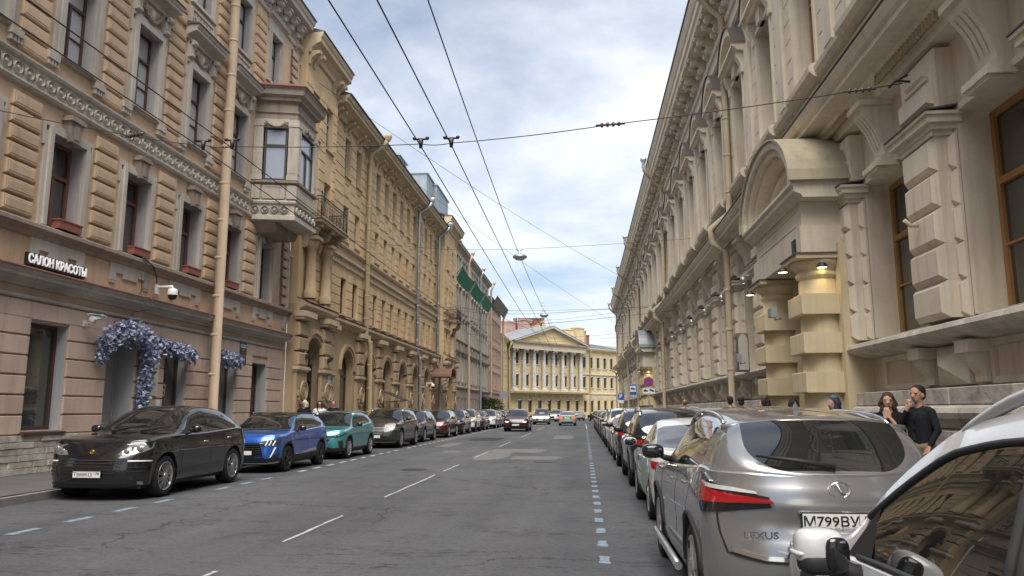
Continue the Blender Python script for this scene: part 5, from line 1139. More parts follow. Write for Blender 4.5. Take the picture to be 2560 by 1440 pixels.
    def uf(s, key, z):
        """('f', y) on the nose, ('s', x) along the side, ('r', y) on the tail -> column coordinate"""
        k, v = key; n = len(s.cols)
        if k == 'f': rng, g = range(0, s.nF-1), (lambda q: q[1])
        elif k == 'r': rng, g = range(s.nR, n-1), (lambda q: -q[1]); 
        else: rng, g = range(0, n-1), (lambda q: q[0])
        if k == 'r': v = -v
        for i in rng:
            a, b = g(s.pos(s.cols[i], z)), g(s.pos(s.cols[i+1], z))
            if a <= v <= b: return i+(v-a)/(b-a) if b > a else i
        return (rng[0] if v < g(s.pos(s.cols[rng[0]], z)) else rng[-1]+1)
    def pt(s, key, z, off=0.0, sg=1):
        u = s.uf(key, z); p = s.at(u, z); du = s.at(min(u+.3, len(s.cols)-1.001), z)-s.at(max(u-.3, 0), z); dz = s.at(u, z+.01)-s.at(u, z-.01)
        nn = du.cross(dz); nn = nn.normalized() if nn.length > 1e-9 else Vector((0,1,0))
        c = Vector((s.L/2, 0, .6))
        if nn.dot(p-c) < 0: nn = -nn
        p = p+nn*off; return (p.x, sg*p.y, p.z)
    def patch(s, name, m, bottom, top, off=.006, sides=(1,-1), parent=None, nv=4, nu=3, label=None):
        """thin shell lying on the body between two lists of (key, z)"""
        out = []
        if 0 in sides: sides = (0,)
        for sg in sides:
            b = MC(); b.smooth = True
            def seq(lst):
                o = []
                for (k0, z0), (k1, z1) in zip(lst, lst[1:]):
                    u0, u1 = s.uf(k0, z0), s.uf(k1, z1)
                    for j in range(nu): t = j/nu; o.append((u0+(u1-u0)*t, z0+(z1-z0)*t))
                o.append((s.uf(*lst[-1]), lst[-1][1])); return o
            B_, T_ = seq(bottom), seq(top)
            def mk(sg2, B_, T_):
                g = []
                for j in range(nv+1):
                    t = j/nv; row = []
                    for (ub, zb), (ut, zt) in zip(B_, T_):
                        u, z = ub+(ut-ub)*t, zb+(zt-zb)*t; p = s.at(u, z); du = s.at(min(u+.3, len(s.cols)-1.001), z)-s.at(max(u-.3, 0), z); dz = Vector((s.at(u, z+.01)-s.at(u, z-.01))); nn = du.cross(dz)
                        if nn.length < 1e-9: nn = Vector((-1 if u < 3 else 1, 0, 0))
                        nn.normalize(); c = Vector((s.L/2, 0, .6))
                        if nn.dot(p-c) < 0: nn = -nn
                        edge = j in (0, nv) or (ub, zb) in (B_[0], B_[-1])
                        row.append([p+nn*off, p-nn*.01, edge])
                    g.append(row)
                idx = [[b.pt((q[0].x, sg2*q[0].y, q[0].z)) for q in row] for row in g]
                for j in range(nv):
                    for i in range(len(B_)-1): b.fi((idx[j][i], idx[j][i+1], idx[j+1][i+1], idx[j+1][i]))
                ring = [(0,i) for i in range(len(B_))]+[(j,len(B_)-1) for j in range(1,nv+1)]+[(nv,i) for i in range(len(B_)-2,-1,-1)]+[(j,0) for j in range(nv-1,0,-1)]
                low = [b.pt((g[j][i][1].x, sg2*g[j][i][1].y, g[j][i][1].z)) for j, i in ring]; hi = [b.pt((g[j][i][0].x, sg2*g[j][i][0].y, g[j][i][0].z)) for j, i in ring]
                for q in range(len(ring)): b.fi((hi[q], hi[(q+1) % len(ring)], low[(q+1) % len(ring)], low[q]))
            if sg == 0: mk(1, B_, T_); mk(-1, B_, T_)       # spans the centre line
            else: mk(sg, B_, T_)
            o = cput(name, b.mesh(name, m), parent or s.root)
            if label: o['label'] = label
            out.append(o)
        return out
    def top_at(s, x, f):
        """point on the upper shell at length x, row coordinate f (0 belt .. 8 centre line)"""
        i = 0
        while i < len(s.rows)-2 and s.rows[i+1][0][0] < x: i += 1
        a, b = s.rows[i], s.rows[i+1]; t = 0 if b[0][0] == a[0][0] else (x-a[0][0])/(b[0][0]-a[0][0]); k = min(int(f), 7); q = f-k
        def L_(u, v, w): return Vector(u)*(1-w)+Vector(v)*w
        return L_(L_(a[k], a[k+1], q), L_(b[k], b[k+1], q), t)
    def rail(s, sg, x0, x1, h, r, m):
        b = MC(); n = 14; pts = []
        for k in range(n+1):
            t = k/n; p = s.top_at(x0+(x1-x0)*t, 5.0); e = min(1, min(t, 1-t)*9); pts.append((p.x, sg*(p.y+.005), p.z-.01+h*math.sin(e*math.pi/2)))
        b.tube(pts, r, 8); o = cput('roof_rail', b.mesh('roof_rail', m), s.root)
    def mirror(s, x, m, z=None, out=.17, sz=(.09,.115,.075), lower=M_BPL):
        for sg in (-1, 1):
            p = s.top_at(x, 1.0); z0 = (z or p.z+.02)
            st = MC(); st.tube([(x-.02,sg*(p.y-.03),z0-.03),(x,sg*(p.y+.05),z0-.01),(x,sg*(p.y+out*.6),z0+.02)],[.035,.028,.03],8)
            o = cput('wing_mirror', st.mesh('wing_mirror', lower), s.root); c = (x, sg*(p.y+out), z0+.055)
            sh = MC(); sh.ell(c, sz, 14, 10, .72); cput('mirror_housing', sh.mesh('mirror_housing', m), o)
            g = MC(); g.ell((c[0]+sz[0]*.72, c[1], c[2]), (.03, sz[1]*.86, sz[2]*.82), 14, 8, .7); cput('mirror_glass', g.mesh('mirror_glass', M_GBL), o)
    def seams(s, xs, z0=.36, handles=(), hm=None):
        for x in xs:
            zt = s.belt(x)-.005; s.patch('door_seam', M_BPL, [(('s',x),z0),(('s',x+.009),z0)], [(('s',x),zt),(('s',x+.009),zt)], off=.0015, nv=8, nu=1)
        for x, z in handles:
            for sg in (-1, 1):
                a = s.pt(('s',x), z, .012, sg); c = s.pt(('s',x+.1), z, .03, sg); e = s.pt(('s',x+.2), z, .012, sg); cput('door_handle', MC().tube([a, c, e], [.010,.014,.010], 6).mesh('door_handle', hm or s.paint), s.root)
    def plate(s, end, z, txt, reg='178', y=0.0):
        p = s.pt((end, .0), z, .012); sx = -1 if end == 'f' else 1
        b = MC(); b.box(-.008, .008, -.262, .262, -.058, .058); o = cput('number_plate', b.mesh('number_plate', M_BPL), s.root, (p[0]+sx*.004, 0, z)); b = MC(); b.box(-.003,.003,-.255,.255,-.05,.05); cput('plate_face', b.mesh('plate_face', M_PLATE), o, (sx*.008,0,0))
        if txt:
            rot = (0,0,R(-90) if end == 'f' else R(90))
            for t, yy, size in ((txt, -.075, .088), (reg, .18, .062)):
                me = text_mesh(t, size, .0006, M_INK, sx=1.12, bold=.0012); cput('plate_number', me, o, (sx*.0125, yy*(-1 if end == 'f' else 1), -.002 if size > .07 else .014), rot)
            b = MC(); b.box(-.0005,.0005,-.002,.002,-.046,.046); cput('plate_divider', b.mesh('plate_divider', M_INK), o, (sx*.0115, .105*(-1 if end == 'f' else 1), 0))
    def badge(s, end, z, m, r=.045, kind='round'):
        p = s.pt((end, .0), z, .01); sx = -1 if end == 'f' else 1; b = MC()
        n = 18; ring = [(0, r*math.cos(2*math.pi*k/n)*1.2, r*math.sin(2*math.pi*k/n)*.9) for k in range(n+1)]
        b.tube([(p[0]+sx*.006, q[1], z+q[2]) for q in ring], .006, 5, caps=False)
        if kind == 'L': b.tube([(p[0]+sx*.008,.02*-sx,z+r*.7),(p[0]+sx*.008,-.015*-sx,z-r*.45),(p[0]+sx*.008,.05*sx,z-r*.45)],.006,5)
        else: b.ell((p[0],0,z),(.012,r*.7,r*.7),10,6)
        cput('emblem', b.mesh('emblem', m), s.root)
    def antenna(s, x, m):
        p = s.top_at(x, 8.0); b = MC(); b.face([(x-.1,0,p.z-.005),(x+.06,.025,p.z-.005),(x+.05,0,p.z+.065)]).face([(x-.1,0,p.z-.005),(x+.06,-.025,p.z-.005),(x+.05,0,p.z+.065)]).face([(x+.06,.025,p.z-.005),(x+.06,-.025,p.z-.005),(x+.05,0,p.z+.065)]); cput('shark_fin_antenna', b.mesh('shark_fin_antenna', m), s.root)
# ---------------------------------------------------------------- the parked and moving cars
def suv_top(L, H, cowl, header, rhead, hoodz=.95, nose=.80, tail=1.05, tx=.10, cz=None):
    cz = cz or hoodz+.09
    return [(0,nose),(.09,nose+.06),(.35,nose+.11),(cowl*.62,hoodz),(cowl,cz),((cowl+header)/2,cz+(H-.05-cz)*.56),(header,H-.05),(header+.55,H),((header+rhead)/2+.35,H-.01),(rhead,H-.085),((rhead+L-tx)/2,(H+tail)/2+.02),(L-tx,tail),(L,tail-.06)]
def belt_line(L, cowl, nose, mid, hi, tail): return [(0,nose),(.1,nose+.05),(cowl*.6,mid-.07),(cowl,mid),(L*.55,(mid+hi)/2),(L-.7,hi),(L-.15,tail),(L,tail-.03)]
def F_(*q): return [(('f',y) if k == 'f' else ('s',y) if k == 's' else ('r',y), z) for k, y, z in q]
def head(c, bot, top, m=None, lens=None, parent=None):
    hs = c.patch('headlight', m or M_HDK, F_(*bot), F_(*top), off=.008)
    if lens:
        for h, sg in zip(hs, (1,-1)):
            for k, y, z, r in lens:
                p = c.pt(('f',y) if k == 'f' else ('s',y), z, .008, sg); q = MC(); q.ell(p, (r*.45,r,r), 12, 8); cput('lamp_lens', q.mesh('lamp_lens', M_HEAD), h)
    return hs
def grille(c, z0, z1, w0, w1, m=M_GBL, bars=0, barm=None, off=.006, frame=None):
    o = c.patch('grille', m, F_(('f',0,z0),('f',w0*.5,z0),('f',w0,z0)), F_(('f',0,z1),('f',w1*.5,z1),('f',w1,z1)), off=off, sides=(0,))[0]
    for k in range(bars):
        z = z0+(z1-z0)*(k+.5)/bars; w = w0+(w1-w0)*(k+.5)/bars-.02; c.patch('grille_bar', barm or M_BPL, F_(('f',0,z-.008),('f',w,z-.008)), F_(('f',0,z+.008),('f',w,z+.008)), off=off+.01, sides=(0,), parent=o, nv=1, nu=4)
    if frame: c.patch('grille_trim', frame, F_(('f',0,z0-.022),('f',w0*.5,z0-.022),('f',w0+.02,z0-.02)), F_(('f',0,z0),('f',w0*.5,z0),('f',w0,z0)), off=off+.008, sides=(0,), parent=o, nv=1)
    return o
def wiper(c, x0, y0, y1, rear=False):
    a = c.top_at(x0, 8.0); b = MC(); b.tube([(x0,y0,a.z+.005),(x0+(-.12 if rear else .12),(y0+y1)/2,c.top_at(x0+(-.12 if rear else .12),6.6).z+.02),(x0+(-.1 if rear else .2),y1,c.top_at(x0+(-.1 if rear else .2),5.6).z+.03)],[.014,.012,.008],6); cput('wiper', b.mesh('wiper', M_BPL), c.root)
LX = -7.76           # street side of the left-hand row
# black sports SUV
c = Car('parked_car', 'black sporty SUV with ten twin spoke wheels parked by the pink facade', LX-1.0, 13.2, 'near', paint('black', (.008,.008,.0095), .2, .2), 4.68, 1.92, 1.62, 2.81, .93, .372,
    [(0,.90),(.06,.96),(.3,1.03),(.8,1.09),(1.36,1.135),(1.8,1.39),(2.2,1.575),(2.7,1.645),(3.3,1.615),(3.8,1.50),(4.15,1.30),(4.5,1.11),(4.68,1.04)],
    [(0,.875),(.1,.93),(.4,1.0),(.8,1.045),(1.36,1.07),(2.4,1.085),(3.4,1.125),(4.0,1.15),(4.5,1.07),(4.68,1.01)], 1.36, 2.18, 3.85, [(1.62,2.62),(2.70,3.52),(3.56,3.98)], F=[(.18,.12),(.3,.03),(.5,.0),(.66,.02),(.82,.10),(1.0,.24)], p=2.35, sill=.28, wheel='multi', ww=.27, cat='car', crown=.06)
head(c, (('f',.46,.775),('f',.66,.77),('f',.84,.815),('s',.50,.93)), (('f',.52,.845),('f',.70,.905),('s',.24,.95),('s',.56,.99)), M_HEAD, [('f',.60,.825,.055),('f',.78,.87,.06)])
g = grille(c, .45, .715, .50, .62, bars=5); c.patch('side_intake', M_GBL, F_(('f',.62,.41),('f',.84,.42),('f',.92,.45)), F_(('f',.70,.66),('f',.85,.66),('f',.93,.65)), off=.005)
c.patch('running_light', M_DRL, F_(('f',.66,.665),('f',.80,.665),('f',.93,.66)), F_(('f',.66,.688),('f',.80,.688),('f',.93,.68)), off=.014, nv=1)
for z in (.49,.56): c.patch('intake_blade', M_BPL, F_(('f',.66,z),('f',.9,z)), F_(('f',.67,z+.016),('f',.9,z+.016)), off=.014, nv=1)
c.patch('lower_intake', M_BPL, F_(('f',0,.23),('f',.5,.23),('f',.78,.25)), F_(('f',0,.33),('f',.5,.33),('f',.72,.32)), sides=(0,)); c.patch('fog_light', M_HEAD, F_(('f',.80,.275),('f',.86,.275)), F_(('f',.80,.325),('f',.86,.325)), off=.01)
c.patch('sill_blade', M_GBL, F_(('s',1.45,.36),('s',3.2,.38)), F_(('s',1.45,.44),('s',3.2,.52)), off=.008, nu=10); c.mirror(1.78, c.paint, 1.13); c.seams((1.50,2.66,3.62), .46, ((2.35,.93),(3.40,.97)), M_CHR)
c.plate('f', .455, 'Т500КО', '178'); c.badge('f', .83, mat('brass_emblem', (.55,.35,.08), rough=.3, metal=.8), .035); wiper(c, 1.4, -.1, -.62); wiper(c, 1.4, .5, .0)
c.root.scale = (1,1,1.035)
# blue compact SUV
c = Car('parked_car', 'royal blue compact SUV with three claw headlights behind the black SUV', LX-.9, 19.25, 'near', paint('blue', (.02,.115,.48), .45, .25), 4.30, 1.80, 1.55, 2.605, .86, .345,
    suv_top(4.3, 1.55, 1.12, 1.92, 3.72, .99, .89, 1.08, .1, 1.06), belt_line(4.3, 1.12, .86, 1.0, 1.10, 1.03), 1.12, 1.92, 3.72, [(1.34,2.26),(2.32,3.12),(3.16,3.6)], F=[(.18,.10),(.3,.03),(.45,.0),(.62,.01),(.8,.035),(.95,.14)], p=2.9, sill=.30, clad=.40, wheel='dark5', rail=(1.9,3.6,.05,.016,M_BPL), roofm=M_GBL)
hs = head(c, (('f',.44,.70),('f',.70,.70),('s',.30,.76)), (('f',.42,.80),('f',.70,.84),('s',.42,.90)))
for y in (.56,.64,.72): c.patch('claw_light', M_DRL, F_(('f',y,.70),('f',y+.028,.70)), F_(('f',y+.05,.82),('f',y+.078,.82)), off=.014, nv=2, nu=1)
c.patch('fang_light', M_DRL, F_(('f',.68,.40),('f',.70,.40)), F_(('f',.78,.66),('f',.81,.66)), off=.012, nv=4, nu=1)
grille(c, .44, .76, .52, .44, bars=6); c.patch('lower_intake', M_GBL, F_(('f',0,.27),('f',.4,.27),('f',.62,.28)), F_(('f',0,.40),('f',.4,.40),('f',.56,.40)), sides=(0,)); c.patch('fog_recess', M_BPL, F_(('f',.66,.36),('f',.84,.38)), F_(('f',.72,.44),('f',.86,.52)))
c.patch('bumper_trim', M_CHR, F_(('f',0,.245),('f',.6,.245),('f',.84,.27)), F_(('f',0,.268),('f',.6,.268),('f',.84,.30)), sides=(0,), off=.012); c.patch('door_trim', M_CHR, F_(('s',1.45,.43),('s',2.2,.42),('s',2.95,.47)), F_(('s',1.5,.45),('s',2.2,.49),('s',2.95,.55)), off=.012, nu=6)
c.mirror(1.5, M_GBL, 1.06); c.seams((1.24,2.29,3.2), .45, ((2.0,.90),(2.98,.96))); c.plate('f', .52, '', '')
# teal crossover
c = Car('parked_car', 'teal crossover with a wide dark grille between the blue and dark brown SUVs', LX-.93, 24.75, 'near', paint('teal', (.06,.33,.37), .5, .28), 4.33, 1.80, 1.60, 2.60, .87, .345,
    suv_top(4.33, 1.58, 1.14, 1.96, 3.66, .99, .86, 1.07, .1, 1.06), belt_line(4.33, 1.14, .83, .99, 1.12, 1.04), 1.14, 1.96, 3.66, [(1.36,2.28),(2.34,3.10),(3.14,3.5)], F=[(.18,.12),(.3,.04),(.5,.0),(.66,.02),(.8,.06),(.95,.16)], p=2.6, sill=.30, clad=.38, wheel='ten', rail=(1.9,3.6,.055,.018,M_CHR))
head(c, (('f',.50,.70),('f',.72,.715),('s',.34,.80)), (('f',.48,.775),('f',.74,.80),('s',.46,.865)), M_HDK, [('f',.62,.745,.03),('f',.72,.76,.03)])
grille(c, .57, .77, .40, .56, bars=5, frame=M_CHR); c.patch('lower_intake', M_BPL, F_(('f',0,.25),('f',.4,.25),('f',.68,.26)), F_(('f',0,.40),('f',.35,.42),('f',.58,.36)), sides=(0,)); c.patch('side_intake', M_BPL, F_(('f',.74,.34),('f',.84,.38)), F_(('f',.70,.60),('f',.84,.62)))
c.mirror(1.52, M_GBL, 1.06); c.seams((1.26,2.31,3.18), .45, ((2.0,.92),(2.98,.97))); c.plate('f', .50, '', '')
# dark brown large SUV with shield grille
c = Car('parked_car', 'large dark brown SUV with a shield shaped mesh grille', LX-.98, 32.1, 'near', paint('darkbrown', (.028,.025,.024), .4, .25), 4.94, 1.975, 1.71, 2.955, .86, .40,
    suv_top(4.94, 1.70, 1.32, 2.16, 4.2, 1.08, .97, 1.12, .12, 1.16), belt_line(4.94, 1.32, .94, 1.09, 1.16, 1.06), 1.32, 2.16, 4.2, [(1.56,2.6),(2.68,3.62),(3.68,4.3)], p=2.8, sill=.30, clad=.36, wheel='multi', ww=.27, rail=(2.1,4.1,.05,.018,M_CHR))
g = grille(c, .45, .92, .25, .52, frame=M_CHR)
for k in range(7):
    z = .50+.06*k; w = .27+.23*(k/7); c.patch('grille_bar', M_PIPEG, F_(('f',0,z),('f',w,z)), F_(('f',0,z+.012),('f',w,z+.012)), off=.016, sides=(0,), parent=g, nv=1, nu=4)
for z in (.77,.84): c.patch('headlight', M_HEAD, F_(('f',.60,z),('f',.78,z+.005),('s',.40,z+.02)), F_(('f',.60,z+.035),('f',.78,z+.04),('s',.42,z+.05)), off=.01, nv=2)
c.patch('lower_intake', M_BPL, F_(('f',0,.27),('f',.8,.30)), F_(('f',0,.37),('f',.78,.40)), sides=(0,), nu=6); c.patch('bumper_trim', M_CHR, F_(('f',0,.255),('f',.6,.26),('f',.86,.28)), F_(('f',0,.275),('f',.6,.28),('f',.86,.30)), sides=(0,), off=.012); c.mirror(1.72, M_GBL, 1.16); c.seams((1.46,2.64,3.7), .46, ((2.3,.98),(3.4,1.02)), M_CHR); c.plate('f', .50, '', '')
def generic(label, x, y, face, pm, L=4.5, W=1.84, H=1.66, sedan=False, wheel='five', clad=.36, rail=True, group=None, g=(.50,.74,.45,.5), lit=False, tail=None, plate=True, hm=None, name='parked_car', grm=None, wb=None):
    fo = .88; wb = wb or L*.595; wr = .31 if sedan else .36
    if sedan:
        cowl, hd, rh = 1.18, 1.98, L-1.35; top = [(0,.70),(.08,.76),(.4,.84),(cowl*.7,.92),(cowl,.97),((cowl+hd)/2,1.22),(hd,H-.05),(hd+.45,H),(rh-.35,H-.02),(rh,H-.10),(rh+.45,1.22),(L-.48,1.06),(L-.08,1.02),(L,.97)]; bl = [(0,.68),(.1,.74),(cowl*.6,.85),(cowl,.92),(L*.55,.95),(L-.6,1.0),(L-.1,.98),(L,.93)]
        wins = [(cowl+.22,2.35),(2.41,rh-.02),(rh+.02,rh+.28)]; rg = L-.5
    else:
        cowl, hd, rh = 1.18, 2.02, L-.72; top = suv_top(L, H, cowl, hd, rh, 1.0, .86, 1.08, .1, 1.07); bl = belt_line(L, cowl, .84, 1.02, 1.12, 1.05); wins = [(cowl+.22,2.4),(2.47,3.28),(3.33,L-.8)]; rg = None
    c = Car(name, label, x, y, face, pm, L, W, H, wb, fo, wr, top, bl, cowl, hd, rh, wins, p=2.6, sill=.24 if sedan else .30, clad=0 if sedan else clad, wheel=wheel, rail=(hd,rh-.1,.05,.017,M_CHR if rail == 'c' else M_BPL) if rail and not sedan else None, rg_end=rg, group=group, tumble=.38 if sedan else .33)
    zh = .60 if sedan else .72
    hl = M_HON if lit else (hm or M_HEAD)
    c.patch('headlight', hl, F_(('f',.52,zh-.02),('f',.72,zh-.02),('s',.32,zh+.05)), F_(('f',.50,zh+.07),('f',.74,zh+.10),('s',.46,zh+.14)), off=.008)
    gz = (g[0]-.12,g[1]-.1) if sedan else g[:2]
    grille(c, gz[0], gz[1], g[2], g[3], bars=3, barm=grm or M_CHR); c.patch('lower_intake', M_BPL, F_(('f',0,.26),('f',.35,.26),('f',.66,.28)), F_(('f',0,.38),('f',.35,.38),('f',.6,.38)), sides=(0,))
    zt = .86 if sedan else .98; tm = M_TON if tail == 'lit' else M_TAIL
    c.patch('tail_light', tm, F_(('r',.48,zt-.10),('r',.72,zt-.11),('s',L-.34,zt-.08)), F_(('r',.46,zt),('r',.72,zt+.01),('s',L-.42,zt+.02)), off=.008); c.patch('bumper_insert', M_BPL, F_(('r',0,.30),('r',.6,.30)), F_(('r',0,.42),('r',.55,.42)), sides=(0,), nu=6)
    c.mirror(cowl+.4, pm if rail != 'b' else M_GBL, 1.0 if sedan else 1.09); c.seams((cowl+.12,2.43,3.35), .44, ((2.1,.86 if sedan else .95),(3.1,.88 if sedan else .99)))
    if plate: c.plate('f', .50 if not sedan else .42, '', ''); c.plate('r', .80, '', '')
    return c
generic('grey SUV with a paper behind its windscreen between dark brown and red cars', LX-1.1, 38.0, 'near', paint('grey', (.11,.115,.125), .6, .3), 4.4, 1.82, 1.62, wheel='ten', rail='c')
generic('dark red SUV with pale headlights in the row before the ochre arcade', LX-1.0, 44.4, 'near', paint('darkred', (.075,.010,.012), .4, .25), 4.68, 1.87, 1.63, g=(.42,.60,.5,.45), clad=0, rail=False)
generic('black SUV with roof rails behind the dark red SUV', LX-1.0, 50.2, 'near', paint('black2', (.010,.010,.011), .2, .2), 4.6, 1.85, 1.68)
generic('white SUV with roof rails behind the black one', LX-1.0, 55.9, 'near', paint('white', (.60,.61,.61), 0, .25), 4.5, 1.84, 1.68, wheel='dark5')
generic('maroon hatchback squeezed between two white SUVs', LX-1.0, 61.6, 'near', paint('maroon', (.09,.012,.014), .4, .25), 4.1, 1.75, 1.55, clad=0, rail=False)
generic('white SUV with a black tiger nose grille beyond the maroon hatchback', LX-.7, 66.6, 'near', paint('white', (.6,.61,.61), 0, .25), 4.5, 1.86, 1.66, wheel='five', grm=M_BPL)
generic('pale green hatchback beyond the white SUVs', LX-.8, 72.2, 'near', paint('palegreen', (.22,.28,.24), .4, .3), 4.1, 1.74, 1.55, clad=0, rail=False)
for k, (y, col, nm, lb) in enumerate(((77.5,(.015,.016,.018),'ink','dark SUV beside the cream grey facade'),(83.2,(.25,.26,.27),'silver','silver hatchback past the dark SUV by the cream grey facade'),(88.8,(.012,.013,.02),'navy','navy SUV under the entrance canopy of the grey facade'),(94.5,(.5,.5,.5),'pearl','pearl white SUV next to the leafy shrub'))): generic(lb, LX-.9, y, 'near', paint(nm, col, .4, .28), 4.4, 1.82, 1.64 if k % 2 == 0 else 1.55, rail=k % 2 == 0, plate=False)
# traffic
c = generic('dark red SUV with a spindle grille driving towards the camera', -5.05, 58.0, 'near', paint('wine', (.060,.012,.015), .4, .25), 4.89, 1.9, 1.69, clad=.34, rail=False, g=(.36,.80,.52,.36), grm=M_BPL, name='moving_car', hm=M_HDK); c.patch('running_light', M_HON, F_(('f',.56,.70),('f',.76,.72)), F_(('f',.56,.735),('f',.78,.76)), off=.014, nv=1)
generic('silver off-roader with lit headlights in the oncoming lane', -4.7, 86.0, 'near', paint('silver2', (.36,.36,.35), .6, .3), 4.7, 1.88, 1.78, rail=False, lit=True, name='moving_car', clad=.34)
generic('white SUV turning out of the crossing behind the silver off-roader', -4.4, 107.0, 'near', paint('white', (.6,.61,.61), 0, .25), 4.6, 1.85, 1.66, name='moving_car', plate=False).root.rotation_euler = (0,0,R(70))
M_TG = paint('taxigreen', (.035,.19,.05), 0, .3)
c = generic('green and silver taxi sedan driving away with its tail lights lit', -1.65, 84.4, 'far', paint('taxisilver', (.42,.43,.42), .3, .3), 4.5, 1.82, 1.50, sedan=True, tail='lit', name='moving_car', rail=False); c.patch('livery_panel', M_TG, F_(('r',0,.62),('r',.5,.62),('r',.84,.66)), F_(('r',0,.93),('r',.5,.93),('r',.84,.92)), sides=(0,), off=.004)
p = c.top_at(2.3, 8.0); cput('roof_sign', MC().box(2.2,2.35,-.16,.16,p.z-.02,p.z+.1).mesh('roof_sign', mat('taxi_sign_red', (.35,.05,.04), rough=.4)), c.root)
for x, y, rz, col, nm, lb in ((1.2,118,-60,(.012,.012,.013),'ink2','black sedan crossing at the end of the street'),(-1.6,124,-75,(.45,.45,.45),'pearl2','white sedan waiting at the far crossing'),(-5.6,122,80,(.3,.31,.3),'silver3','grey sedan in the far crossing before the portico')): generic(lb, x, y, 'near', paint(nm, col, .3, .28), 4.5, 1.8, 1.47, sedan=True, name='moving_car', plate=False).root.rotation_euler = (0,0,R(rz))
# right-hand row, nearest first: white SUV beside the camera
RX = .93
WHT = paint('pearlwhite', (.62,.63,.64), .1, .22)
c = Car('parked_car', 'white SUV with raised roof rails and a big wing mirror behind the silver SUV', 1.09+.90, 4.9, 'far', WHT, 4.45, 1.80, 1.64, 2.67, .90, .36,
    [(0,.84),(.09,.92),(.4,.97),(.8,1.02),(1.16,1.075),(1.45,1.29),(1.75,1.46),(2.05,1.58),(2.5,1.635),(3.2,1.64),(3.7,1.55),(4.0,1.38),(4.36,1.08),(4.45,1.0)], belt_line(4.45, 1.16, .82, .96, 1.05, 1.0), 1.16, 2.05, 3.72, [(1.42,2.52),(2.66,3.42),(3.5,3.85)], p=2.6, sill=.30, clad=.36, wheel='five', tumble=.27, band=.10, dropm=.04)
for sg in (-1, 1):
    b = MC(); n = 22; pts = []; rr = []
    for k in range(n+1):
        t = k/n; x = 1.98+1.75*t; q = c.top_at(x, 5.2); e = min(1, min(t, 1-t)*3.2); pts.append((x, sg*(q.y+.0), q.z-.02+.075*math.sin(e*math.pi/2))); rr.append(.024)
    b.tube(pts, rr, 8); cput('roof_rail', b.mesh('roof_rail', mat('satin_silver', (.62,.63,.64), rough=.3, metal=.5)), c.root)
M_WSEAL = mat('window_seal', (.03,.031,.033), rough=.6); M_PILG = mat('pillar_vinyl', (.045,.047,.05), rough=.5)
for sg in (-1, 1):     # door window frames
    b = MC(); xs_ = [1.42+(3.85-1.42)*k/24 for k in range(25)]; b.tube([tuple(Vector((1,sg,1))*c.top_at(x, 4.06)) if False else (c.top_at(x,4.0).x, sg*(c.top_at(x,4.0).y+.004), c.top_at(x,4.0).z) for x in xs_], .013, 6); b.tube([(x, sg*(c.top_at(x,1.0).y+.006), c.top_at(x,1.0).z) for x in xs_], .014, 6); cput('window_trim', b.mesh('window_trim', M_WSEAL), c.root)
    b = MC(); 
    for x in (2.54,2.60): b.tube([(c.top_at(x,f).x, sg*(c.top_at(x,f).y+.006), c.top_at(x,f).z) for f in (1,2,3,4)], .022, 6)
    cput('pillar_trim', b.mesh('pillar_trim', M_PILG), c.root)
    # wing mirror: two-tone housing with a turn signal
    x, p = 1.50, c.top_at(1.50, 1.0)-Vector((0,0,.03)); st = MC(); st.tube([(x-.03,sg*(p.y-.03),p.z-.05),(x-.01,sg*(p.y+.06),p.z-.03),(x,sg*(p.y+.13),p.z+.0)],[.05,.045,.05],10); o = cput('wing_mirror', st.mesh('wing_mirror', M_BPL), c.root)
    cy = sg*(p.y+.185); h = MC(); h.ell((x-.01,cy,p.z+.075),(.075,.10,.08),20,14,.66); cput('mirror_housing', h.mesh('mirror_housing', WHT), o); h = MC(); h.ell((x-.004,cy-sg*.004,p.z+.018),(.073,.094,.048),18,10,.6); cput('mirror_base', h.mesh('mirror_base', M_BPL), o)
    h = MC(); h.ell((x+.058,cy-sg*.05,p.z+.058),(.026,.048,.068),18,12,.6); cput('mirror_glass', h.mesh('mirror_glass', M_GBL), o); h = MC(); h.ell((x-.015,cy+sg*.055,p.z+.055),(.066,.06,.013),16,8,.6); cput('turn_signal', h.mesh('turn_signal', M_AMB), o)
    b = MC(); q0, q1, q2 = (c.top_at(xx, f) for xx, f in ((1.30,1.0),(1.56,1.0),(1.52,3.9))); b.face([(q.x, sg*(q.y+.008), q.z) for q in (q0,q1,q2)]); cput('mirror_sail', b.mesh('mirror_sail', M_BPL), c.root)
c.seams((1.28,2.57,3.5), .45, ((2.25,.92),(3.2,.97)), WHT); c.patch('headlight', M_HEAD, F_(('f',.52,.70),('f',.72,.70),('s',.34,.77)), F_(('f',.5,.79),('f',.74,.82),('s',.48,.87)), off=.008); grille(c, .5, .74, .45, .5, bars=3, barm=M_CHR)
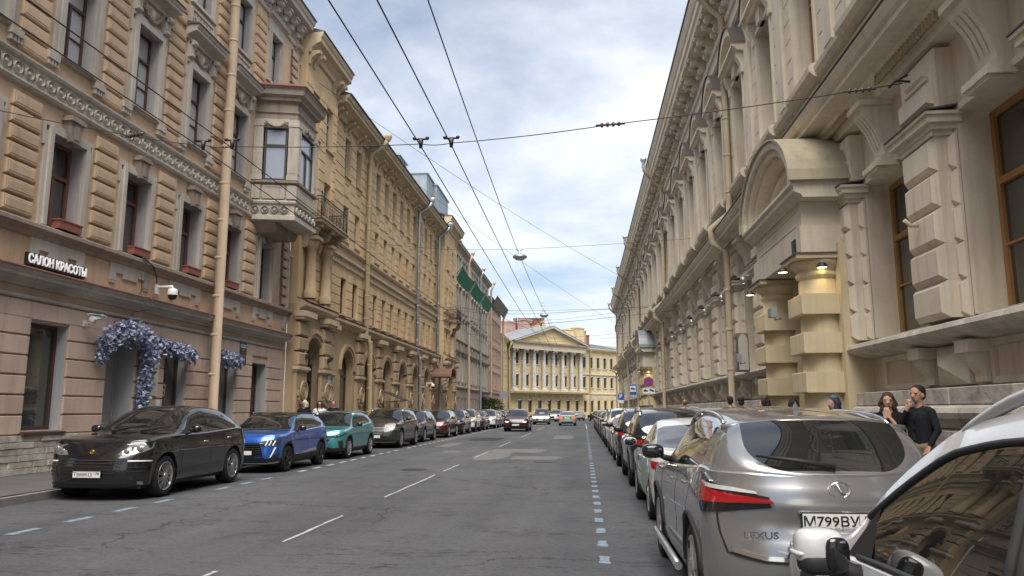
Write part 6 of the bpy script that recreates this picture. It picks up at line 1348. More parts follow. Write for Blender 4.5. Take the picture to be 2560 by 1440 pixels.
# silver SUV, tail towards the camera
SIL = paint('bronzesilver', (.30,.305,.31), .65, .25)
c = Car('parked_car', 'silver SUV with arrow shaped red tail lights and plate M799', 1.685, 9.97, 'far', SIL, 4.62, 1.74, 1.645, 2.66, .93, .375,
    [(0,.86),(.09,.92),(.4,.98),(.8,1.03),(1.25,1.10),(1.7,1.37),(2.1,1.55),(2.7,1.635),(3.3,1.62),(3.85,1.57),(4.06,1.535),(4.3,1.33),(4.46,1.21),(4.56,1.15),(4.62,1.12)], [(0,.84),(.1,.89),(.75,.97),(1.25,1.03),(2.4,1.08),(3.3,1.13),(3.9,1.17),(4.4,1.165),(4.62,1.14)], 1.25, 2.08, 4.06, [(1.5,2.5),(2.56,3.36),(3.40,3.74)], Rr=[(.2,.10),(.42,.015),(.62,.0),(.72,.03),(.8,.065),(.92,.06),(1.0,.045),(1.12,.10)], p=2.5, pr=2.7, sill=.29, clad=.0, wheel='five', rail=(2.05,3.85,.035,.017,M_CHR), rg_end=4.50, ww=.25, rgk=6)
def arch_trim(c, m):
    for xc in c.xw:
        for sg in (-1, 1):
            b = MC(); ra = [(xc+(c.Ra+o)*math.cos(math.pi*k/16), c.wr+(c.Ra+o)*math.sin(math.pi*k/16)) for o in (0,) for k in range(17)]; b.tube([c.pt(('s',x), max(z,.3), .0, sg) for x, z in ra], .022, 6); cput('arch_trim', b.mesh('arch_trim', m), c.root)
arch_trim(c, M_BPL)
c.patch('tail_light', M_GBL, F_(('s',4.02,1.025),('s',4.14,0.885),('r',.76,0.900),('r',.44,0.955)), F_(('s',3.90,1.130),('s',4.14,1.120),('r',.76,1.085),('r',.45,1.020)), off=.010, label='black and red arrow shaped tail light')
c.patch('red_lens', M_TAIL, F_(('s',4.10,0.955),('r',.80,0.960),('r',.60,0.980),('r',.42,0.985)), F_(('s',4.04,1.090),('r',.80,1.050),('r',.60,1.020),('r',.44,1.005)), off=.018)
c.patch('clear_lens', M_AMB, F_(('r',.80,1.055),('r',.66,1.045),('r',.52,1.035)), F_(('r',.80,1.085),('r',.66,1.070),('r',.53,1.050)), off=.019); c.patch('lamp_brow', M_CHR, F_(('s',3.86,1.135),('s',4.12,1.127),('r',.78,1.093)), F_(('s',3.86,1.147),('s',4.12,1.139),('r',.78,1.105)), off=.016, nv=1)
c.patch('plate_recess', M_GBL if False else SIL, F_(('r',0,0.655),('r',.34,0.655),('r',.42,0.675)), F_(('r',0,0.675),('r',.34,0.675),('r',.42,0.685)), sides=(0,), off=.003)
c.patch('boot_trim', M_CHR, F_(('r',0,0.923),('r',.28,0.923)), F_(('r',0,0.937),('r',.26,0.937)), sides=(0,), off=.02, nv=1); c.patch('boot_sill_trim', M_CHR, F_(('r',0,0.620),('r',.5,0.620),('r',.68,0.655)), F_(('r',0,0.645),('r',.5,0.645),('r',.68,0.680)), sides=(0,), off=.014, nv=1)
c.patch('bumper_gap', M_BPL, F_(('r',0,0.600),('r',.5,0.600),('r',.71,0.640)), F_(('r',0,0.613),('r',.5,0.613),('r',.70,0.655)), sides=(0,), off=.008, nv=1)
c.patch('hatch_seam', M_BPL, F_(('r',.71,0.640),('r',.722,0.640)), F_(('r',.76,0.895),('r',.772,0.895)), off=.002, nu=1); c.patch('reflector_housing', M_BPL, F_(('r',.48,.34),('r',.78,.36)), F_(('r',.44,.44),('r',.80,.45))); c.patch('rear_reflector', M_TAIL, F_(('r',.56,.385),('r',.78,.39)), F_(('r',.55,.42),('r',.78,.43)), off=.016); c.patch('diffuser', M_BPL, F_(('r',0,.29),('r',.5,.29)), F_(('r',0,.38),('r',.45,.38)), sides=(0,), nu=6)
c.plate('r', .875, 'М799ВУ', '178'); c.badge('r', 1.075, M_CHR, .055, 'L'); c.antenna(3.55, SIL); c.mirror(1.62, M_GBL, 1.12); c.seams((1.38,2.53,3.42), .5, ((2.2,.96),(3.1,1.0)), SIL)
pz = c.pt(('r',.55), .665, .008); cput('badge_lettering', text_mesh('LEXUS', .06, .002, M_CHR, sx=1.35, bold=.001), c.root, (pz[0]+.004, -.52, .775), (0,0,R(90)))
pf = c.pt(('r',0), .685, .012); cput('plate_frame_lettering', text_mesh('РОЛЬФ', .018, .0006, M_PLATE, sx=1.2), c.root, (pf[0]+.016, -.19, .8205), (0,0,R(90)))
b = MC(); q = c.top_at(4.04, 8.0); xs = []
for k in range(13):
    yy = -.66+1.32*k/12; xs.append((4.05-.05*(yy/.66)**2, yy, q.z-.02-.05*(yy/.66)**2))
b.tube(xs, .022, 6); cput('roof_spoiler', b.mesh('roof_spoiler', SIL), c.root); cput('brake_light', MC().box(4.075,4.085,-.16,.16,q.z-.045,q.z-.025).mesh('brake_light', M_TAILD), c.root)
b = MC(); pw = [c.top_at(x, f) for x, f in ((4.48,8.0),(4.44,7.2),(4.41,6.4))]; b.tube([(pw[0].x+.02,0,pw[0].z+.02),(pw[1].x+.015,-pw[1].y*1.0-.05,pw[1].z+.035),(pw[2].x,-.5,pw[2].z+.05)],[.022,.018,.009],6); cput('rear_wiper', b.mesh('rear_wiper', M_BPL), c.root)
for sg in (-1,1): cput('side_step', MC().tube([(1.25,sg*(c.W+.05),.33),(3.25,sg*(c.W+.05),.33)],.035,8).mesh('side_step', M_RIM), c.root)

b = MC(); b.ell((4.50,0,.845),(.02,.022,.016),8,6); cput('reversing_camera', b.mesh('reversing_camera', M_BPL), c.root)
# white and green taxi sedan
c = generic('white taxi sedan with green flank stripes ahead of the silver SUV', RX+.87, 15.45, 'far', paint('white', (.6,.61,.61), 0, .25), 4.4, 1.74, 1.48, sedan=True, wheel='five', rail=False)
c.patch('green_stripe', M_TG, F_(('s',2.50,.36),('s',2.95,.36)), F_(('s',2.30,.90),('s',2.85,.91)), off=.003, nv=6); c.patch('green_stripe', M_TG, F_(('s',3.02,.66),('s',3.5,.72)), F_(('s',2.98,.92),('s',3.5,.94)), off=.003, nv=6); c.patch('green_stripe', M_TG, F_(('s',3.3,.40),('s',3.75,.66)), F_(('s',3.0,.62),('s',3.6,.93)), off=.003, nv=6); c.patch('green_stripe', M_TG, F_(('s',1.95,.36),('s',2.35,.36)), F_(('s',2.1,.70),('s',2.28,.90)), off=.003, nv=6); c.patch('dark_placard', M_RIMD, F_(('s',1.55,.74),('s',1.85,.74)), F_(('s',1.55,.84),('s',1.85,.84)), off=.003)
for sg, yy in ((-1, 0), (1, 0)): pp = c.pt(('s',1.75), .60, .004, sg); cput('door_lettering', text_mesh('ситидрайв', .12, .0006, M_TG, sx=.9), c.root, pp, (0,0,0 if sg < 0 else math.pi))
# black boxy SUV
c = generic('black boxy SUV with arched silver roof rails behind the taxi', RX+.93, 20.75, 'far', paint('black3', (.012,.013,.015), .3, .2), 4.63, 1.84, 1.66, clad=.40, rail=False, wheel='dark5')
for sg in (-1,1): c.rail(sg, 2.0, 4.0, .075, .024, M_CHR)
pz = c.pt(('r',.5), 1.03, .01); cput('badge_lettering', text_mesh('GLB 200d', .07, .002, M_CHR, sx=1.2), c.root, (pz[0]+.01, -.5, 1.045), (0,0,R(90)))
c = generic('dark green liveried SUV with silver rails before the second portal', RX+.92, 26.6, 'far', paint('darkgreengrey', (.035,.04,.038), .4, .25), 4.6, 1.85, 1.68, rail='c', wheel='five'); c.patch('green_stripe', M_TG, F_(('s',2.5,.45),('s',3.4,.45)), F_(('s',2.4,.95),('s',2.9,.96)), off=.003, nv=6); c.patch('green_stripe', M_TG, F_(('f',.3,.5),('f',.8,.5)), F_(('f',.3,.6),('f',.8,.6)), off=.003)
generic('white saloon parked in front of the dark green SUV', RX+.88, 31.7, 'far', paint('white', (.6,.61,.61), 0, .25), 4.4, 1.76, 1.47, sedan=True, rail=False)
generic('white SUV with a black rear window further along the kerb', RX+.93, 37.5, 'far', paint('white', (.6,.61,.61), 0, .25), 4.6, 1.86, 1.70, wheel='dark5', rail='c')
generic('second white SUV parked by the no stopping sign', RX+.93, 43.2, 'far', paint('white2', (.52,.53,.54), 0, .25), 4.5, 1.84, 1.66)
for k, (y, col, nm, lb) in enumerate(((49.2,(.012,.013,.014),'ink3','black SUV past the white ones on the palace side'),(55.2,(.03,.03,.035),'graph','graphite hatchback near the second portal'),(61.0,(.013,.013,.02),'navy2','navy SUV beyond the second portal'),(67.0,(.3,.31,.32),'silver4','silver SUV beyond the bus stop sign'),(73,(.015,.015,.016),'ink4','black hatchback at the end of the palace row'))): generic(lb, RX+.9, y, 'far', paint(nm, col, .4, .28), 4.4, 1.8, 1.62 if k != 1 else 1.5, rail=False, plate=False)
# ================================================================ street furniture, signs, wires
def lp(s, d, z): return (LEFT_X+d, s, z)          # left facade point -> world
def rpt(y, d, z): return (RIGHT_X-d, y, z)
def obj(name, b, mats, label, cat, group=None, loc=(0,0,0), rz=0.0):
    o = bpy.data.objects.new(name, b.mesh(name, *mats)); COL.objects.link(o); o.location = loc; o.rotation_euler = (0,0,rz); return tag(o, label, cat, group)
# beauty salon sign
sg_ = thing('shop_sign', 'black box sign with white letters САЛОН КРАСОТЫ on the tan band', 'sign', lp(17.62,.0,5.12), R(90))
put('sign_box', MB().box(-1.06,1.06,0,.10,-.14,.15).mesh('sign_box', M_BLACK), sg_)
put('lettering', text_mesh('САЛОН КРАСОТЫ', .30, .012, mat('sign_white', (.85,.85,.85), rough=.5, emit=(1,1,1), estr=.15), sx=.80, bold=.006), sg_, (0,.115,.0))
# street name and number plates
ns = thing('street_name_plate', 'dark enamel street name plate with rounded top over a number plate', 'sign', lp(28.35,.06,3.95), R(90))
pl = MB(); pl.poly([(-.27,-.25),(.27,-.25),(.30,.1)]+[(.30*math.cos(math.pi*k/8),.1+.2*math.sin(math.pi*k/8)) for k in range(1,8)]+[(-.30,.1)],0,.025); put('name_plate', pl.mesh('name_plate', mat('dark_enamel', (.035,.04,.045), rough=.3)), ns)
put('white_band', MB().box(-.25,.25,.025,.03,.0,.12).mesh('white_band', M_WPLAST), ns); put('lettering', text_mesh('КАЗАНСКАЯ', .10, .001, M_INK, sx=.75), ns, (0,.032,.06)); put('lettering', text_mesh('УЛ.', .08, .001, M_WPLAST), ns, (0,.027,-.07))
put('number_plate', MB().box(-.28,.28,0,.025,-.62,-.3).mesh('number_plate', mat('dark_enamel2', (.06,.065,.07), rough=.35)), ns); put('lettering', text_mesh('3-9', .2, .001, M_WPLAST), ns, (0,.027,-.46))
pq = thing('price_board', 'cream notice board with dark lettering hung beside the flowers', 'notice board', lp(22.12,.06,2.78), R(90)); put('board', MB().box(-.35,.35,0,.05,-.75,.75).mesh('board', mat('cream_board', (.62,.58,.46), rough=.6)), pq)
for k, t in enumerate(('УСЛУГИ','МАНИКЮР','ПЕДИКЮР','СТРИЖКИ','МАКИЯЖ')): put('lettering', text_mesh(t, .09, .001, M_INK, sx=.8), pq, (0,.052,.55-.17*k))
put('lettering', text_mesh('САЛОН', .17, .001, mat('bronze_ink', (.16,.11,.05)), sx=.8), pq, (0,.052,-.42))
ts = thing('house_notice', 'small white notice plate on the pink wall under the flowers', 'sign', lp(22.62,.06,1.75), R(90)); put('plate', MB().box(-.1,.1,0,.02,-.14,.14).mesh('plate', M_WPLAST), ts)
put('lettering', text_mesh('8', .6, .001, mat('cream_line', (.6,.56,.42)), sx=.8), A, (23.55,-.30,2.2))
# intercom, cables, cameras on the pink facade
def cctv(kind, p, label, out):
    o = thing('security_camera', label, 'camera', p, R(90))
    if kind == 'dome':
        put('mount', MB().box(-.1,.1,0,.05,-.06,.22).tube([(0,.03,.14),(0,.5,.16),(0,.52,.08)],.045,8).mesh('mount', M_WPLAST), o); put('dome_housing', MB().lathe([(.03,.12),(.13,.08),(.15,-.02),(.15,-.1)],14,(0,.52)).mesh('dome_housing', M_WPLAST), o); put('dome', MB().lathe([(.14,-.1),(.13,-.17),(.08,-.24),(0,-.26)],14,(0,.52)).mesh('dome', M_GBL), o)
    else:
        put('mount', MB().tube([(0,0,-.12),(0,.3,-.1),(.02,.34,.0)],.025,6).box(-.07,.07,0,.03,-.2,-.04).mesh('mount', M_WPLAST), o); b = MB(); b.tube([(-.24,.36,-.03),(.24,.33,.07)],.075,8); put('housing', b.mesh('housing', M_WPLAST), o); put('sunshield', MB().box(-.28,.26,.25,.44,.09,.105).mesh('sunshield', M_WPLAST), o)
cctv('dome', lp(22.05,.1,5.15), 'white dome security camera on a bracket on the tan band', .5); cctv('bullet', lp(18.85,.06,3.95), 'white bullet camera on the pink wall above the flower garland', .4)
cctv('bullet', lp(13.9,.06,5.5), 'white bullet camera beside the salon sign on the tan band', .4); cctv('dome', lp(62.2,.3,3.6), 'white dome camera on the arcade near the barrel canopy', .5)
cb = MB(); cb.tube([(21.25,.05,5.55),(21.35,.05,5.1),(21.2,.04,4.9),(21.25,.48,4.85),(21.2,.44,4.5),(21.0,.05,4.4),(21.05,.06,3.8)],.012,5); cb.tube([(20.9,.26,6.0),(21.4,.3,5.85),(21.8,.2,5.6),(21.95,.15,5.4)],.018,5); cb.tube([(21.0,.26,6.02),(21.5,.3,5.8),(21.85,.2,5.55)],.014,5); obj('loose_cable', cb, (M_CABLE,), 'thin grey cables hanging down the tan and pink facade', 'cable', loc=(LEFT_X,0,0), rz=R(90))
# garland of blue-grey artificial foliage round the salon door
def leafmat(name, col): return mat(name, col, rough=.75, var=.5, vscale=7, spec=.3)
LM = (leafmat('lavender_leaf', (.36,.40,.54)), leafmat('slate_leaf', (.21,.24,.36)), leafmat('pale_leaf', (.52,.55,.68)))
def garland(name, label, path, rad, n):
    b = MB(); rnd = random.Random(len(label)*7+n)
    for _ in range(n):
        t = rnd.random()*(len(path)-1); i = min(int(t), len(path)-2); f = t-i; p = [path[i][k]*(1-f)+path[i+1][k]*f for k in range(3)]; r = rad[i]*(1-f)+rad[i+1]*f
        a, e = rnd.uniform(0, 6.283), rnd.uniform(-1.2, 1.2); q = r*rnd.random()**.45*(1.45 if rnd.random() < .12 else 1.0)
        c = Vector((p[0]+q*math.cos(a)*math.cos(e), p[1]+abs(q*math.sin(a)*math.cos(e))*.9, p[2]+q*math.sin(e)))
        d = Vector((rnd.gauss(0,1), rnd.gauss(.5,.6), rnd.gauss(-.2,.8))).normalized(); w = d.cross(Vector((rnd.gauss(0,1),rnd.gauss(0,1),rnd.gauss(0,1)))).normalized(); ln = rnd.uniform(.08,.17); wd = ln*rnd.uniform(.28,.45); up = d.cross(w)
        b.mi = rnd.choices((0,1,2),(5,4,2))[0]; b.face((c, c+d*ln*.5+w*wd+up*.015, c+d*ln, c+d*ln*.5-w*wd+up*.015))
    core = MB()
    o = thing(name, label, 'garland', (LEFT_X,0,0), R(90)); put('leaves', b.mesh('leaves', *LM), o)
    c2 = MB(); c2.tube(path, [r*.5 for r in rad], 7); put('stem_core', c2.mesh('stem_core', LM[1]), o)
garland('flower_garland', 'blue grey artificial flower garland draped over the salon door', [(19.45,.15,2.95),(19.5,.18,3.4),(19.9,.22,3.72),(20.5,.25,3.78),(21.1,.25,3.7),(21.5,.22,3.45),(21.55,.2,3.0),(21.5,.18,2.4),(21.45,.18,1.9),(21.4,.15,1.4)], [.16,.26,.32,.34,.36,.4,.36,.3,.24,.2], 2600)
garland('flower_garland', 'blue grey flower bunch over the shop window beside the notice board', [(22.2,.15,3.6),(22.7,.2,3.52),(23.4,.25,3.42),(24.3,.2,3.38)], [.12,.24,.3,.2], 1000)
garland('flower_garland', 'blue grey flower bunch over the window behind the drainpipe', [(26.1,.15,3.55),(26.8,.25,3.4),(27.7,.2,3.35)], [.15,.3,.2], 800)
# yellow placard, small blue plate, lamps on the ochre arcade
yp = thing('yellow_placard', 'yellow placard on the far projecting end of the arcade', 'sign', lp(69.1,.8,1.75), R(90)); put('plate', MB().box(-.8,.8,0,.04,-.45,.45).mesh('plate', mat('yellow_board', (.62,.42,.03), rough=.5)), yp)
bp_ = thing('blue_info_plate', 'small blue and white plate on a pier of the arcade', 'sign', lp(37.0,RD1+.18,3.05), R(90)); put('plate', MB().box(-.2,.2,0,.02,-.27,.27).mesh('plate', mat('pale_blue_enamel', (.42,.58,.68), rough=.4)), bp_); put('lettering', text_mesh('БАНК', .12, .001, M_INK, sx=.8), bp_, (0,.022,.05))
for s, lb in ((33.6,'left of the arched door'),(36.6,'right of the arched door'),(46.0,'between the second and third arches'),(54.4,'near the fourth arch')):
    obj('arcade_lamp', MB().prof([(0,0),(.02,-.05),(.26,.1),(.26,.22),(0,.16)],-.1,.1), (M_BLACK,), 'small black wedge lamp on the arcade '+lb, 'lamp', loc=lp(s, RD1+.2 if s < 38 else .2, 3.9), rz=R(90))
obj('pavement_awning', MB().prof([(0,2.75),(1.3,2.2),(1.3,2.24),(0,2.8)],-.9,.9).tube([(-.85,.0,2.1),(-.85,1.2,2.22)],.02,5).tube([(.85,.0,2.1),(.85,1.2,2.22)],.02,5), (M_BLACK,), 'black sloping awning over an arcade doorway', 'awning', loc=lp(50.2,.1,0), rz=R(90))
# shrub by the grey building
sh = thing('potted_shrub', 'leafy green shrub by the entrance of the cream grey building', 'shrub', (-11.6,99,0)); b = MB(); rnd = random.Random(3)
for _ in range(1500):
    a, e, q = rnd.uniform(0,6.28), rnd.uniform(-1.3,1.4), rnd.random()**.4*1.35; c = Vector((q*math.cos(a)*math.cos(e)*1.2, q*math.sin(a)*math.cos(e)*1.2, 2.0+q*math.sin(e)*.8)); d = Vector((rnd.gauss(0,1),rnd.gauss(0,1),rnd.gauss(0,.7))).normalized(); w = d.orthogonal().normalized(); b.mi = rnd.randint(0,1); b.face((c,c+d*.12+w*.06,c+d*.24,c+d*.12-w*.06))
put('crown', b.mesh('crown', mat('leaf_green', (.05,.09,.03), rough=.6), mat('leaf_green_light', (.08,.13,.04), rough=.6)), sh)
put('trunk', MB().tube([(0,0,.5),(.05,0,1.1),(0,.05,1.9)],[.06,.05,.03],6).mesh('trunk', mat('bark', (.12,.09,.06))), sh); put('tub', MB().lathe([(.35,.13),(.45,.6),(.48,.62),(.4,.62)],12).mesh('tub', M_KERB), sh)
# traffic signs on the right pavement (faces look to the camera, -Y)
def post(o, h): put('post', MB().tube([(0,-.03,.13),(0,-.03,h)],.035,8).mesh('post', M_PIPEG), o)
M_SB = mat('sign_blue', (.03,.10,.42), rough=.35); M_SR = mat('sign_red', (.55,.03,.04), rough=.35); M_SW = mat('sign_white2', (.8,.8,.8), rough=.4)
t = thing('no_stopping_sign', 'round blue and red no stopping sign over a tow truck plate', 'traffic sign', (4.35,52,0)); post(t, 3.85)
b = MB(); b.tube([(0,-.01,3.45),(0,.02,3.45)],.33,28); put('disc', b.mesh('disc', M_SR), t); b = MB(); b.tube([(0,.02,3.45),(0,.026,3.45)],.265,28); put('blue_field', b.mesh('blue_field', M_SB), t)
for a in (45,-45):
    b = MB(); c, s = math.cos(R(a)), math.sin(R(a)); b.poly([(-.29*c+.035*s,3.45-.29*s-.035*c),(.29*c+.035*s,3.45+.29*s-.035*c),(.29*c-.035*s,3.45+.29*s+.035*c),(-.29*c-.035*s,3.45-.29*s+.035*c)],.026,.03+.002*(a > 0)); put('red_bar', b.mesh('red_bar', M_SR), t)
put('tow_plate', MB().box(-.4,.4,0,.02,2.68,3.03).mesh('tow_plate', M_SW), t); put('tow_pictogram', MB().poly([(-.34,2.8),(-.34,2.88),(-.26,2.96),(-.18,2.96),(-.16,2.9),(-.06,2.9),(-.06,2.8)],.02,.024).poly([(0,2.92),(.1,2.98),(.22,2.94),(.34,2.86),(.34,2.8),(.22,2.8)],.02,.024).mesh('tow_pictogram', M_INK), t)
t = thing('bus_stop_sign', 'blue bus stop sign with a black bus pictogram', 'traffic sign', (4.65,73,0)); post(t, 4.0); put('panel', MB().box(-.36,.36,0,.02,2.95,4.0).mesh('panel', mat('sign_pale_blue', (.35,.52,.62), rough=.4)), t); put('blue_field', MB().box(-.31,.31,.02,.024,3.0,3.95).mesh('blue_field', M_SB), t); put('white_field', MB().box(-.26,.26,.024,.028,3.27,3.83).mesh('white_field', M_SW), t); put('bus_pictogram', MB().box(-.2,.2,.028,.032,3.48,3.6).box(-.2,.1,.028,.032,3.6,3.63).mesh('bus_pictogram', M_INK), t)
t = thing('parking_sign', 'blue parking sign with a white letter P above a white plate', 'traffic sign', (4.35,90,0)); post(t, 3.5); put('panel', MB().box(-.33,.33,0,.02,2.75,3.5).mesh('panel', M_SB), t); put('lettering', text_mesh('P', .62, .001, M_SW, bold=.02), t, (-.02,.022,3.15)); put('plate', MB().box(-.33,.33,0,.02,2.38,2.7).mesh('plate', M_SW), t)
t = thing('left_road_sign', 'back of a grey road sign on the left pavement by the pink building', 'traffic sign', (-10.6,104,0)); post(t, 4.2); put('panel', MB().box(-.6,.6,0,.03,3.2,4.1).mesh('panel', M_PIPEG), t)
t = thing('wall_info_board', 'teal framed notice on the second portal of the palace', 'notice board', rpt(59.0,.5,3.0), R(-90)); put('board', MB().box(-.5,.5,0,.06,-.4,.4).mesh('board', mat('teal_board', (.22,.30,.29), rough=.4)), t)
# projecting box sign, floodlights and cameras on the palace wall
t = thing('arched_projecting_sign', 'small dark arched box sign projecting from the beige wall', 'sign', rpt(25.2,.45,3.2), R(-90)); ar = [(-.3,-.4),(.3,-.4),(.3,.55)]+[(.3*math.cos(math.pi*k/8),.55+.3*math.sin(math.pi*k/8)) for k in range(1,8)]+[(-.3,.55)]
b = MB(); b.poly([(x*.3, z) for x, z in ar], .05, .42, back=True); put('case', b.mesh('case', M_FLASH), t); b = MB(); n = len(ar); b.v = [(.1, -.08-(x+.3)*.5, z*.92+.03) for x, z in ar]; b.f = [list(range(n))]; b.m = [0]; b.sm = [False]; put('face', b.mesh('face', mat('grey_sign_face', (.45,.43,.38), rough=.4)), t)
for y, d, z, lb in ((21.6,1.45,3.0,'grey floodlight on the farther portal column block'),(17.6,1.45,3.75,'grey floodlight beside the nearer portal column')): 
    o = thing('floodlight', lb, 'floodlight', rpt(y,d,z), R(-90)); put('housing', MB().frust(-.13,.13,-.1,.12,.02,.14,.02,.16).mesh('housing', M_PIPEG), o); put('arm', MB().tube([(0,-.1,-.12),(0,.05,-.14)],.025,6).mesh('arm', M_PIPEG), o)
o = thing('loudspeaker', 'small black loudspeaker on top of the nearer portal column', 'loudspeaker', rpt(16.55,1.15,4.83), R(-90)); put('cabinet', MB().frust(-.11,.11,0,.36,-.12,.12,.03,.15).mesh('cabinet', M_BLACK), o)
for y in (12.45, 20.3): obj('flag_bracket', MB().tube([(0,.4,.0),(.0,.52,.0),(.03,.62,.08)],.035,7), (M_PIPEB,), 'cream flag holder on a rustic pier %s' % ('beside the nearest window' if y < 15 else 'behind the portal'), 'flag holder', loc=rpt(y,.05,4.5), rz=R(-90))
# ---- overhead wires
def wire(name, pts, r, label, group=None, sag=0.0, n=14, m=None, cat='wire'):
    b = MC(); out = []
    for p, q in zip(pts, pts[1:]):
        for k in range(n): t = k/n; out.append((p[0]+(q[0]-p[0])*t, p[1]+(q[1]-p[1])*t, p[2]+(q[2]-p[2])*t-sag*4*t*(1-t)))
    out.append(pts[-1]); b.tube(out, r, 5)
    return obj(name, b, (m or M_CABLE,), label, cat, group)
YS = 13.4
for x, lb in ((-2.92,'left wire of the nearer trolleybus pair'),(-2.35,'right wire of the nearer trolleybus pair'),(-6.55,'right wire of the trolleybus pair by the pink facade'),(-7.12,'left wire of the trolleybus pair by the pink facade')):
    ys = [-20,YS,44,75,106,132]; zz = 6.42 if x > -4 else 6.5
    pts = [(x,y,zz-(.0 if y == YS else .1)) for y in ys]; pts[-1] = (x-3 if x > -4 else x-2, 138, 6.2)
    wire('trolley_wire', pts, .0105, lb, 'overhead trolleybus wires', .06)
wire('lamp_cable', [(-2.7,-10,9.5),(-2.75,12.8,9.1),(-3.1,37,9.35),(-2.9,60.8,9.25),(-3,95,9.3)], .014, 'high cable feeding the hanging street lamps', sag=.12)
spans = [(YS,7.3,7.9),(37,9.8,10.2),(44,7.2,7.6),(52,8.6,9.2),(60.8,9.6,10.0),(75,7.2,7.6),(84,9.5,10),(106,7.2,7.5),(66,8.2,11.5)]
nm = ('insulators at the first pair of wires','the nearer hanging lamp','the second trolley hangers','no lamp between the hanging lamps','the farther hanging lamp','the third trolley hangers','the far facade with green netting','the last trolley hangers','a steep slant up to the left roofs')
for k, (y, zr, zl) in enumerate(spans):
    zm = 6.47 if k in (0,2,5,7) else (9.45 if k in (1,4) else min(zr,zl)-.5)
    if k == 0: pts = [(5.25,12.35,6.85),(.55,13.05,6.58),(-2.35,YS,6.46),(-2.92,YS,6.46),(-6.55,YS+.1,6.56),(-7.12,YS+.1,6.6),(-9.0,13.6,6.95),(-13,13.9,7.95)]
    else: pts = [(5.3,y,zr),(-2.6,y,zm),(-6.8,y,zm+.05 if k != 8 else zl-2),(-12.9,y+(3 if k == 8 else 0),zl)]
    wire('span_wire', pts, .009 if y < 40 else .012, 'cross street span wire with '+nm[k], None, .03, 6)
for k, (a, b_) in enumerate((((-12.9,34,17.5),(5.2,66,12.0)),((-12.9,47,17.9),(5.2,95,11.5)),((5.2,60,9.5),(-12.9,98,13)),((-12.9,70,11),(5.2,110,9)))): wire('roof_cable', [a, b_], .011, 'thin slanting cable from %s' % ('the ochre cornice by the balcony','the ochre cornice by the silver pipe','the palace wall to the green net','the far ochre end to the palace')[k], None, .5)
ins = MC(); ins.tube([(0,-.26,0),(0,.26,0)],.02,6)
for q in (-.15,-.05,.05,.15): ins.tube([(0,q-.02,0),(0,q+.02,0)],.045,8)
insm = ins.mesh('insulator', mat('brown_ceramic', (.10,.075,.06), rough=.3)); INS = [((.55,13.05,6.58),math.atan2(.35,-2.9)+R(-90),'beige brown insulator on the span wire over the parked row'),((4.6,12.45,6.8),R(80),'insulator beside its hook on the beige wall'),((-8.6,13.55,6.88),R(70),'insulator on the span wire near the tan facade')]
for p, rz, lb in INS: o = bpy.data.objects.new('insulator', insm); COL.objects.link(o); o.location = p; o.rotation_euler = (0,0,rz); tag(o, lb, 'insulator')
hg = MC(); hg.tube([(-.14,0,.05),(.14,0,.05)],.018,6).tube([(0,0,.06),(0,0,-.12)],[.05,.03],8).ell((-.12,0,.07),(.04,.03,.03),8,6).ell((.12,0,.07),(.04,.03,.03),8,6); hgm = hg.mesh('wire_hanger', M_BLACK)
for y in (YS,44,75):
    for x in (-2.35,-2.92,-6.55,-7.12): o = bpy.data.objects.new('wire_hanger', hgm); COL.objects.link(o); o.location = (x,y,6.5 if x > -4 else 6.6); tag(o, 'black clamp holding the %s on the %s span wire' % ({-2.35:'right wire of the nearer pair',-2.92:'left wire of the nearer pair',-6.55:'right wire of the facade pair',-7.12:'left wire of the facade pair'}[x], {YS:'insulator carrying',44:'second trolley',75:'third trolley'}[y]), 'wire clamp', 'wire clamps on the span wires')
obj('wall_hook', MC().tube([(5.35,12.3,6.85),(5.15,12.35,6.9),(5.05,12.4,6.8)],.02,6).tube([(5.3,12.25,6.95),(5.1,12.33,6.86)],.02,6), (M_BLACK,), 'forged wall hook holding the span wire on the beige wall', 'hook')
for y, lb in ((37,'nearer saucer shaped street lamp hung over the road'),(60.8,'farther saucer shaped street lamp hung over the road')):
    o = thing('hanging_street_lamp', lb, 'street lamp', (-3.0,y,9.0)); put('housing', MB().lathe([(.02,.34),(.06,.3),(.1,.2),(.3,.14),(.36,.05),(.34,.0)],16).mesh('housing', M_PIPEG), o); put('diffuser', MB().lathe([(.33,.0),(.2,-.1),(0,-.13)],16).mesh('diffuser', mat('lamp_diffuser', (.6,.6,.58), rough=.3)), o); put('hanger', MB().tube([(-.18,0,.42),(0,0,.34),(.18,0,.42)],.015,5).mesh('hanger', M_BLACK), o)
# ================================================================ people
import numpy as np
def remesh(mc, vox, name, mats, smooth_it=2):
    me = mc.mesh(name, *mats); o = bpy.data.objects.new('tmp', me); COL.objects.link(o); r = o.modifiers.new('r', 'REMESH'); r.mode = 'VOXEL'; r.voxel_size = vox; r.use_smooth_shade = True
    s = o.modifiers.new('s', 'SMOOTH'); s.iterations = smooth_it; s.factor = .5
    bpy.context.view_layer.update(); m2 = bpy.data.meshes.new_from_object(o.evaluated_get(bpy.context.evaluated_depsgraph_get())); bpy.data.objects.remove(o); bpy.data.meshes.remove(me)
    m2.name = name; m2.materials.clear()
    for m in mats: m2.materials.append(m)
    return m2
def cap(mc, p, q, r0, r1, n=10):
    p, q = Vector(p), Vector(q); d = (q-p); ln = max(d.length, 1e-4); d = d/ln; pts, rr = [], []
    for a in (-90,-60,-30,0): pts.append(p+d*r0*math.sin(R(a))); rr.append(max(r0*math.cos(R(a)), .001))
    for a in (0,30,60,90): pts.append(q+d*r1*math.sin(R(a))); rr.append(max(r1*math.cos(R(a)), .001))
    mc.tube(pts, rr, n)
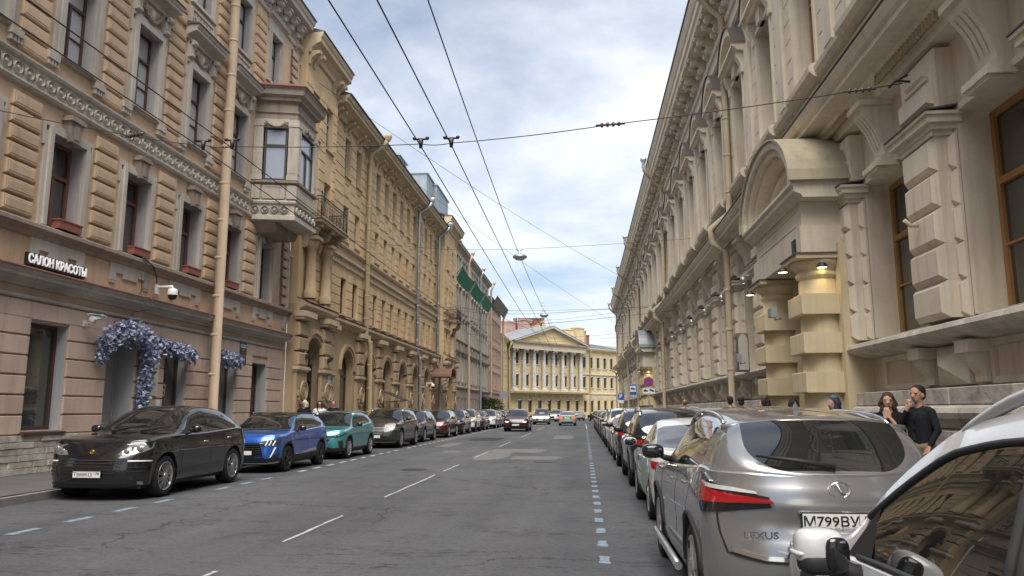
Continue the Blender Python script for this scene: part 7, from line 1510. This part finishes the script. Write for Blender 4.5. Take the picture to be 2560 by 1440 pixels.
SKIN = mat('skin', (.52,.31,.22), rough=.55, spec=.35, var=.2, vscale=20); SKIN2 = mat('skin_ruddy', (.46,.25,.18), rough=.55, spec=.35)
def cloth(nm, c): return mat('cloth_'+nm, c, rough=.9, spec=.15, var=.35, vscale=9, bump=.3, bscale=60)
def person(label, x, y, face, h=1.75, top=('black',(.012,.012,.015)), legs=('navy',(.02,.022,.035)), shoe=('dark',(.02,.02,.02)), arms=None, hair=('short',(.03,.02,.015)), headyaw=0, vox=.017, skin=None, walk=0, fingers=True, glasses=False, group=None, lean=0.0, extra=None, z=.13):
    o = thing('person', label, 'person', (x, y, z), R(face), group); k = h/1.75; caps = []; sk = skin or SKIN
    def C(p, q, r0, r1, t): caps.append((Vector(p)*k, Vector(q)*k, r0*k, r1*k, t))
    st = walk*.22
    for sg, s in ((1, st), (-1, -st)):
        hip = (0,.09*sg,.93); kn = (s*.55+.03,.1*sg,.50); an = (s-.02 if s <= 0 else s,.1*sg,.09+(.06 if s < 0 else 0)); C(hip, kn, .088, .062, 2); C(kn, an, .06, .042, 2); C((an[0],an[1],an[2]-.045),(an[0]+.15,an[1]+.01*sg,.035 if s >= 0 else .07), .042, .034, 3)
    C((0,-.07,.95),(0,.07,.95), .12, .12, 2); C((0,-.05,1.03),(0,.05,1.03), .115, .115, 1); C((.005,-.055,1.18),(.005,.055,1.18), .112, .112, 1); C((.01,-.075,1.31),(.01,.075,1.31), .112, .112, 1); C((-.01,-.13,1.415),(-.01,.13,1.415), .068, .068, 1)
    C((0,-.06,.96),(.01,-.075,1.33), .115, .115, 1); C((0,.06,.96),(.01,.075,1.33), .115, .115, 1)
    C((-.01,0,1.45),(.012,0,1.56), .056, .052, 0)
    arms = arms or {1: ((-.02,.245,1.14),(.06,.25,.90)), -1: ((-.02,-.245,1.14),(.06,-.25,.90))}
    for sg, (el, wr) in arms.items():
        sh = (-.01,.185*sg,1.40); C(sh, el, .058, .047, 1); bare = extra and 'bare' in extra; v = (Vector(wr)-Vector(el)); cuff = Vector(el)+v*(.45 if bare else .9); C(el, cuff, .044, .036 if not bare else .034, 1); C(cuff, wr, .03, .026, 0)
        d = v.normalized() if not (extra and ('hand%d' % sg) in extra) else Vector(extra['hand%d' % sg]).normalized(); side = d.cross(Vector((0,0,1)) if abs(d.z) < .9 else Vector((1,0,0))).normalized(); nrm = side.cross(d).normalized(); w = Vector(wr)
        C(w+d*.02-side*.018, w+d*.085-side*.026, .02, .018, 0); C(w+d*.02+side*.018, w+d*.085+side*.026, .02, .018, 0)
        if fingers:
            for f, (off, ln) in enumerate(((-.034,.062),(-.012,.075),(.012,.07),(.033,.055))):
                b0 = w+d*.09+side*off; m0 = b0+d*ln*.5+nrm*.008; C(b0, m0, .0095, .009, 0); C(m0, m0+d*ln*.35-nrm*.03, .009, .0075, 0)
            t0 = w+d*.03-side*.03*sg; t1 = t0+d*.035-side*.03*sg; C(t0, t1, .012, .010, 0); C(t1, t1+d*.035-side*.004*sg, .010, .008, 0)
    hb = MC(); rot = Matrix.Rotation(R(headyaw), 4, 'Z'); hc = Vector((.012,0,1.60))
    def H(p): q = rot @ (Vector(p)-hc)+hc; return q*k
    ells = [((.005,0,1.655),(.100,.078,.102)), ((.035,0,1.590),(.066,.056,.075)), ((.02,0,1.62),(.088,.066,.085)), ((.045,0,1.545),(.040,.034,.028))]
    mc = MC()
    for p, q, r0, r1, t in caps: cap(mc, p, q, r0, r1)
    for c, r in ells: q = H(c); mc.ell(q, tuple(v*k for v in r), 14, 10)
    cap(mc, H((.095,0,1.64)), H((.116,0,1.605)), .011*k, .015*k, 8)
    for sg in (1,-1): mc.ell(H((.0,.078*sg,1.615)), (.018*k,.012*k,.03*k), 8, 6); mc.ell(H((.088,.03*sg,1.652)), (.014*k,.022*k,.008*k), 8, 6)
    mats = (sk, cloth(*top), cloth(*legs), cloth(*shoe)); me = remesh(mc, vox*k, 'body', mats, 2)
    n = len(me.polygons); cen = np.empty(n*3); me.polygons.foreach_get('center', cen); cen = cen.reshape(-1,3); best = np.full(n, 1e9); idx = np.zeros(n, dtype=np.int32)
    for p, q, r0, r1, t in caps:
        p_, q_ = np.array(p), np.array(q); d = q_-p_; tt = np.clip(((cen-p_)@d)/max(d@d,1e-9), 0, 1); ds = np.linalg.norm(cen-(p_+tt[:,None]*d), axis=1)-(r0+(r1-r0)*tt); u = ds < best; best[u] = ds[u]; idx[u] = t
    idx[cen[:,2] > 1.53*k] = np.where(idx[cen[:,2] > 1.53*k] == 1, 0, idx[cen[:,2] > 1.53*k])
    me.polygons.foreach_set('material_index', idx); me.polygons.foreach_set('use_smooth', np.ones(n, dtype=bool)); cput('body', me, o)
    kind, hcol = hair; hm = mat('hair_%s_%d' % (kind, int(hcol[0]*1000+hcol[1]*7000+hcol[2]*90000)), hcol, rough=.6, spec=.4, var=.5, vscale=30, bump=.5, bscale=120)
    def he(b, c, r): q = H(c); b.ell(q, tuple(v*k for v in r), 12, 8)
    b = MC()
    if kind == 'short': he(b, (-.010,0,1.674),(.103,.084,.096)); he(b, (-.05,0,1.63),(.06,.075,.078))
    elif kind == 'bald': he(b, (-.03,0,1.645),(.078,.081,.085))
    elif kind == 'cap': he(b, (-.002,0,1.69),(.112,.09,.082)); he(b, (.1,0,1.70),(.07,.06,.012)); he(b, (-.05,0,1.62),(.058,.074,.07))
    elif kind == 'beanie': he(b, (-.012,0,1.69),(.11,.092,.095)); he(b, (-.03,0,1.63),(.09,.09,.06))
    elif kind == 'curly':
        rn = random.Random(5); he(b, (-.03,0,1.67),(.12,.115,.12))
        for _ in range(26): a, e = rn.uniform(1.2,5.1), rn.uniform(-.7,1.3); he(b, (-.03+.115*math.cos(a)*math.cos(e),.11*math.sin(a)*math.cos(e),1.665+.12*math.sin(e)),(.035,.035,.035))
    else:
        he(b, (-.012,0,1.676),(.108,.092,.102)); L_ = {'bob': 1.52, 'wavy': 1.47, 'long': 1.36}[kind]; rn = random.Random(9)
        for sg in (1,-1):
            zz = 1.66
            while zz > L_: he(b, (-.005+rn.uniform(-.015,.02) if kind != 'long' else .01,(.083+(.018 if kind == 'wavy' else .006)*math.sin(zz*60))*sg+rn.uniform(-.008,.008),zz),(.05,.034,.045)); zz -= .035
        zz = 1.66
        while zz > L_: he(b, (-.075,rn.uniform(-.03,.03),zz),(.05,.08,.045)); zz -= .04
    cput('hair', remesh(b, .012*k if vox < .015 else .016*k, 'hair', (hm,), 1), o)
    if kind == 'short' or kind == 'bald': pass
    if glasses:
        g = MC()
        for sg in (1,-1): q = H((.098,.033*sg,1.628)); g.ell(q, (.014*k,.031*k,.022*k), 10, 6)
        g.tube([H((.1,-.06,1.635)),H((.112,0,1.635)),H((.1,.06,1.635))],.006,5); cput('sunglasses', g.mesh('sunglasses', M_GBL), o)
    elif vox < .015:
        for sg in (1,-1): g = MC(); g.ell(H((.0935,.031*sg,1.632)), (.007*k,.011*k,.005*k), 10, 6); cput('eye', g.mesh('eye', mat('eye_dark', (.03,.022,.02), rough=.2)), o); g = MC(); g.tube([H((.098,.014*sg,1.650)),H((.099,.032*sg,1.656)),H((.088,.052*sg,1.650))],.0045*k,5); cput('eyebrow', g.mesh('eyebrow', hm), o)
        g = MC(); g.ell(H((.096,0,1.572)), (.010*k,.023*k,.007*k), 10, 6); cput('lips', g.mesh('lips', mat('lips', (.36,.14,.12), rough=.45)), o)
    return o, k
# couple by the plinth of the beige building
o, k = person('woman in black with wavy brown hair, hands clasped under her chin', 4.42, 11.75, 238, 1.71, hair=('wavy',(.055,.03,.017)), arms={1: ((.17,.20,1.17),(.165,.035,1.40)), -1: ((.17,-.20,1.17),(.17,-.02,1.385))}, extra={'hand1': (-.02,-.30,1.0), 'hand-1': (-.02,.25,1.0), 'bare': 1}, vox=.0105, headyaw=14)
o, k = person('man in a dark denim jacket by the stone plinth with one hand at his mouth', 4.62, 11.2, 202, 1.80, top=('denim',(.020,.021,.026)), legs=('tan',(.30,.22,.14)), hair=('short',(.012,.009,.008)), skin=SKIN2, arms={1: ((-.02,.26,1.16),(.10,.22,.96)), -1: ((.19,-.19,1.20),(.175,-.03,1.43))}, extra={'hand-1': (-.12,.12,1.0)}, vox=.0105, headyaw=8)
o, k = person('bald man with a grey shirt and dark backpack walking away on the pavement', 3.95, 30.8, 92, 1.86, top=('greyshirt',(.30,.32,.36)), hair=('bald',(.16,.085,.055)), skin=SKIN2, walk=1); bpk = MC(); bpk.ell((-.2*k,0,1.22*k),(.1*k,.16*k,.22*k),12,8,.7); cput('backpack', bpk.mesh('backpack', cloth('pack',(.015,.018,.03))), o)
person('dark haired man in a grey jacket heading past the portal', 4.1, 22.2, 92, 1.84, top=('slate',(.09,.09,.10)), hair=('short',(.012,.010,.01)), walk=1)
person('man in a black baseball cap in front of the far portal column', 4.2, 21.2, 85, 1.80, top=('char',(.03,.03,.032)), hair=('cap',(.010,.010,.012)), walk=-1)
person('person with dark curly hair behind the silver SUV', 4.2, 18.6, 180, 1.70, top=('dkgreen',(.03,.035,.03)), hair=('curly',(.018,.011,.008)))
person('woman with straight black hair behind the silver SUV near the portal', 4.35, 16.6, 60, 1.70, top=('black',(.012,.012,.015)), hair=('long',(.012,.010,.010)), walk=.6)
o, k = person('person with green and purple dyed hair walking by the nearer portal column', 4.42, 14.2, 200, 1.70, top=('black',(.012,.012,.015)), hair=('bob',(.035,.03,.07)), walk=.5); g = MC(); g.ell((-.01*k,0,1.735*k),(.085*k,.075*k,.05*k),12,8); cput('dyed_crown', g.mesh('dyed_crown', mat('green_dye', (.03,.16,.12), rough=.6, var=.6, vscale=25, dirt=(.08,.04,.16))), o)
person('person in a red jacket walking close to the nearest window', 4.75, 7.75, 250, 1.84, top=('red',(.20,.012,.02)), hair=('short',(.05,.03,.02)), skin=SKIN2, walk=.6)
person('distant man in dark clothes beneath the no stopping sign', 4.5, 63, 270, 1.78, hair=('short',(.05,.03,.02)), walk=1, vox=.022, fingers=False); person('distant woman in brown by the second portal', 4.0, 60, 270, 1.72, top=('brown',(.12,.07,.05)), hair=('bob',(.10,.05,.03)), walk=1, vox=.022, fingers=False)
# three people on the left pavement
person('blonde woman in black with sunglasses looking along the left pavement', -10.45, 28.4, 285, 1.82, hair=('bob',(.62,.55,.42)), glasses=True, walk=.6, headyaw=-55)
o, k = person('woman with long dark hair in a white shirt with a dark shoulder strap', -10.3, 29.7, 285, 1.82, top=('white',(.66,.66,.70)), hair=('long',(.035,.015,.014)), glasses=True, walk=.6, arms={1: ((-.02,.25,1.15),(.18,.20,1.02)), -1: ((0,-.25,1.15),(.2,-.12,1.04))}); st = MC(); st.tube([(-.06*k,-.13*k,1.49*k),(.09*k,-.07*k,1.42*k),(.135*k,.0,1.30*k),(.13*k,.1*k,1.15*k),(.06*k,.17*k,1.05*k)],.02,6); cput('shoulder_strap', st.mesh('shoulder_strap', cloth('strap',(.012,.014,.025))), o)
person('man in a black sweater with white shoulders behind the teal crossover', -10.3, 31.4, 280, 1.86, hair=('short',(.13,.065,.035)), skin=SKIN2, walk=.5, headyaw=-12)
person('small figure in a pink cap on the pavement by the leafy shrub', -11.0, 92, 270, 1.72, top=('pinkish',(.45,.25,.28)), hair=('cap',(.5,.3,.33)), vox=.022, fingers=False)
